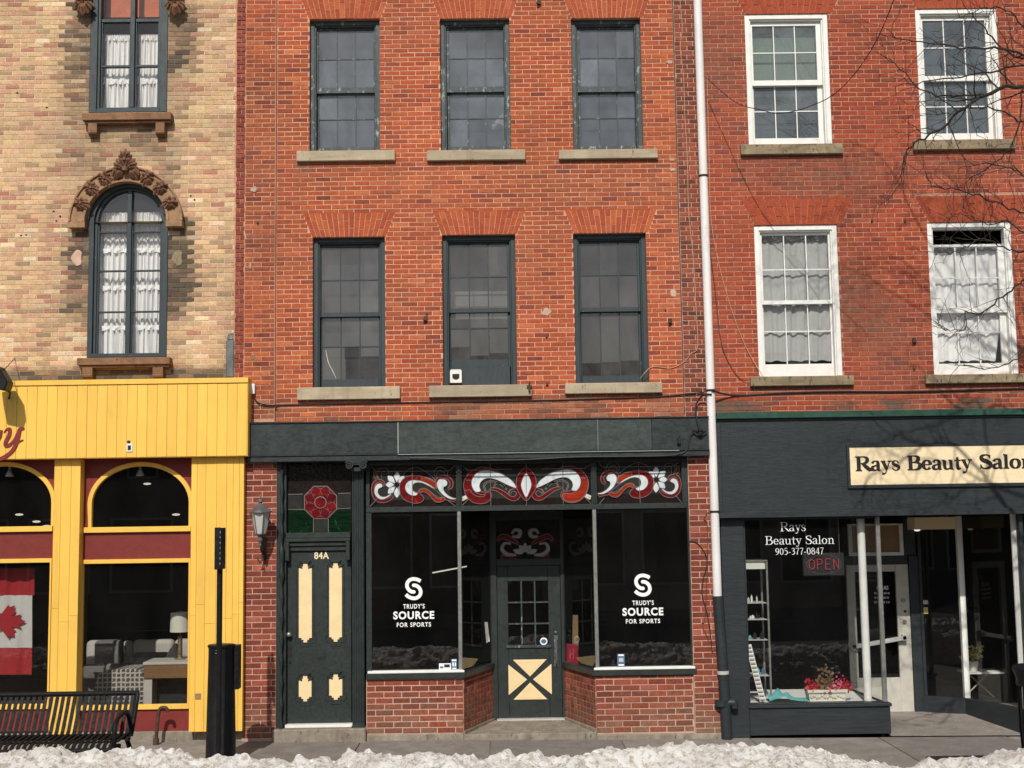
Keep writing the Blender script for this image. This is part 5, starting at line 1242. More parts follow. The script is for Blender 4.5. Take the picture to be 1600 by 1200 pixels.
mb = MB(); a, b, c, d = Rr(199, 203.5, 688.5, 693.5, YF); mb.box(a, b, YF-.01, YF-.001, c, d); a, b, c, d = Rr(200, 205, 696, 703.5, YF); mb.box(a, b, YF-.0135, YF-.0122, c, d); obj('tag_clip', mb, 'blackm', yfas)
# ---- yellow board columns
YC = -.16
def boards_col(xl, xr, seams, yt, yb, lab):
    X0, X1 = P(xl, 930, YC)[0], P(xr, 930, YC)[0]; zt, zb = fb-.009, P((xl+xr)/2, yb, YC)[1]
    mb = MB(); mb.box(X0+.004, X1-.004, YC+.02, .06, zb, zt); o = obj('column', mb, 'yellow', yel, label=lab)
    xs = [X0]+[P(s, 930, YC)[0] for s in seams]+[X1]
    for a, b in zip(xs, xs[1:]):
        zj = P((xl+xr)/2, rnd.uniform(930, 975), YC)[1]
        for q0, q1 in ((zb, zj-.001), (zj+.001, zt)): m2 = MB(); y_ = YC+rnd.uniform(-.0012, .0012); m2.box(a+.001, b-.001, y_, YC+.019, q0, q1); obj('board', m2, 'yellow', o, bevel=.0018)
    m3 = MB(); m3.box(X0+.006, X1-.006, YC+.0192, YC+.0198, zb, zt); obj('board_seam', m3, 'yellow_edge', o)
boards_col(80.5, 122, [92, 107.5], 718, 1150, 'narrow yellow board column between the two shop windows')
boards_col(297, 380, [306, 320, 337, 353, 363, 373], 714, 1143, 'wide yellow board column beside the brick pier')
boards_col(-140, -81, [-126, -112, -97], 720, 1150, 'yellow board column outside the left edge')
# panels between: x ranges
def bay(xl, xr, gl, gr, cxp, lab):
    y = 0.0
    X0, X1 = P(xl, 930, y)[0], P(xr, 930, y)[0]; g0, g1 = P(gl, 930, y)[0], P(gr, 930, y)[0]; xm = (xl+xr)/2
    ztop = fb+.02; za = P(xm, 823, y)[1]; zb = P(xm, 831.5, y)[1]; zc = P(xm, 873.5, y)[1]; zd = P(xm, 880, y)[1]; ze = P(xm, 1101, y)[1]; zf = P(xm, 1108.5, y)[1]; zg = P(xm, 1143, y)[1]
    cx = (g0+g1)/2; rx = (g1-g0)/2; zs = P(xm, 787, y)[1]; rz = P(xm, 725, y)[1]-zs
    # spandrel board with the arched opening
    n = 26; mb = MB(); A = [(cx+rx*math.cos(R(180*i/n)), zs+rz*math.sin(R(180*i/n))) for i in range(n+1)]
    b = len(mb.v)
    for i, (x, z) in enumerate(A): mb.v += [(x, .0, z), (x, .0, ztop), (x, .06, z)]
    for i in range(n): k = b+3*i; mb.face((k, k+3, k+4, k+1)); mb.face((k, k+2, k+5, k+3))
    o = obj('shop_window', mb, 'maroon', yel, label=lab)
    for q in ((X0, g0, zb, ztop), (g1, X1, zb, ztop), (X0, X1, zc, zb-.001), (X0, X1, zg, zf)): m2 = MB(); m2.box(q[0], q[1], .0, .06, q[2], q[3]); obj('maroon_panel', m2, 'maroon', o)
    fr = MB(); s = len(fr.v); b_ = .052
    outer = [(cx+rx+.002, za)]+[(cx+(rx+b_*.3)*math.cos(R(180*i/n)), zs+(rz+b_*.45)*math.sin(R(180*i/n))) for i in range(n+1)]+[(cx-rx-.002, za)]
    inner = [(cx+rx-b_*.7, za)]+[(cx+(rx-b_*.7)*math.cos(R(180*i/n)), zs+(rz-b_*.55)*math.sin(R(180*i/n))) for i in range(n+1)]+[(cx-rx+b_*.7, za)]
    k = len(outer); fr.v += [(x, -.03, z) for x, z in outer]+[(x, -.03, z) for x, z in inner]+[(x, .03, z) for x, z in outer]+[(x, .03, z) for x, z in inner]
    for j in range(k-1): fr.face((s+j, s+k+j, s+k+j+1, s+j+1)); fr.face((s+k+j, s+3*k+j, s+3*k+j+1, s+k+j+1)); fr.face((s+j+1, s+2*k+j+1, s+2*k+j, s+j))
    fr.box(X0, X1, -.04, .03, zb, za)
    fr.rings(X0, X1, zf, zc, .022, -.03, .05, (zc-zd), (ze-zf)); fr.box(X0+.022, X0+.06, -.015, .05, ze, zd)
    obj('window_frame', fr, 'yellow', o, bevel=.003)
    g = MB(); q = [(cx+rx-.03, za)]+[(cx+(rx-.03)*math.cos(R(180*i/n)), zs+(rz-.02)*math.sin(R(180*i/n))) for i in range(n+1)]+[(cx-rx+.03, za)]
    s_ = len(g.v); g.v += [(x, .02, z) for x, z in q[::-1]]; g.face(range(s_, s_+len(q))); obj('pane', g, 'glass_yellow', o)
    g = MB(); g.vq((X0+.06, .02), (X1-.022, .02), ze, zd); obj('pane', g, 'glass_yellow', o)
bay(122, 298, 137, 299, 218, 'arched yellow-framed window over a furniture display')
bay(-82, 81, -79, 83, 2, 'arched yellow-framed window over the hung flag')
mb = MB(); zg = P(200, 1143, 0)[1]; mb.box(XL, P(379, 1150)[0], -.03, .1, -.1, zg-.001); obj('concrete_base', mb, 'stone', yel, bevel=.006)
mb = MB(); a, b, c, d = Rr(305, 314, 1083.5, 1092.5, YC); mb.rings(a, b, c, d, .006, YC-.006, YC-.001); mb.box(a+.007, b-.007, YC-.003, YC-.001, c+.007, d-.007); obj('vent', mb, 'cardboard', yel)
room(yel, XL+.1, XA-.0, .10, 6.0, .05, fb+.12, ('dark_room', 'floor_dark'))

# ============================================================ SALON BUILDING (right)
sal = thing('salon_building', 'red brick building with white sash windows over a slate grey beauty salon front', 'building')
ZS_b = P(1350, 641)[1]
sops1 = [(1166.5, 1297, 21.5, 225), (1434.5, 1562.5, 13, 218)]
sops2 = [(1182, 1312.5, 351.5, 587.5), (1454, 1586, 347, 584.5)]
sills_s = [(1158, 1318, 224.5, 240.5), (1428, 1588, 217.5, 233), (1173, 1335, 587.5, 602.5), (1447, 1612, 584.5, 598.5)]
SS = []
for s in sills_s: a, b, c, d = Rr(*s); SS.append(((a+b)/2, c))
SZ2 = P(1350, 622)[1]
def dirt_sal(x, z):
    s = sill_dirt(x, z, SS, .64); s = max(s, .36*max(0, nz(x, z, .8, 19)*2-.1), .18*max(0, nz(x*5, z*.35, 1, 43)*2))
    if z < SZ2: s = max(s, .85*min(1, max(0, .5+nz(x, z, 2, 30)*2)))
    return s
def tone_sal(x, z):
    r = rnd.random()
    if r < .5: c = (.345, .070, .034)
    elif r < .75: c = (.375, .080, .038)
    elif r < .92: c = (.30, .062, .038)
    else: c = (.24, .055, .036)
    c = vary(c, .12, .05); s = 0
    s = min(.9, dirt_sal(x, z)*rnd.uniform(.6, 1.25)); k = 1+.16*nz(x, z, .7, 55)+.10*nz(x, z, 2.5, 65); c = tuple(v*k for v in c)
    return tuple(a*(1-s)+b*s for a, b in zip(c, (.12, .10, .075)))
hs = [Rr(*o) for o in sops1+sops2]
fx = []
def tone_flat(x, z): return vary((.345, .072, .034), .06, .03)
def stucco_arch(o, top):
    X0, X1, _, _ = Rr(o[0], o[1], o[2]-1, o[2]+1); Zb = P((o[0]+o[1])/2, o[2])[1]; Zt = P((o[0]+o[1])/2, top)[1]; fl = .16; X0 -= .015; X1 += .015
    fx.append(jack_arch(sal, o[0]-2, o[1]+2, top, o[2], .16, -.003, tone_flat, 15))
for o in sops2: stucco_arch(o, o[2]-42)
for o in sops1: stucco_arch(o, o[2]-42)
bricks(sal, XB+.006, XRR, ZS_b-.05, ZTOP-.55, .0590, .200, .0, hs, fx, tone_sal, .0095, single=280, prefer=lambda q: 1 if q[1] < P(1600, 300)[0] and q[3] < 8.8 else 0)
backing(sal, XB, XRR, ZS_b-.1, ZTOP-.45, .0035, hs, 'mortar_salon_d', .24, 'mortar_salon', dirt=dirt_sal)
mb = MB(); mb.box(XB+.001, XRR, -.25, .05, ZTOP-.55, ZTOP-.25); obj('cornice', mb, 'white', sal, bevel=.01)
shell(sal, XB+.001, XRR, .0, 8, -.3, ZTOP-.3, 'mortar_salon')
labs = ['upper white sash window nearest the drainpipe', 'upper white sash window behind the bare branches', 'lower white sash window with a drawn grey eyelet curtain', 'lower white sash window open at the top over an eyelet curtain']
wS = []
wS.append(sash_window(sal, sops1[0], (1177.5, 1277), [41.5, 83, 126], [134.5, 174.5, 216.5], 'white', 'glass_white', yo=.045, outer=.060, lab=labs[0], shade='shade_grey', bar=.012, blind='blind_green'))
wS.append(sash_window(sal, sops1[1], (1444.5, 1542), [33, 75, 119], [127.5, 167, 209], 'white', 'glass_white', yo=.045, outer=.060, lab=labs[1], shade='shade_grey', bar=.012))
wS.append(sash_window(sal, sops2[0], (1193, 1297), [368, 421.5, 469.5], [475.5, 518, 569], 'white', 'glass_clear', yo=.045, outer=.060, lab=labs[2], bar=.012))
wS.append(sash_window(sal, sops2[1], (1462.5, 1562), [386, 434.5, 481], [491, 519.5, 568], 'white', 'glass_clear', yo=.045, outer=.060, lab=labs[3], gap=381, bar=.012))
for i, s in enumerate(sills_s): stone_sill(sal, s, 'sill2', -.06)
# wooden stop at the outer face, curtains with eyelets
for k, (xl, xr, yt, yb, sw) in enumerate(((1188, 1299, 367, 566, 0), (1457, 1566, 382, 566, 1))):
    w_ = wS[2+k][0]; yy = .168
    X0, X1, Z0, Z1 = Rr(xl, xr, yt, yb, yy); X1 += .02
    curtain(w_, X0-.04, X1+.03, Z0+.015, Z1-.07, yy, 'curtain' if k else 'curtain_grey', 5, .014, xr=X1-.14 if k else X1-.03)
    mb = MB(); nn = 24; b = len(mb.v)
    for i in range(nn+1):
        u = i/nn; x = X0-.04+(X1-X0+.07)*u; y = yy-.02+.018*math.sin(u*6*6.28); mb.v += [(x, y, Z1-.085), (x, y, Z1+.008*math.sin(u*6*6.28))]
    for i in range(nn): mb.face((b+2*i, b+2*i+2, b+2*i+3, b+2*i+1))
    obj('curtain_header', mb, 'curtain_band', w_, smooth=True)
    for i in range(6):
        x = X0+.02+(X1-X0-.04)*i/5; z = Z1-.035; m2 = MB(); m2.tube([(x+.020*math.cos(R(a)), yy-.041, z+.020*math.sin(R(a))) for a in range(0, 361, 30)], .0055, 6, False); obj('eyelet', m2, 'gwhite', w_, smooth=True)
for k in range(2): room(sal, XB+.1, XRR-.1, .40, 5, [ZS_b, P(1350, 290)[1]][k], [P(1350, 292)[1], ZTOP-.5][k], ('dark_room', 'floor_dark'))
# soot patches, anchor plates
# ---- salon fascia
YSF = -.10
Xa = P(1121, 720, YSF)[0]; z1_, z2_ = P(1350, 641.5, YSF-.03)[1], P(1350, 651.5, YSF-.03)[1]; z3 = P(1350, 657.5, YSF)[1]; z4 = P(1350, 797, YSF)[1]; z5 = P(1350, 806.5, YSF)[1]
mb = MB(); mb.box(Xa, XRR, YSF-.05, .0, z2_, z1_); obj('green_flashing', mb, 'teal', sal, bevel=.004)
mb = MB(); mb.box(Xa+.01, XRR, YSF, .0, z5, z2_-.001); mb.box(Xa, Xa+.045, YSF-.02, YSF, z4, z3); mb.box(Xa, XRR, YSF-.045, YSF, z5, z4); mb.box(Xa+.046, XRR, YSF-.012, YSF, z2_-.03, z2_-.001)
sf = obj('fascia', mb, 'navy', sal, bevel=.004, label='wide slate grey wooden fascia of the salon')
# ---- salon front
def Xs_(px, y=0): return P(px, 950, y)[0]
x0s, x1s = Xs_(1129), Xs_(1165)
mb = MB(); mb.box(x0s, x1s, -.03, .2, -.15, z5-.001); obj('corner_pilaster', mb, 'navy', sal, bevel=.005)
xg0, xg1 = x1s, P(1376, 950)[0]
zsl = P(1275, 1098)[1]; zb0_ = P(1275, 1141)[1]
mb = MB(); mb.box(xg0+.001, P(1391, 1120)[0], -.02, .10, zb0_-.05, zsl-.05); mb.box(xg0-.02, P(1393, 1120)[0], -.045, .10, zsl-.05, zsl-.012); mb.box(xg0+.001, P(1388, 1120)[0], -.03, .10, zsl-.012, zsl)
obj('window_base', mb, 'navy', sal, bevel=.006)
dY = 1.30
xc1 = P(1387, 1120)[0]; xc2 = P(1326, 1110, dY)[0]
mb = MB(); mb.obox((xc1-.03, .10), (xc2, dY), .06, -.15, zsl-.01); obj('window_base', mb, 'navy', sal)
fw = MB(); fw.box(xg0+.001, xg0+.02, -.01, .03, zsl, z5-.002); fw.box(xg0+.02, xg1-.02, -.01, .03, z5-.03, z5-.002)
swin = obj('salon_window', fw, 'navy', sal)
fw = MB(); fw.box(xg1-.02, xg1+.03, -.02, .03, zsl, z5-.002); obj('corner_post', fw, 'alu', swin, bevel=.004)
g = MB(); g.vq((xg0+.02, .006), (xg1-.02, .006), zsl, z5-.03); obj('pane', g, 'glass_salon', swin)
g = MB(); g.vq((xg1+.01, .03), (xc2, dY), zsl, z5-.002); obj('pane', g, 'glass_salon', swin)
zfl_ = .0; zf_s = P(1400, 1116, dY)[1]
# display floor
mb = MB(); n = 0; pl = [(xg0, .05), (xg1, .05), (xc2-.04, dY), (xg0, dY)]; mb.v += [(x, y, zsl-.015) for x, y in pl]; mb.face((0, 1, 2, 3)); obj('display_shelf', mb, 'white', sal)
# door wall at the back of the recess
dl0, dr0 = P(1327, 1000, dY)[0], P(1424, 1000, dY)[0]; zdt_ = P(1390, 882, dY)[1]; zdb = P(1390, 1115, dY)[1]
gx0, gx1 = P(1340, 1000, dY)[0], P(1404, 1000, dY)[0]; gz1, gz0 = P(1385, 893, dY)[1], P(1385, 1059, dY)[1]
mb = MB(); mb.box(dl0, gx0, dY, dY+.045, zdb, zdt_); mb.box(gx1, dr0, dY, dY+.045, zdb, zdt_); mb.box(gx0, gx1, dY, dY+.045, zdb, gz0); mb.box(gx0, gx1, dY, dY+.045, gz1, zdt_)
sd_ = obj('salon_door', mb, 'whitealu', sal, bevel=.004, label='white aluminium salon door with a full-width push bar')
g = MB(); g.vq((gx0, dY+.02), (gx1, dY+.02), gz0, gz1); obj('pane', g, 'glass_salon', sd_)
mb = MB(); a = P(1331, 1011, dY-.06); b = P(1416, 996, dY-.06); mb.ribbon([a, ((a[0]+b[0])/2, (a[1]+b[1])/2), b], [.055, .055, .055], dY-.08, dY-.05); mb.box(a[0]-.01, a[0]+.05, dY-.08, dY, a[1]-.04, a[1]+.04); mb.box(b[0]-.05, b[0]+.01, dY-.08, dY, b[1]-.04, b[1]+.04)
obj('push_bar', mb, 'frost', sd_, bevel=.004)
for (px_, py_, r) in ((1411, 938, .028), (1414, 955, .016), (1413, 971, .026)):
    m2 = MB(); x, z = P(px_, py_, dY); m2.tube([(x, dY-.018, z), (x, dY, z)], r, 12); obj('door_lock', m2, 'blackm' if r < .02 else 'alu', sd_)
for k, (t_, y) in enumerate((("HOURS", 919), ("Mon - Fri 9 - 6 pm"[:3]+" - Fri", 927), ("9 - 6 pm", 934), ("Sun Closed", 941))):
    pass
m2 = MB()
text_into(m2, 'HOURS', *Rr(1370, 1388, 915.5, 921.5, dY+.01), dY+.01, .02); obj('door_lettering', m2, 'white_letter', sd_)
m2 = MB()
for y in (927, 934, 941):
    xx = 1366
    while xx < 1390:
        l = rnd.uniform(1.5, 5); a, b, c, d = Rr(xx, xx+l, y-1.6, y+1.4, dY+.01); m2.box(a, b, dY+.008, dY+.012, c, d); xx += l+rnd.uniform(1, 2.5)
obj('small_print', m2, 'frost', sd_)
# over-door light
mb = MB(); tz1, tz0 = P(1390, 818, dY)[1], P(1390, 868, dY)[1]; ta, tb = P(1326, 850, dY)[0], P(1412, 850, dY)[0]
mb.rings(ta, tb, tz0, tz1, .05, dY, dY+.05, .02, .045); ot = obj('transom_window', mb, 'white', sal, bevel=.003)
g = MB(); g.box(ta+.05, tb-.05, dY+.03, dY+.04, tz0+.045, tz1-.02); obj('pane', g, 'cardboard', ot, label='brown board filling the light over the salon door')
mb = MB(); mb.box(xc2-.05, dr0+.002, dY+.002, dY+.1, zdt_+.004, tz0-.003); mb.box(tb+.003, P(1437, 1000, dY)[0], dY-.01, dY+.1, tz0-.003, z5); mb.box(dr0+.003, P(1443, 1000, dY)[0], dY-.03, dY+.1, -.15, tz0-.004); obj('door_surround', mb, 'navy', sal, bevel=.003)
# inner display window right of the door
pA = (P(1444, 1110, dY)[0], dY); pB = (P(1512, 1115, 1.05)[0], 1.05); pC = (P(1604, 1138, .0)[0]+.03, .0)
zi = P(1480, 1088, 1.2)[1]
mb = MB(); mb.obox(pA, pB, .08, -.15, zi); mb.obox(pB, pC, .08, -.15, zi); mb.box(pC[0], XRR, -.02, .1, -.15, zi); obj('window_base', mb, 'navy', sal)
g = MB(); g.vq(pA, pB, zi, z5); og = obj('display_window', g, 'glass_salon', sal)
g = MB(); g.vq(pB, pC, zi, z5); obj('pane', g, 'glass_salon', og)
g = MB(); g.vq((pC[0]+.05, .0), (XRR, .0), zi, z5-.003); obj('pane', g, 'glass_salon', og)
m2 = MB(); m2.box(pB[0]-.035, pB[0]+.035, pB[1]-.04, pB[1]+.03, zi, z5-.02); obj('white_corner_post', m2, 'white', og, bevel=.004)
m2 = MB(); q = P(1505, 950, 1.0); m2.box(pA[0]-.0, pA[0]+.04, pA[1]-.05, pA[1]+.03, zi, z5-.02); obj('corner_post', m2, 'navy', og, bevel=.004); m2 = MB(); m2.box(pC[0], pC[0]+.05, -.03, .05, zi, z5-.002); obj('corner_post', m2, 'navy', og, bevel=.004)
for yst, m in ((941, 'frost'), (952, 'maroonst')):
    m2 = MB(); a, b, c, d = Rr(1439.5, 1450, yst-3, yst+(3 if m == 'frost' else 7), dY-.04); m2.box(a, b, dY-.046, dY-.036, c, d); obj('door_sticker', m2, m, sal)
# recess ceiling, floor, and fluorescent/boxed header
mb = MB(); mb.box(xg1+.03, XRR, .0, 2.0, z5+.003, z5+.05); obj('soffit', mb, 'cardboard', sal)
mb = MB(); mb.v += [(xc1+.03, -.02, G(xc1)+.012), (pC[0], -.02, G(pC[0])+.012), (pB[0], pB[1], .02), (pA[0], dY+.05, .02), (xc2, dY+.05, .02)]; mb.face((0, 1, 2, 3, 4)); obj('entrance_floor', mb, 'walk', sal)
mb = MB(); a, b, c, d = Rr(1429, 1494, 808, 827, .8); mb.box(a, b, .8, 1.1, c, d); obj('header_box', mb, 'signcream', sal, bevel=.004)
room(sal, x1s-.0, XRR-.1, .05, 6.0, -.12, z5+.4, ('dark_room', 'floor_dark'), name='room_lining')
# white painted poles inside the windows
for (a, b) in (((1339, 816), (1361, 1096)), ((1580, 812), (1604, 1096))):
    yp = .10; A = P(*a, yp); B = P(*b, yp); xx = (A[0]+B[0])/2+.01; m2 = MB(); m2.tube([(xx, yp+.02, B[1]-.1), (xx, yp+.02, A[1]+.1)], .047, 16); obj('white_pole', m2, 'white', sal, smooth=True)
# window lettering
mb = MB(); Yl = .001
serif(mb, 'Rays', *Rr(1218.5, 1259, 815.5, 830, Yl), Yl, .62); serif(mb, 'Beauty Salon', *Rr(1195, 1304, 837, 850.5, Yl), Yl, .62); serif(mb, '905-377-0847', *Rr(1211, 1287.5, 856, 866.5, Yl), Yl, .72)
obj('window_lettering', mb, 'white_letter', swin, label='white serif lettering and phone number on the salon window')
# ---- sign board
Yb = YSF-.03
a, b, c, d = Rr(1324, 1640, 693, 761, Yb); sg = thing('shop_sign', 'long cream sign board with bold black serif letters on the slate grey salon fascia', 'sign', ((a+b)/2, Yb, c))
mb = MB(); mb.rings(a, b, c, d, .035, Yb, YSF-.001, .03, .04); obj('sign_frame', mb, 'navy', sg, bevel=.004)
a2, b2, c2, d2 = a+.036, b-.036, c+.041, d-.031; mb = MB(); mb.box(a2, b2, Yb+.01, YSF-.001, c2, d2); obj('sign_board', mb, 'signcream', sg)
Yl = Yb+.006; Z0 = P(1470, 734, Yl)[1]; Z1 = P(1470, 711.5, Yl)[1]
x = P(1336, 722, Yl)[0]; segs = [('Rays', 1336, 1406), ('Beauty', 1417, 1519), ('Salon', 1530, 1616)]
for wd, l, r_ in segs:
    X0, X1 = P(l, 722, Yl)[0], P(r_, 722, Yl)[0]; tot = sum(GL[ch][0] for ch in wd); k = (X1-X0)/tot; xx = X0
    for ch in wd:
        mb = MB(); serif(mb, ch, xx, xx+GL[ch][0]*k, Z0+.0023*(xx-a), Z1+.0023*(xx-a), Yl, 1.42, .008); obj('letter', mb, 'black_letter', sg); xx += GL[ch][0]*k
# ============================================================ THINGS
# white drainpipe between the buildings
A = P(1089.5, 0, -.08); B = P(1121, 935, -.08); xt = (A[0]+B[0])/2
mb = MB(); topx = A[0]-(B[0]-A[0])*.18
pth = [(topx, -.09, ZTOP-.4), (A[0], -.09, A[1]), (B[0], -.09, B[1])]
dp_ = thing('drainpipe', 'white drainpipe turning dark grey at the bottom, between the two red brick buildings', 'drainpipe', (B[0], -.09, G(B[0])))
mb.tube(pth, .052, 16); obj('pipe', mb, 'pipe', dp_, smooth=True)
mb = MB()
for y in (285, 620.5, 805):
    u = (y-0)/935; x = A[0]+(B[0]-A[0])*u; z = A[1]+(B[1]-A[1])*u; mb.tube([(x, -.09, z-.012), (x, -.09, z+.012)], .058, 16); mb.box(x-.01, x+.01, -.05, -.0, z-.01, z+.01)
obj('pipe_bracket', mb, 'blackm', dp_)
C_ = P(1137, 1140, -.09); mb = MB(); mb.tube([(B[0]+.005, -.09, B[1]+.03), (B[0]+.04, -.09, B[1]-.9), (C_[0]-.01, -.09, G(C_[0])-.02)], .064, 14); obj('lower_pipe', mb, 'navy', dp_, smooth=True)
q = P(1138, 1098, -.09); mb = MB(); mb.tube([(q[0]-.08, -.09, q[1]-.035), (q[0]-.08, -.09, q[1]+.035)], .078, 14); mb.tube([(q[0]-.04, -.10, q[1]), (q[0]+.07, -.10, q[1])], .05, 10); mb.tube([(q[0]+.07, -.10, q[1]+.03), (q[0]+.07, -.10, q[1]-.06)], .045, 10); obj('pipe_outlet', mb, 'navy', dp_, smooth=True)
mb = MB(); mb.tube([(B[0]+.037, -.09, B[1]-.9+.02), (B[0]+.036, -.09, B[1]-.9+.06)], .07, 14); obj('pipe_collar', mb, 'frost', dp_)
# lantern
yl = -.30
def L(px, py, y=yl): x, z = P(px, py, y); return x, z
cx, z0 = L(406.5, 850); lan = thing('wall_lantern', 'old glass and weathered metal lantern on the brick pier beside door 84A', 'lantern', (cx, yl, z0))
zz = lambda py: P(406.5, py, yl)[1]
mb = MB(); mb.lathe([(.0, zz(773)), (.008, zz(775)), (.006, zz(779)), (.03, zz(780.5)), (.034, zz(784)), (.016, zz(786)), (.022, zz(788)), (.058, zz(791)), (.096, zz(795)), (.138, zz(799)), (.140, zz(801)), (.11, zz(801.5))], cx, yl, 8); obj('lantern_roof', mb, 'lead_roof', lan, smooth=True)
mb = MB(); hx = [(math.cos(R(a)), math.sin(R(a))) for a in range(0, 360, 60)]; zt_, zb_ = zz(802), zz(834)
for c_, s_ in hx: mb.tube([(cx+.114*c_, yl+.114*s_, zt_), (cx+.062*c_, yl+.062*s_, zb_)], .006, 5)
mb.lathe([(.058, zb_+.004), (.06, zb_-.008), (.03, zb_-.02), (.022, zz(840)), (.030, zz(844)), (.014, zz(849)), (.02, zz(852)), (.004, zz(857))], cx, yl, 8); obj('lantern_cage', mb, 'lead_roof', lan)
for i in range(6):
    (c0, s0), (c1, s1) = hx[i], hx[(i+1) % 6]; mb = MB(); mb.quad((cx+.057*c0, yl+.057*s0, zb_), (cx+.057*c1, yl+.057*s1, zb_), (cx+.110*c1, yl+.110*s1, zt_), (cx+.110*c0, yl+.110*s0, zt_)); obj('pane', mb, 'frost', lan)
mb = MB(); zl = zz(846); mb.tube([(cx, yl, zl), (cx, yl+.06, zl-.10), (cx, yl+.16, zl-.15), (cx, -.055, zl-.08)], .011, 7); mb.box(cx-.03, cx+.03, -.062, -.05, zl-.22, zl+.05)
mb.tube([(cx, -.06, zl-.2), (cx-.03, yl+.16, zl-.26), (cx-.05, yl+.1, zl-.2)], .006, 6); mb.tube(cr([(cx, -.06, zl-.12), (cx, -.12, zl-.28), (cx, -.07, zl-.34)], 4), .006, 6); obj('wall_bracket', mb, 'rust', lan, smooth=True)
# cables
def cable(name, pts, r, m, label, cat='cable', group=None, rr=None):
    mb = MB(); p = cr([(*(lambda q: (q[0], y, q[1]))(P(px, py, y)),) for px, py, y in pts], 6); mb.tube(p, r, 6); o = lone(name, mb, m, label, cat, group, smooth=True); return o
cable('cable', [(397, 621, -.06), (403, 629, -.065), (415, 632.5, -.065), (430, 633, -.06), (440, 633, -.012), (560, 630.5, -.012), (700, 628, -.012), (850, 625.5, -.012), (1000, 621, -.012), (1040, 619, -.012), (1100, 613, -.03)], .007, 'blackm', 'thin dark cable running under the second floor sills of the red building')
cable('cable', [(1112, 610, -.16), (1150, 618, -.012), (1230, 614, -.012), (1310, 612, -.014), (1430, 612, -.012), (1560, 608, -.012), (1680, 606, -.012)], .011, 'blackm', 'thick black cable clipped along the brick above the green salon flashing')
cable('cable', [(1112, 616, -.16), (1098, 618, -.1), (1088, 632, -.05), (1088, 650, -.15), (1092, 668, -.17), (1093, 674, -.17)], .010, 'blackm', 'black cable looping down to the insulator at the right end of the dark fascia')
cable('cable', [(1104, 676, -.17), (1094, 681, -.18), (1084, 676, -.17), (1078, 684, -.165), (1074, 700, -.165), (1066, 708, -.17), (1040, 712, -.182), (980, 713, -.182), (900, 714, -.182), (820, 718, -.182), (740, 719, -.182), (690, 716.5, -.182), (640, 715, -.182)], .008, 'green', 'painted cable along the bottom moulding of the dark fascia')
mb = MB(); x, z = P(1094, 674, -.17); mb.lathe([(.0, z-.05), (.03, z-.045), (.034, z-.02), (.018, z-.01), (.030, z+.01), (.018, z+.03), (.0, z+.04)], x, -.18, 10); mb.tube([(x-.10, -.17, z+.01), (x+.07, -.17, z-.0)], .009, 6); lone('cable_insulator', mb, 'blackm', 'small black cable insulator on the dark fascia beside the drainpipe', 'insulator', smooth=True)
mb = MB(); x, z = P(1060.5, 689, -.15); mb.box(x-.02, x+.02, -.19, -.148, z-.035, z+.035); mb.tube([(x, -.17, z+.03), (x+.01, -.17, z+.07)], .007, 6); lone('fascia_clip', mb, 'blackm', 'small black clip on the dark fascia left of the insulator', 'clip', bevel=.008)
cable('cord', [(1060, -20, -.012), (1066, 40, -.014), (1063, 75, -.012), (1068, 120, -.014), (1070, 180, -.012), (1074, 250, -.014), (1076, 330, -.012), (1083, 400, -.014), (1087, 470, -.012), (1090, 540, -.02), (1080, 552, -.02), (1068, 566, -.012), (1048, 575, -.012), (1020, 573, -.012), (1008, 582, -.03), (1000, 592, .03)], .004, 'wire', 'thin beige cord hanging down the dark brick pilaster to the window', 'cord')
cable('cord', [(1105, 120, -.03), (1108, 250, -.02), (1112, 350, -.015), (1130, 440, -.012), (1160, 530, -.012), (1192, 588, -.05)], .004, 'wire', 'thin beige cord from the drainpipe to the left salon sill', 'cord')
cable('cord', [(1106, 360, -.03), (1118, 460, -.012), (1128, 540, -.012), (1150, 585, -.012), (1168, 595, -.03)], .0045, 'rust', 'dark cord bowed down the brick right of the drainpipe', 'cord')
# sagging wires near the top of the salon
cable('wire', [(1104, 122, -.2), (1150, 160, -.6), (1190, 172, -1.0), (1218, 177, -1.2), (1260, 168, -1.5), (1310, 142, -2.0), (1360, 80, -2.6), (1400, -10, -3.2), (1430, -120, -3.8)], .005, 'blackm', 'dark wire sagging across the upper left salon window', 'wire')
cable('cable', [(1074, 846, -.055), (1088, 848, -.056), (1100, 862, -.056), (1105, 880, -.056), (1099, 905, -.056), (1097, 930, -.056), (1104, 955, -.058), (1110, 990, -.057), (1113, 1020, -.056)], .006, 'blackm', 'loose black cable looping over the brick pier right of the shopfront')
cable('cable', [(1107, 800, -.056), (1100, 812, -.056), (1106, 830, -.056), (1102, 960, -.056), (1097, 975, -.056), (1107, 1000, -.058)], .004, 'rust', 'rusty thin wire tangled on the right brick pier')
# white box with cable at the left end
mb = MB(); a, b, c, d = Rr(391.5, 399, 600, 616, -.06); mb.box(a, b, -.10, -.051, c, d); lone('junction_box', mb, 'white', 'small white box on the brick beside the yellow fascia end', 'box', bevel=.006)
mb = MB(); x, z = P(827, 604.5, -.06); mb.box(x-.03, x+.03, -.075, -.056, z-.015, z+.02); mb.box(x-.012, x+.012, -.10, -.056, z-.055, z-.01); mb.tube([(x, -.07, z+.02), (x+.005, -.07, z+.06)], .01, 6); lone('cable_clamp', mb, 'rust', 'rusty clamp on the right end of the middle window sill', 'clamp', bevel=.004)
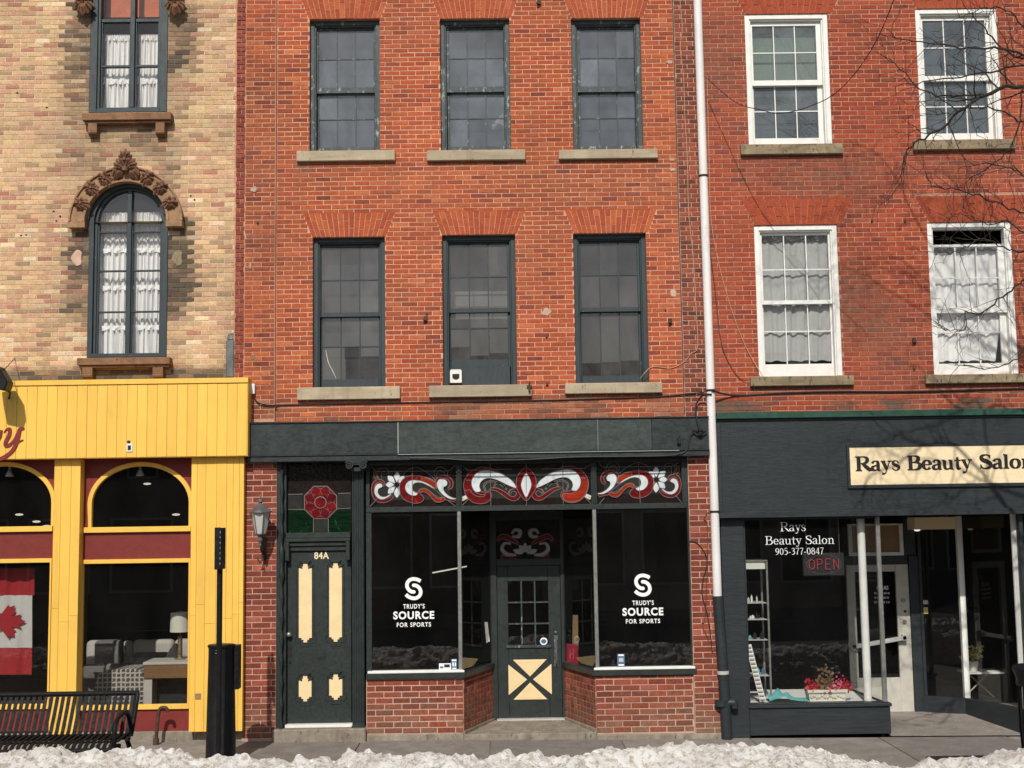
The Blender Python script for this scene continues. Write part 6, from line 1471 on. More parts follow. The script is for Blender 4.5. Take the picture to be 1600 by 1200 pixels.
# wall patches and irons
def patch(px, py, rx, ry, m, lab, cat='patch', y=-.002, dep=.003):
    x, z = P(px, py, y); mb = MB(); pts = [(x+rx*math.cos(R(a))*(1+rnd.uniform(-.2, .2)), z+ry*math.sin(R(a))*(1+rnd.uniform(-.2, .2))) for a in range(0, 360, 24)]
    mb.prism(pts, y-dep, y); return obj('wall_patch', mb, m, red)
patch(852, 486.5, .066, .046, 'patch', ''); patch(397, 296, .045, .034, 'patch', '', y=-.05); patch(1052, 458, .035, .05, 'patch', ''); patch(1046, 97, .045, .022, 'patch', ''); patch(1050.5, 249, .035, .02, 'patch', ''); patch(1051, 265, .035, .02, 'patch', '')
patch(391, 415, .012, .04, 'patch', '', y=-.05); patch(395, 558, .03, .03, 'sill2', '', y=-.05)
for (px_, py_, s) in ((665, 498, 1), (1047, 502, 1), (1428, 532, 1), (854, 525, .5), (404, 349, .45), (1040, 484, .4), (855, 600, .6), (842, 4, 1.1), (667, 490, .4), (1362, 345, .5), (1414, 345, .5), (1428, 576, .5)):
    r_ = sal if px_ > 1120 else red; yb = -.05 if px_ < 430 else 0
    mb = MB(); x, z = P(px_, py_); mb.box(x-.022*s, x+.022*s, yb-.03*s-.004, yb, z-.03*s, z+.03*s); mb.box(x-.03*s, x+.005*s, yb-.045*s, yb-.03*s-.0041, z-.03*s, z-.005); obj('iron_anchor', mb, 'rust', r_, bevel=.003)
# floodlight at the left edge
mb = MB(); yfl = -.62; x, z = P(-6, 596, yfl); e = thing('floodlight', 'black floodlight on an arm above the yellow fascia, cut by the left edge', 'floodlight', (x, -.05, z))
mb.v += []; q = [P(-20, 575, yfl), P(2, 573, yfl), P(17, 598, yfl), P(12, 612, yfl), P(-14, 606, yfl)]; mb.prism(q, yfl-.1, yfl+.1); obj('lamp_housing', mb, 'black', e, bevel=.012)
mb = MB(); a = P(8, 606, yfl+.05); b = P(16, 614, -.45); c = P(12, 622, -.3); mb.tube([(a[0], yfl+.05, a[1]), (b[0], -.45, b[1]), (c[0], YF, c[1])], .012, 8); a2 = P(22, 560, -.02); b2 = P(6, 578, yfl); mb.tube([(a2[0], 0, a2[1]), (b2[0], yfl, b2[1])], .005, 6); obj('lamp_arm', mb, 'blackm', e, smooth=True)
# ---- things inside the yellow shop
ys = .35
def flag():
    y = .22; x0, x1 = -30, 52; z0p, z1p = 1055, 888; e = thing('flag', 'red and white maple leaf flag hung sideways behind the left yellow-framed window', 'flag', (P(11, 1055, y)[0], y, P(11, 1055, y)[1]))
    def grid(name, ya, yb, m):
        mb = MB(); nx, ny = 26, 8
        for j in range(ny+1):
            for i in range(nx+1):
                px = x0+(x1+(3 if ya < 930 else 0)-x0)*i/nx-2.5*(ya+(yb-ya)*j/ny-888)/167; py = ya+(yb-ya)*j/ny; X, Z = P(px, py, y); mb.v.append((X, y+.012*math.sin(i*.9+j*.15)+.01*math.sin(i*.33+py*.03), Z))
        for j in range(ny):
            for i in range(nx): k = j*(nx+1)+i; mb.face((k, k+1, k+nx+2, k+nx+1))
        obj(name, mb, m, e, smooth=True)
    grid('red_band', 888, 930, 'redfabric'); grid('white_field', 930, 1012, 'whitefabric'); grid('red_band', 1012, 1054, 'redfabric')
    # maple leaf (11 points), drawn upright then turned
    up = [(0, 1), (.17, .68), (.36, .77), (.27, .28), (.50, .52), (.56, .40), (.82, .45), (.73, .18), (.84, .10), (.40, -.24), (.45, -.42), (.04, -.36), (.06, -.80)]
    lf = up+[(-a, b) for a, b in reversed(up[1:])]
    pts = []
    for a, b in lf: pts.append(P(10+b*30, 971-a*-31*1.0, y-.03))
    mb = MB(); mb.prism(pts, y-.034, y-.030); obj('maple_leaf', mb, 'redfabric', e)
flag()
def softbox(mb, x0, x1, y0, y1, z0, z1): mb.box(x0, x1, y0, y1, z0, z1)
def pxbox(mb, xl, xr, yt, yb, y, dep): a, b, c, d = Rr(xl, xr, yt, yb, y); mb.box(a, b, y, y+dep, c, d)
def soft(o, w=.05):
    o.modifiers.clear(); b = o.modifiers.new('bevel', 'BEVEL'); b.width = w; b.segments = 4; b.limit_method = 'NONE'
    for p in o.data.polygons: p.use_smooth = True
    return o
# sofa
ysf = 1.6; e = thing('sofa', 'pale grey sofa with dark and light cushions behind the right yellow-framed window', 'sofa', (P(210, 1095, ysf)[0], ysf, .1))
mb = MB(); pxbox(mb, 128, 300, 1040, 1100, ysf+.1, .8); soft(obj('sofa_base', mb, 'greyfabric', e))
for (a, b, c, d, m) in ((133, 186, 1001, 1048, 'palefabric'), (188, 206, 1002, 1045, 'palefabric'), (206, 270, 1000, 1040, 'palefabric'), (271, 300, 999, 1042, 'palefabric')):
    mb = MB(); pxbox(mb, a, b, c, d, ysf+.35, .18); soft(obj('back_cushion', mb, m, e), .06)
for (a, b, c, d, dy, m) in ((146, 190, 1001, 1040, .15, 'greyfabric'), (205, 262, 1020, 1042, .1, 'greyfabric'), (128, 205, 1038, 1062, -.1, 'greyfabric'), (205, 268, 1042, 1062, -.1, 'greyfabric')):
    mb = MB(); pxbox(mb, a, b, c, d, ysf+dy, .14); soft(obj('cushion', mb, m, e), .05)
mb = MB(); x0, z0 = P(247, 1035, ysf); q = [P(252, 1036, 1.4), P(262, 1018, 1.4), P(272, 1004, 1.4), P(280, 1020, 1.4), P(276, 1036, 1.4)]; mb.prism(q, 1.4, 1.55); soft(obj('cushion', mb, 'palefabric', e), .04)
# armchair with checked fabric
ya = .8; e = thing('armchair', 'low rounded armchair in woven black and cream check, inside the right yellow-framed window', 'armchair', (P(185, 1100, ya)[0], ya, .1))
mb = MB(); q = [P(a, b, ya) for a, b in ((140, 1112), (146, 1080), (152, 1056), (166, 1048), (205, 1045), (220, 1049), (227, 1070), (226, 1112))]; mb.prism(cr(q, 3, True), ya, ya+.5); soft(obj('seat_back', mb, 'check', e), .03)
mb = MB(); pxbox(mb, 150, 222, 1104, 1118, ya+.02, .45); obj('chair_base', mb, 'blackm', e)
mb = MB(); a, z = P(160, 1050, ya+.7); mb.lathe([(.05, z-.12), (.10, z-.10), (.12, z-.03), (.13, z)], a, ya+.75, 14); lone('bowl', mb, 'blackm', 'dark bowl standing behind the checked armchair', 'bowl', smooth=True)
# side table and lamp
yt_ = .55; e = thing('side_table', 'wooden side table with pale edge and dark open shelf, under the lamp', 'side table', (P(262, 1100, yt_)[0], yt_, .1))
mb = MB(); a, b, c, d = Rr(224, 297, 1040, 1112, yt_); zt1 = P(258, 1036, yt_)[1]
mb.box(a, b, yt_, yt_+.5, P(258, 1060, yt_)[1], zt1-.02); obj('table_top', mb, 'wood', e, bevel=.004)
mb = MB(); mb.box(a-.01, b, yt_-.01, yt_+.5, zt1-.02, zt1+.012); mb.box(a, a+.10, yt_+.02, yt_+.5, c, P(258, 1060, yt_)[1]); obj('table_edge', mb, 'palefabric', e, bevel=.004)
mb = MB(); mb.box(a+.10, b, yt_+.25, yt_+.27, c, P(258, 1060, yt_)[1]); obj('shelf_back', mb, 'blackm', e)
yl2 = .85; x, z = P(281, 1036, yl2); e = thing('table_lamp', 'table lamp with white drum shade and slim metal base on the side table', 'lamp', (x, yl2, zt1))
mb = MB(); zs0, zs1 = P(281, 987, yl2)[1], P(281, 957, yl2)[1]; mb.lathe([(.125, zs0), (.120, zs1)], x, yl2, 24); mb.f = mb.f[:-2]; mb.m = mb.m[:-2]; mb.c = mb.c[:-2]; obj('lamp_shade', mb, 'shade', e, smooth=True)
mb = MB(); mb.lathe([(.07, zt1+.013), (.07, zt1+.03), (.03, zt1+.035), (.03, zs0-.06), (.008, zs0-.05), (.008, zs1+.02)], x, yl2, 14); obj('lamp_base', mb, 'brass', e, smooth=True)
# spotlights hanging inside arches
for i, (px_, py_) in enumerate(((219, 738), (15, 739))):
    y = .16; x, z = P(px_, py_, y); e = thing('spotlight', ['white spotlight hanging in the arch above the furniture display', 'white spotlight hanging in the arch above the flag'][i], 'spotlight', (x, y, z), 'spotlights hanging in the arched windows')
    mb = MB(); mb.lathe([(.045, z-.045), (.050, z-.035), (.030, z+.01), (.022, z+.03), (.0, z+.035)], x, y, 14); obj('bulb', mb, 'gwhite', e, smooth=True)
    mb = MB(); mb.tube([(x, y, z+.03), (x, y, z+.14)], .016, 8); obj('lamp_holder', mb, 'frost', e)
for i, (px_, py_, yy, w_) in enumerate(((230, 756, 1.5, 'largest, under the right arch top'), (275, 804, 3.0, 'right side of the right arch'), (30, 804, 3.0, 'left arch, uppermost of three'), (57, 815, 3.8, 'left arch, middle of three'), (73, 822, 4.6, 'left arch, lowest of three'))):
    x, z = P(px_, py_, yy); mb = MB(); mb.ball((x, yy, z), .035*(1+yy*.1), 10, (1.3, 1.3, .35)); lone('ceiling_spot', mb, 'lamp_on', 'small lit ceiling spot inside the yellow shop, '+w_, 'light', 'lit ceiling spots in the yellow shop', smooth=True)
x, z = P(1431, 828, 1.25); mb = MB(); mb.ball((x, 1.2, z), .03, 10, (1.4, 1, .6)); lone('entry_lamp', mb, 'lamp_on', 'small lit lamp under the cream box in the salon entrance', 'light', smooth=True)
# ---- items of the red building's shop
mb = MB(); q = [P(895, 961, .95), P(903, 961, .95), P(904, 1030, .95), P(894, 1030, .95)]; mb.prism(q, .95, .965); lone('cardboard_strip', mb, 'cardboard', 'upright strip of brown cardboard behind the red bag', 'cardboard')
mb = MB(); q = [P(885, 1042, .87), P(905, 1042, .87), P(903, 1008, .87), P(885, 1006, .87)]; mb.prism(q, .87, .94); e = lone('red_bag', mb, 'redbag', 'red bag with a pale letter H in the angled pane right of the recessed door', 'bag', bevel=.01)
mb = MB(); X0, X1, Z0, Z1 = Rr(890, 897, 1014, 1030, .86); mb.box(X0, X0+.012, .862, .869, Z0, Z1); mb.box(X1-.012, X1, .862, .869, Z0, Z1); mb.box(X0+.012, X1-.012, .862, .869, (Z0+Z1)/2-.006, (Z0+Z1)/2+.006); obj('letter', mb, 'pink', e)
mb = MB(); q = [P(757, 972, .80), P(762, 972, .80), P(765, 1002, .80), P(760, 1005, .80)]; mb.prism(q, .80, .805); lone('paper_notice', mb, 'white', 'narrow white notice on the angled pane left of the recessed door', 'notice')
# ---- salon interior
yk = .35; e = thing('display_cabinet', 'metal display cabinet with glass shelves of small goods at the left of the salon window', 'cabinet', (P(1182, 1095, yk)[0], yk, zsl))
X0, X1, Z0, Z1 = Rr(1160, 1203, 875, 1096, yk)
mb = MB(); mb.rings(X0, X1, Z0, Z1, .022, yk, yk+.02, .02, .03); mb.rings(X0, X1, Z0, Z1, .022, yk+.35, yk+.37, .02, .03); mb.box(X0+.06, X0+.07, yk, yk+.01, Z0+.03, Z1-.02); obj('cabinet_frame', mb, 'alu', e)
mb = MB(); mb.box(X0+.022, X1-.022, yk+.02, yk+.35, Z1-.11, Z1-.03); obj('light_box', mb, 'shade', e)
for k, y in enumerate((942, 968, 1000, 1056)):
    z = P(1182, y, yk)[1]; mb = MB(); mb.box(X0+.022, X1-.022, yk+.021, yk+.35, z-.008, z); s_ = obj('shelf', mb, 'frost', e)
    x = X0+.04
    while x < X1-.06:
        w_ = rnd.uniform(.02, .05); h_ = rnd.uniform(.04, .11); m2 = MB(); m2.lathe([(w_*.5, z+.001), (w_*.5, z+h_*.7), (w_*.2, z+h_*.8), (w_*.2, z+h_)], x, yk+rnd.uniform(.06, .2), 8); obj('bottle', m2, rnd.choice(['shade', 'bluest', 'blackm', 'frost', 'teal_cloth']), s_); x += w_+rnd.uniform(.01, .04)
mb = MB(); a, b = P(1170, 1008, .10), P(1193, 1096, .10); n = 14; e = thing('louvred_shutter', 'narrow white louvred panel leaning inside the salon window', 'shutter', (b[0], .1, zsl))
mb.ribbon([a, b], [.07, .07], .13, .14); obj('shutter_back', mb, 'white', e)
for k in range(n):
    u = (k+.5)/n; x, z = a[0]+(b[0]-a[0])*u, a[1]+(b[1]-a[1])*u; m2 = MB(); m2.box(x-.028, x+.028, .11, .129, z-.006, z+.008); obj('slat', m2, 'frost', e)
# towel
mb = MB(); nx, ny = 20, 8
for j in range(ny+1):
    for i in range(nx+1):
        u, v = i/nx, j/ny; h = .15*math.exp(-((u-.32)/.30)**2)*(1-.4*v)*(.75+.5*nz(u*5, v*5, 1, 3)+.2*math.sin(u*23+v*5))+.02; px_ = 1203+62*u; X, Z = P(px_, 1097, .12); mb.v.append((X, .10+.3*(1-v), zsl-.01+h*(1-abs(v-.5)*.7)))
for j in range(ny):
    for i in range(nx): k = j*(nx+1)+i; mb.face((k, k+1, k+nx+2, k+nx+1))
lone('towel', mb, 'teal_cloth', 'crumpled pale teal towel on the salon window ledge', 'towel', smooth=True)
# planter with flowers
yp = .22; x0, x1, z0, z1 = Rr(1261, 1321, 1077, 1096, yp); e = thing('flower_planter', 'white moulded planter with red and pink flowers in the salon window', 'planter', ((x0+x1)/2, yp, zsl))
mb = MB(); zq = zsl-.01
b = len(mb.v); mb.v += [(x0+.02, yp-.05, zq), (x1-.02, yp-.05, zq), (x1-.02, yp+.12, zq), (x0+.02, yp+.12, zq), (x0, yp-.07, z1), (x1, yp-.07, z1), (x1, yp+.14, z1), (x0, yp+.14, z1)]
for q in ((0, 1, 5, 4), (1, 2, 6, 5), (2, 3, 7, 6), (3, 0, 4, 7), (3, 2, 1, 0), (4, 5, 6, 7)): mb.face([b+k for k in q])
mb.box(x0-.008, x1+.008, yp-.08, yp-.07, z1-.03, z1+.005)
for k in range(13): mb.ball((x0+.04+(x1-x0-.08)*k/12, yp-.064, (z1+zq)/2-.01+.012*math.sin(k*2)), .016, 6)
obj('planter_box', mb, 'hexwhite', e)
for cxk, m, n_ in ((.10, 'redpetal', 60), (.28, 'redpetal', 40), (.45, 'leafdry', 120), (.62, 'leafdry', 90), (.66, 'pink', 50), (.8, 'pink', 40), (.95, 'redpetal', 50), (1.08, 'redpetal', 24)):
    mb = MB(); hgt = .30 if m == 'leafdry' else .15
    for k in range(n_):
        x = x0+(x1-x0)*(cxk+rnd.gauss(0, .06)); z = z1+abs(rnd.gauss(.03, hgt*.35))-.02; y = yp+rnd.uniform(-.08, .1); a = rnd.uniform(0, 6.28); t_1 = rnd.uniform(-1, 1); l = rnd.uniform(.025, .045)
        d = Vector((math.cos(a), rnd.uniform(-.5, .3), math.sin(a)+.3)).normalized()*l; s_ = Vector((-math.sin(a), t_1, math.cos(a))).normalized()*l*.5; c = Vector((x, y, z))
        mb.quad(c, c+d*.5+s_, c+d, c+d*.5-s_)
    obj('flower_head' if m != 'leafdry' else 'foliage', mb, m, e)
# OPEN sign
yo = .07; a, b, c, d = Rr(1255, 1319.5, 864, 900, yo); e = thing('open_sign', 'unlit OPEN neon sign in a dark box hung in the salon window', 'sign', ((a+b)/2, yo, c))
mb = MB(); mb.box(a, b, yo, yo+.05, c, d); obj('sign_box', mb, 'blackm', e, bevel=.01)
LT = {'O': [[(.5, 1), (.1, .8), (.1, .2), (.5, 0), (.9, .2), (.9, .8), (.5, 1)]], 'P': [[(.1, 0), (.1, 1), (.7, .97), (.85, .75), (.7, .5), (.1, .48)]], 'E': [[(.85, 1), (.1, 1), (.1, 0), (.85, 0)], [(.1, .5), (.75, .5)]], 'N': [[(.1, 0), (.1, 1), (.85, 0), (.85, 1)]]}
X0, X1, Z0, Z1 = Rr(1262, 1313, 873.5, 889.5, yo)
for i, ch in enumerate('OPEN'):
    mb = MB(); wq = (X1-X0)/4
    for st in LT[ch]:
        pq = [(X0+wq*(i+.08)+wq*.8*u, yo-.012, Z0+(Z1-Z0)*v) for u, v in st]
        for q0, q1 in zip(pq, pq[1:]): mb.tube([q0, q1], .0052, 6)
    obj('letter', mb, 'neon', e, smooth=True)
mb = MB(); mb.tube([((a+b)/2+(b-a)*.42*math.cos(R(t_1)), yo-.008, (c+d)/2+(d-c)*.42*math.sin(R(t_1))) for t_1 in range(0, 361, 15)], .0018, 5); obj('neon_ring', mb, 'greyfabric', e)
mb = MB(); 
for x in (a+.05, b-.05): mb.tube([(x, yo+.02, d), (x, yo+.02, d+.6)], .002, 4)
obj('hanging_wire', mb, 'alu', e)
# little table with a plant behind the far salon window
ye = 2.2; x, z = P(1528, 1048, ye); e = thing('small_table', 'small white table behind the far salon window', 'table', (x, ye, .0)); mb = MB(); mb.box(x-.22, x+.28, ye-.2, ye+.2, z-.02, z); obj('table_top', mb, 'white', e)
for s in (-1, 1): mb = MB(); mb.tube([(x-s*.15, ye, z-.02), (x+s*.2, ye, .05)], .012, 6); obj('leg', mb, 'alu', e)
e = thing('potted_plant', 'small yellow-green potted plant on the little table', 'plant', (x, ye, z)); mb = MB(); mb.lathe([(.05, z), (.07, z+.13)], x-.06, ye, 12); obj('pot', mb, 'shade', e)
mb = MB()
for k in range(90):
    c = Vector((x-.06+rnd.gauss(0, .07), ye+rnd.gauss(0, .06), z+.16+abs(rnd.gauss(.06, .06)))); d = Vector((rnd.uniform(-1, 1), rnd.uniform(-1, 1), rnd.uniform(-.4, 1))).normalized()*.05; s_ = d.orthogonal()*.4; mb.quad(c, c+d*.5+s_, c+d, c+d*.5-s_)
obj('foliage', mb, 'maroonst', e)

# ============================================================ STREET FURNITURE
# bench: vertical slats curving from back to seat, facing the street
Yb0 = -3.55
e = thing('park_bench', 'black metal slatted bench facing the street at the bottom left, behind the snow', 'bench', (P(80, 1180, Yb0)[0], Yb0, G(-5)))
def bz(py, y): return P(100, py, y)[1]
zB_ = bz(1086, Yb0+.25); zS = bz(1150, Yb0+.0)
xr_ = P(200, 1100, Yb0)[0]; xl_ = xr_-2.15
prof = [(Yb0+.27, zB_), (Yb0+.22, zB_-.10), (Yb0+.14, zB_-.24), (Yb0+.08, zB_-.33), (Yb0+.0, zS-.005), (Yb0-.20, zS-.02), (Yb0-.36, zS-.01), (Yb0-.43, zS-.05)]
n_ = int((xr_-xl_)/.0545)
for i in range(n_+1):
    x = xl_+.03+(xr_-xl_-.06)*i/n_+.0; mb = MB(); pr = cr(prof, 3); wv = .016; b = len(mb.v)
    for k, (y, z) in enumerate(pr):
        y2, z2 = pr[min(len(pr)-1, k+1)]; y1_, z1_2 = pr[max(0, k-1)]; t_1 = Vector((y2-y1_, z2-z1_2)).normalized()*.005; nn = (-t_1.y, t_1.x)
        lean = 0
        mb.v += [(x-wv, y+nn[0], z+nn[1]), (x+wv, y+nn[0], z+nn[1]), (x+wv, y-nn[0], z-nn[1]), (x-wv, y-nn[0], z-nn[1])]
    for k in range(len(pr)-1):
        for q in range(4): mb.face((b+4*k+q, b+4*k+(q+1) % 4, b+4*k+4+(q+1) % 4, b+4*k+4+q))
    mb.face((b+3, b+2, b+1, b)); l = b+4*(len(pr)-1); mb.face((l, l+1, l+2, l+3)); obj('slat', mb, 'benchblack', e)
for (y, z, r) in ((Yb0+.275, zB_+.005, .024), (Yb0+.02, zS-.03, .016), (Yb0-.43, zS-.06, .022), (Yb0+.10, zB_-.345, .014)):
    mb = MB(); mb.tube([(xl_-.02, y, z), (xr_+.02, y, z)], r, 10); obj('rail', mb, 'benchblack', e, smooth=True)
for x in (xl_-.01, xr_+.01):
    mb = MB(); mb.tube([(x, y, z) for y, z in cr(prof[:4], 3)], .022, 8); mb.tube(cr([(x, Yb0+.08, zB_-.30), (x, Yb0-.05, zS+.20), (x, Yb0-.28, zS+.21), (x, Yb0-.42, zS+.15), (x, Yb0-.44, zS+.02), (x, Yb0-.40, zS-.06)], 4), .020, 8); obj('arm', mb, 'benchblack', e, smooth=True)
    mb = MB(); mb.ball((x, Yb0-.2, zS+.09), .05, 10, (.2, 1.2, 1.3)); obj('arm_medallion', mb, 'benchblack', e, smooth=True)
    for yy, dx in ((Yb0+.12, .18), (Yb0-.38, -.08)):
        mb = MB(); mb.tube([(x, Yb0-.05 if yy > Yb0 else Yb0-.3, zS-.03), (x, yy, zS-.2), (x, yy+dx*.3, G(x)+.01)], .022, 8); mb.tube([(x, yy+dx*.3, G(x)+.012), (x, yy+dx*.3, G(x)+.0)], .05, 10); obj('leg', mb, 'benchblack', e, smooth=True)
# slender sign pole + bin
yp_ = -1.75; x, z = P(340, 1165, yp_); gx = P(341, 1170, yp_)[0]; e = thing('sign_pole', 'slender black pole with a black plate seen edge-on, in front of the tall bin', 'pole', (gx, yp_, G(gx)))
zt = P(343, 826, yp_)[1]; xt_ = P(344, 830, yp_)[0]
mb = MB(); mb.tube([(gx, yp_, G(gx)), (xt_-.0, yp_, zt)], .030, 12); obj('pole', mb, 'black', e, smooth=True)
mb = MB(); a, b, c, d = Rr(338, 351, 824, 889.5, yp_); mb.box(a, b-.025, yp_-.09, yp_-.06, c, d); mb.box(b-.024, b, yp_-.16, yp_+.05, c+.004, d-.004); obj('sign_plate', mb, 'black', e, bevel=.004)
mb = MB()
for k in range(7): z = d-.04-k*(d-c-.06)/7; mb.box(b-.0165, b-.0085, yp_-.163, yp_-.1602, z-.02, z)
obj('plate_ribs', mb, 'alu', e)
ybn = -1.35; s0 = P(345, 1167, ybn); bx = s0[0]; e = thing('litter_bin', 'tall black cylindrical bin numbered 33 in front of the wide yellow column', 'bin', (bx, ybn, G(bx)))
g0 = G(bx); ztb = P(348, 1010, ybn)[1]; bxt = P(348, 1010, ybn)[0]; ro = .145
mb = MB(); mb.lathe([(.165, g0), (.165, g0+.03), (.160, g0+.04), (.138, ztb-.10), (.138, ztb-.02), (.14, ztb)], bx, ybn, 28); obj('bin_body', mb, 'black', e, smooth=True)
mb = MB(); mb.lathe([(.146, ztb-.005), (.150, ztb+.012), (.140, ztb+.022), (.06, ztb+.03), (.0, ztb+.03)], bx, ybn, 28); obj('bin_lid', mb, 'black', e, smooth=True)
mb = MB(); a, b, c, d = Rr(362, 373.5, 1008, 1077, ybn); mb.box(a, b, ybn-.02, ybn+.12, c, d); obj('side_box', mb, 'black', e, bevel=.004)
mb = MB(); vs, fs = txt('33', 1.0, .01, 1.05); xs_ = [v[0] for v in vs]; zs2 = [v[1] for v in vs]; zc_ = P(348, 1018.5, ybn-.14)[1]; b = len(mb.v)
for (vx, vz) in vs:
    u = (vx-min(xs_))/(max(xs_)-min(xs_)); v = (vz-min(zs2))/(max(zs2)-min(zs2)); an = R(-90)+(u-.5)*.46+.0; rr_ = .1405; mb.v.append((bx+rr_*math.cos(an), ybn+rr_*math.sin(an), zc_-.02+.04*v))
for f in fs: mb.face([b+k for k in f])
obj('bin_number', mb, 'white_letter', e)
# hook pipe
yh = -.22; e_pts = [(243.5, 1157), (246, 1128), (249, 1110), (254, 1105.5), (260, 1107), (262, 1113)]
mb = MB(); p_ = [(P(a, b, yh)[0], yh, P(a, b, yh)[1]) for a, b in e_pts]; p_[0] = (p_[0][0], yh, G(p_[0][0])-.01); mb.tube(cr(p_, 5), .021, 10); mb.tube([p_[0], (p_[0][0]+.004, yh, p_[0][2]+.08)], .034, 10); lone('vent_pipe', mb, 'rust', 'rusty hooked pipe rising from the pavement in front of the maroon base', 'pipe', smooth=True)
# litter bin at the right with its slab
yr = -2.6; x, z = P(1603, 1100, yr); e = thing('slatted_bin', 'black slatted litter bin cut by the right edge of the photo', 'bin', (x+.22, yr, G(x)))
cxb = x+.24; gz = .12; zt = P(1600, 1045, yr)[1]; zr_ = P(1600, 1072, yr)[1]
for k in range(26):
    a = 2*math.pi*k/26; mb = MB(); c_, s_ = math.cos(a), math.sin(a); mb.tube([(cxb+.27*c_, yr+.27*s_, gz+.02), (cxb+.285*c_, yr+.285*s_, gz+.3), (cxb+.285*c_, yr+.285*s_, zr_)], .013, 6); obj('slat', mb, 'black', e)
mb = MB(); mb.lathe([(.25, gz+.02), (.25, zr_-.02)], cxb, yr, 24); obj('liner', mb, 'blackm', e)
mb = MB(); mb.lathe([(.30, zr_), (.31, zr_+.02), (.30, zr_+.06), (.34, zt), (.33, zt+.02), (.2, zt-.06), (.15, zt-.1)], cxb, yr, 26); obj('bin_rim', mb, 'black', e, smooth=True)
yq = -2.9; a, b, c, d = Rr(1487, 1640, 1163, 1180, yq-.15); mb = MB(); mb.box(a, b+.3, yq-.35, yq+.65, G(a)-.02, .119); lone('plinth', mb, 'blackm', 'low black square plinth under the slatted bin', 'plinth', bevel=.015)

# ============================================================ SNOW BANK
ridge = [(-60, 1163), (0, 1163), (60, 1161), (170, 1160), (230, 1163), (300, 1163), (390, 1168), (460, 1172), (520, 1170), (565, 1159), (600, 1166), (640, 1163), (700, 1162), (760, 1166), (840, 1168), (900, 1164), (1000, 1166), (1060, 1158), (1100, 1154), (1160, 1154), (1225, 1151), (1270, 1158), (1320, 1165), (1380, 1175), (1440, 1181), (1480, 1177), (1530, 1167), (1600, 1162), (1660, 1160)]
YR_ = -4.35
rp_ = [(P(a, b, YR_)[0], P(a, b, YR_)[1]) for a, b in ridge]
def ridge_h(x):
    if x <= rp_[0][0]: return rp_[0][1]
    for (xa, za), (xb, zb) in zip(rp_, rp_[1:]):
        if x <= xb: t_1 = (x-xa)/(xb-xa); return za+(zb-za)*t_1
    return rp_[-1][1]
mb = MB(); nx, ny = 760, 110; xa_, xb_ = -8.5, 8.5; y0_, y1_ = -3.55, -7.0
for j in range(ny+1):
    v = j/ny; y = y0_+(y1_-y0_)*v
    for i in range(nx+1):
        x = xa_+(xb_-xa_)*i/nx; h = ridge_h(x)-G(x)
        d = (YR_-y)
        if d < 0: env = max(0, 1-(-d/(.74+.12*noise.noise(Vector((x*2, 5, 0)))))**1.6)
        else: env = max(0, 1-(d/2.6)**1.4)
        env = env**.8
        k = noise.noise(Vector((x*2.2, y*2.2, 0)))*.10+noise.noise(Vector((x*6, y*6, 3)))*.075
        t1_ = noise.turbulence(Vector((x*5.5, y*5.5, 1)), 4, True, noise_basis='PERLIN_ORIGINAL', amplitude_scale=.62, frequency_scale=2.15)
        vd = noise.voronoi(Vector((x*13, y*13, 0)))[0]; ch = vd[1]-vd[0]
        z = G(x)+(h-.09)*env+(k*.8+(t1_-.5)*.070+min(ch, .5)*.030)*min(1, env*2.2)
        if env <= .02: z = G(x)-.05 if d < 0 else -.24
        mb.v.append((x+noise.noise(Vector((x*17, y*17, 9)))*.03, y+noise.noise(Vector((x*17, y*17, 19)))*.03, z))
for j in range(ny):
    for i in range(nx): k = j*(nx+1)+i; mb.face((k, k+nx+1, k+nx+2, k+1))
obj('snow_bank', mb, 'snow', kind='stuff', smooth=True)
# ============================================================ BARE TREE at the right
tx, ty = 6.55, -3.9
tree = thing('bare_tree', 'leafless street tree whose twigs reach in from the right edge', 'tree', (tx, ty, G(tx)))
tw = MB(); lb = []
rt = random.Random(21)
def twig(p, d, L, r, depth, mb):
    n = max(3, int(L/.10)); path = [p]; cur = Vector(p); dd = Vector(d).normalized(); kids = []
    for i in range(n):
        dd = (dd+Vector((rt.gauss(0, .24), rt.gauss(0, .18), rt.gauss(.0, .24)))).normalized(); cur = cur+dd*(L/n); path.append(cur.copy()); kids.append((cur.copy(), dd.copy(), i/n))
    rad = [r*(1-.75*i/n) for i in range(n+1)]
    mb.tube(path, rad, 5 if r > .006 else 4, True)
    if depth > 0:
        for (c, d_, u) in kids:
            if u > .1 and rt.random() < (.80 if depth > 1 else .62):
                ax = Vector((rt.uniform(-1, 1), rt.uniform(-1, 1), rt.uniform(-1, 1))); nd = (d_+d_.cross(ax).normalized()*rt.uniform(.6, 1.4)).normalized()
                twig(c, nd, L*rt.uniform(.28, .52), max(.0029, r*(1-.75*u)*.55), depth-1, mb)
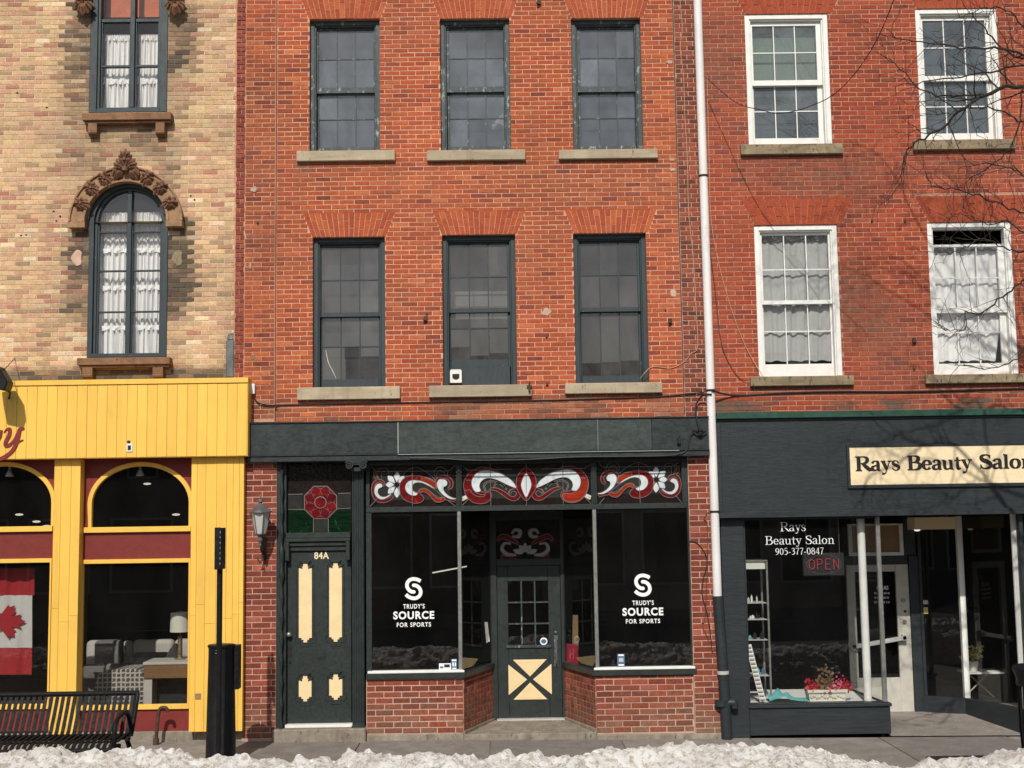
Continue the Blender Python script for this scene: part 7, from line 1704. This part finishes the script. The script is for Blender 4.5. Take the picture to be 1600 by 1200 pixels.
# trunk and scaffold
tr = MB(); z0 = G(tx); tr.tube([(tx, ty, z0-.05), (tx+.02, ty, z0+.9), (tx-.02, ty+.02, z0+2.2), (tx, ty, z0+3.1)], [.15, .115, .10, .09], 14); obj('trunk', tr, 'bark', tree, smooth=True)
def limb(pxs, r0, tipr=.004, depth=2, L=.55):
    pts = []
    for a, b, y in pxs: x, z = P(a, b, y); pts.append(Vector((x, y, z)))
    pth = [Vector(q) for q in cr([tuple(q) for q in pts], 5)]; n = len(pth); mb = MB()
    pth = [q+Vector((rt.gauss(0, .008), rt.gauss(0, .008), rt.gauss(0, .010))) if 0 < i < n-1 else q for i, q in enumerate(pth)]
    mb.tube(pth, [r0+(tipr-r0)*i/(n-1) for i in range(n)], 7)
    for i in range(2, n):
        r = r0+(tipr-r0)*i/(n-1); xpx = pth[i].x
        if rt.random() < .85:
            d = (pth[i]-pth[i-1]).normalized(); ax = Vector((rt.uniform(-.4, .4), rt.uniform(-1, 1), rt.uniform(-.4, .4))); nd = (d*.8+d.cross(ax).normalized()*rt.uniform(.6, 1.3)).normalized(); twig(pth[i], nd, L*rt.uniform(.5, 1.1), max(.0035, r*.5), depth-1, mb)
    return obj('branch', mb, 'bark', tree)
T0 = (1790, 330, ty); T1 = (1775, 200, ty); T2 = (1770, 60, ty); T3 = (1768, -80, ty)
mb = MB(); q = [P(1800, 500, ty), P(*T0[:2], ty), P(*T1[:2], ty), P(*T2[:2], ty), P(*T3[:2], ty), P(1770, -420, ty), P(1785, -700, ty)]; mb.tube([(tx, ty, G(tx)+3.0)]+[(a, ty, b) for a, b in q[1:]], [.09, .08, .07, .06, .05, .03, .012], 10); obj('leader', mb, 'bark', tree, smooth=True)
limb([T0, (1690, 210, -3.8), (1600, 137, -3.7), (1541, 148, -3.6), (1518, 160, -3.6), (1470, 200, -3.55), (1430, 226, -3.5), (1412, 245, -3.5), (1410, 288, -3.5)], .026)
limb([(1541, 148, -3.6), (1480, 150, -3.5), (1440, 140, -3.45), (1400, 100, -3.4), (1383, 92, -3.4)], .010, .003, 2, .35)
limb([T1, (1680, 120, -4.1), (1600, 84, -4.1), (1550, 76, -4.1), (1500, 74, -4.1), (1440, 66, -4.0), (1385, 57, -4.0)], .016)
limb([T2, (1690, 60, -3.6), (1620, 95, -3.5), (1570, 80, -3.4), (1540, 45, -3.4), (1515, 20, -3.4)], .018)
limb([(1620, 95, -3.5), (1560, 110, -3.6), (1500, 120, -3.6), (1440, 128, -3.7), (1395, 135, -3.7)], .011, .003, 2, .4)
limb([T0, (1700, 330, -3.7), (1640, 350, -3.6), (1600, 335, -3.6), (1560, 318, -3.6), (1510, 300, -3.6), (1460, 290, -3.6), (1450, 282, -3.6)], .014, .003, 2, .4)
limb([T0, (1700, 400, -4.0), (1640, 420, -4.0), (1600, 440, -4.0), (1568, 462, -4.0), (1530, 490, -4.0), (1508, 488, -4.0), (1508, 510, -4.0), (1480, 517, -4.0), (1466, 505, -4.0)], .012, .003, 2, .4)
limb([(1700, 400, -4.0), (1650, 380, -3.8), (1600, 392, -3.7), (1560, 385, -3.7), (1530, 372, -3.7), (1500, 395, -3.7), (1465, 393, -3.7)], .010, .003, 2, .4)
limb([(1640, 420, -4.0), (1610, 520, -3.9), (1590, 560, -3.8), (1550, 575, -3.8), (1500, 570, -3.8)], .009, .003, 2, .35)
limb([(1600, 137, -3.7), (1590, 200, -3.7), (1570, 240, -3.7), (1530, 270, -3.6), (1490, 300, -3.6)], .009, .003, 2, .35)
limb([(1680, 120, -4.1), (1640, 160, -3.9), (1600, 190, -3.9), (1560, 172, -3.9), (1520, 168, -3.9), (1480, 178, -3.9), (1450, 172, -3.9)], .012, .003, 3, .45)
limb([(1680, 120, -4.1), (1650, 40, -3.7), (1610, 50, -3.6), (1580, 20, -3.6), (1540, 12, -3.6), (1500, 28, -3.6)], .012, .003, 3, .45)
limb([(1700, 330, -3.7), (1660, 290, -3.8), (1610, 280, -3.8), (1580, 262, -3.8), (1540, 255, -3.8), (1500, 262, -3.8)], .010, .003, 3, .4)
limb([(1640, 350, -3.6), (1600, 360, -3.6), (1575, 345, -3.6), (1545, 350, -3.6), (1500, 335, -3.6), (1480, 345, -3.6)], .008, .003, 2, .4)
# higher limbs, above the picture, whose shadows fall on the salon wall
for (a, b, y, r) in ((1330, -190, -3.5, .02), (1250, -330, -3.2, .02), (1420, -300, -4.2, .022), (1300, -90, -3.1, .014), (1480, -150, -3.4, .02), (1180, -220, -3.7, .016), (1500, -420, -3.8, .02), (1560, -260, -3.2, .02), (1380, -420, -3.9, .02), (1600, -150, -3.0, .018)):
    limb([T3, ((T3[0]+a)/2+40, (T3[1]+b)/2-30, (ty+y)/2), ((T3[0]+a*2)/3, b-10, y), (a, b, y)], r*.62, .003, 3, .8)
for (a, b, y, r) in ((2050, -190, -3.5, .02), (2150, 0, -4.6, .02), (2000, -400, -4.2, .022), (1900, 200, -5.0, .02), (1650, -300, -5.2, .02)):
    limb([T3, ((T3[0]+a)/2, (T3[1]+b)/2-30, (ty+y)/2), (a, b, y)], r, .004, 2, .8)

# ============================================================ OPPOSITE SIDE OF THE STREET (mirrored in the panes)
def opp(x0, x1, h, mat, lab, bays, floors):
    y1 = -21.0; e = thing('opposite_building', lab, 'building', ((x0+x1)/2, y1, -.1)); mb = MB(); mb.box(x0, x1, y1-9, y1, -.1, h); obj('wall', mb, mat, e)
    mb = MB(); mb.box(x0, x1, y1+.001, y1+.25, h-.35, h); obj('cornice', mb, 'greenwin', e, bevel=.02)
    bw_ = (x1-x0)/bays
    for f in range(floors):
        for i in range(bays):
            xc_ = x0+bw_*(i+.5); zb = .6 if f == 0 else 3.4+(f-1)*2.9+.4; zt = 2.7 if f == 0 else zb+1.6; hw = bw_*.38 if f == 0 else .45
            m2 = MB(); m2.rings(xc_-hw, xc_+hw, zb, zt, .07, y1+.001, y1+.05); wn = obj('window', m2, 'white', e); m3 = MB(); m3.box(xc_-hw+.07, xc_+hw-.07, y1+.004, y1+.02, zb+.07, zt-.07); obj('pane', m3, 'gdark', wn)
opp(-16, -4.4, 5.6, 'stone', 'low stone-fronted building across the street, behind the viewer, mirrored in the left panes', 5, 2)
opp(-4.3, 1.6, 7.35, 'brownstone', 'brown stone building across the street, behind the viewer, mirrored in the middle panes', 3, 2)
opp(1.7, 9.5, 7.0, 'mortar_buff', 'two storey buff building across the street, behind the viewer, mirrored in the right panes', 4, 2)
opp(9.6, 18, 6.2, 'brownstone', 'low stone building across the street, behind the viewer, far right', 4, 2)
bpy.context.view_layer.update()
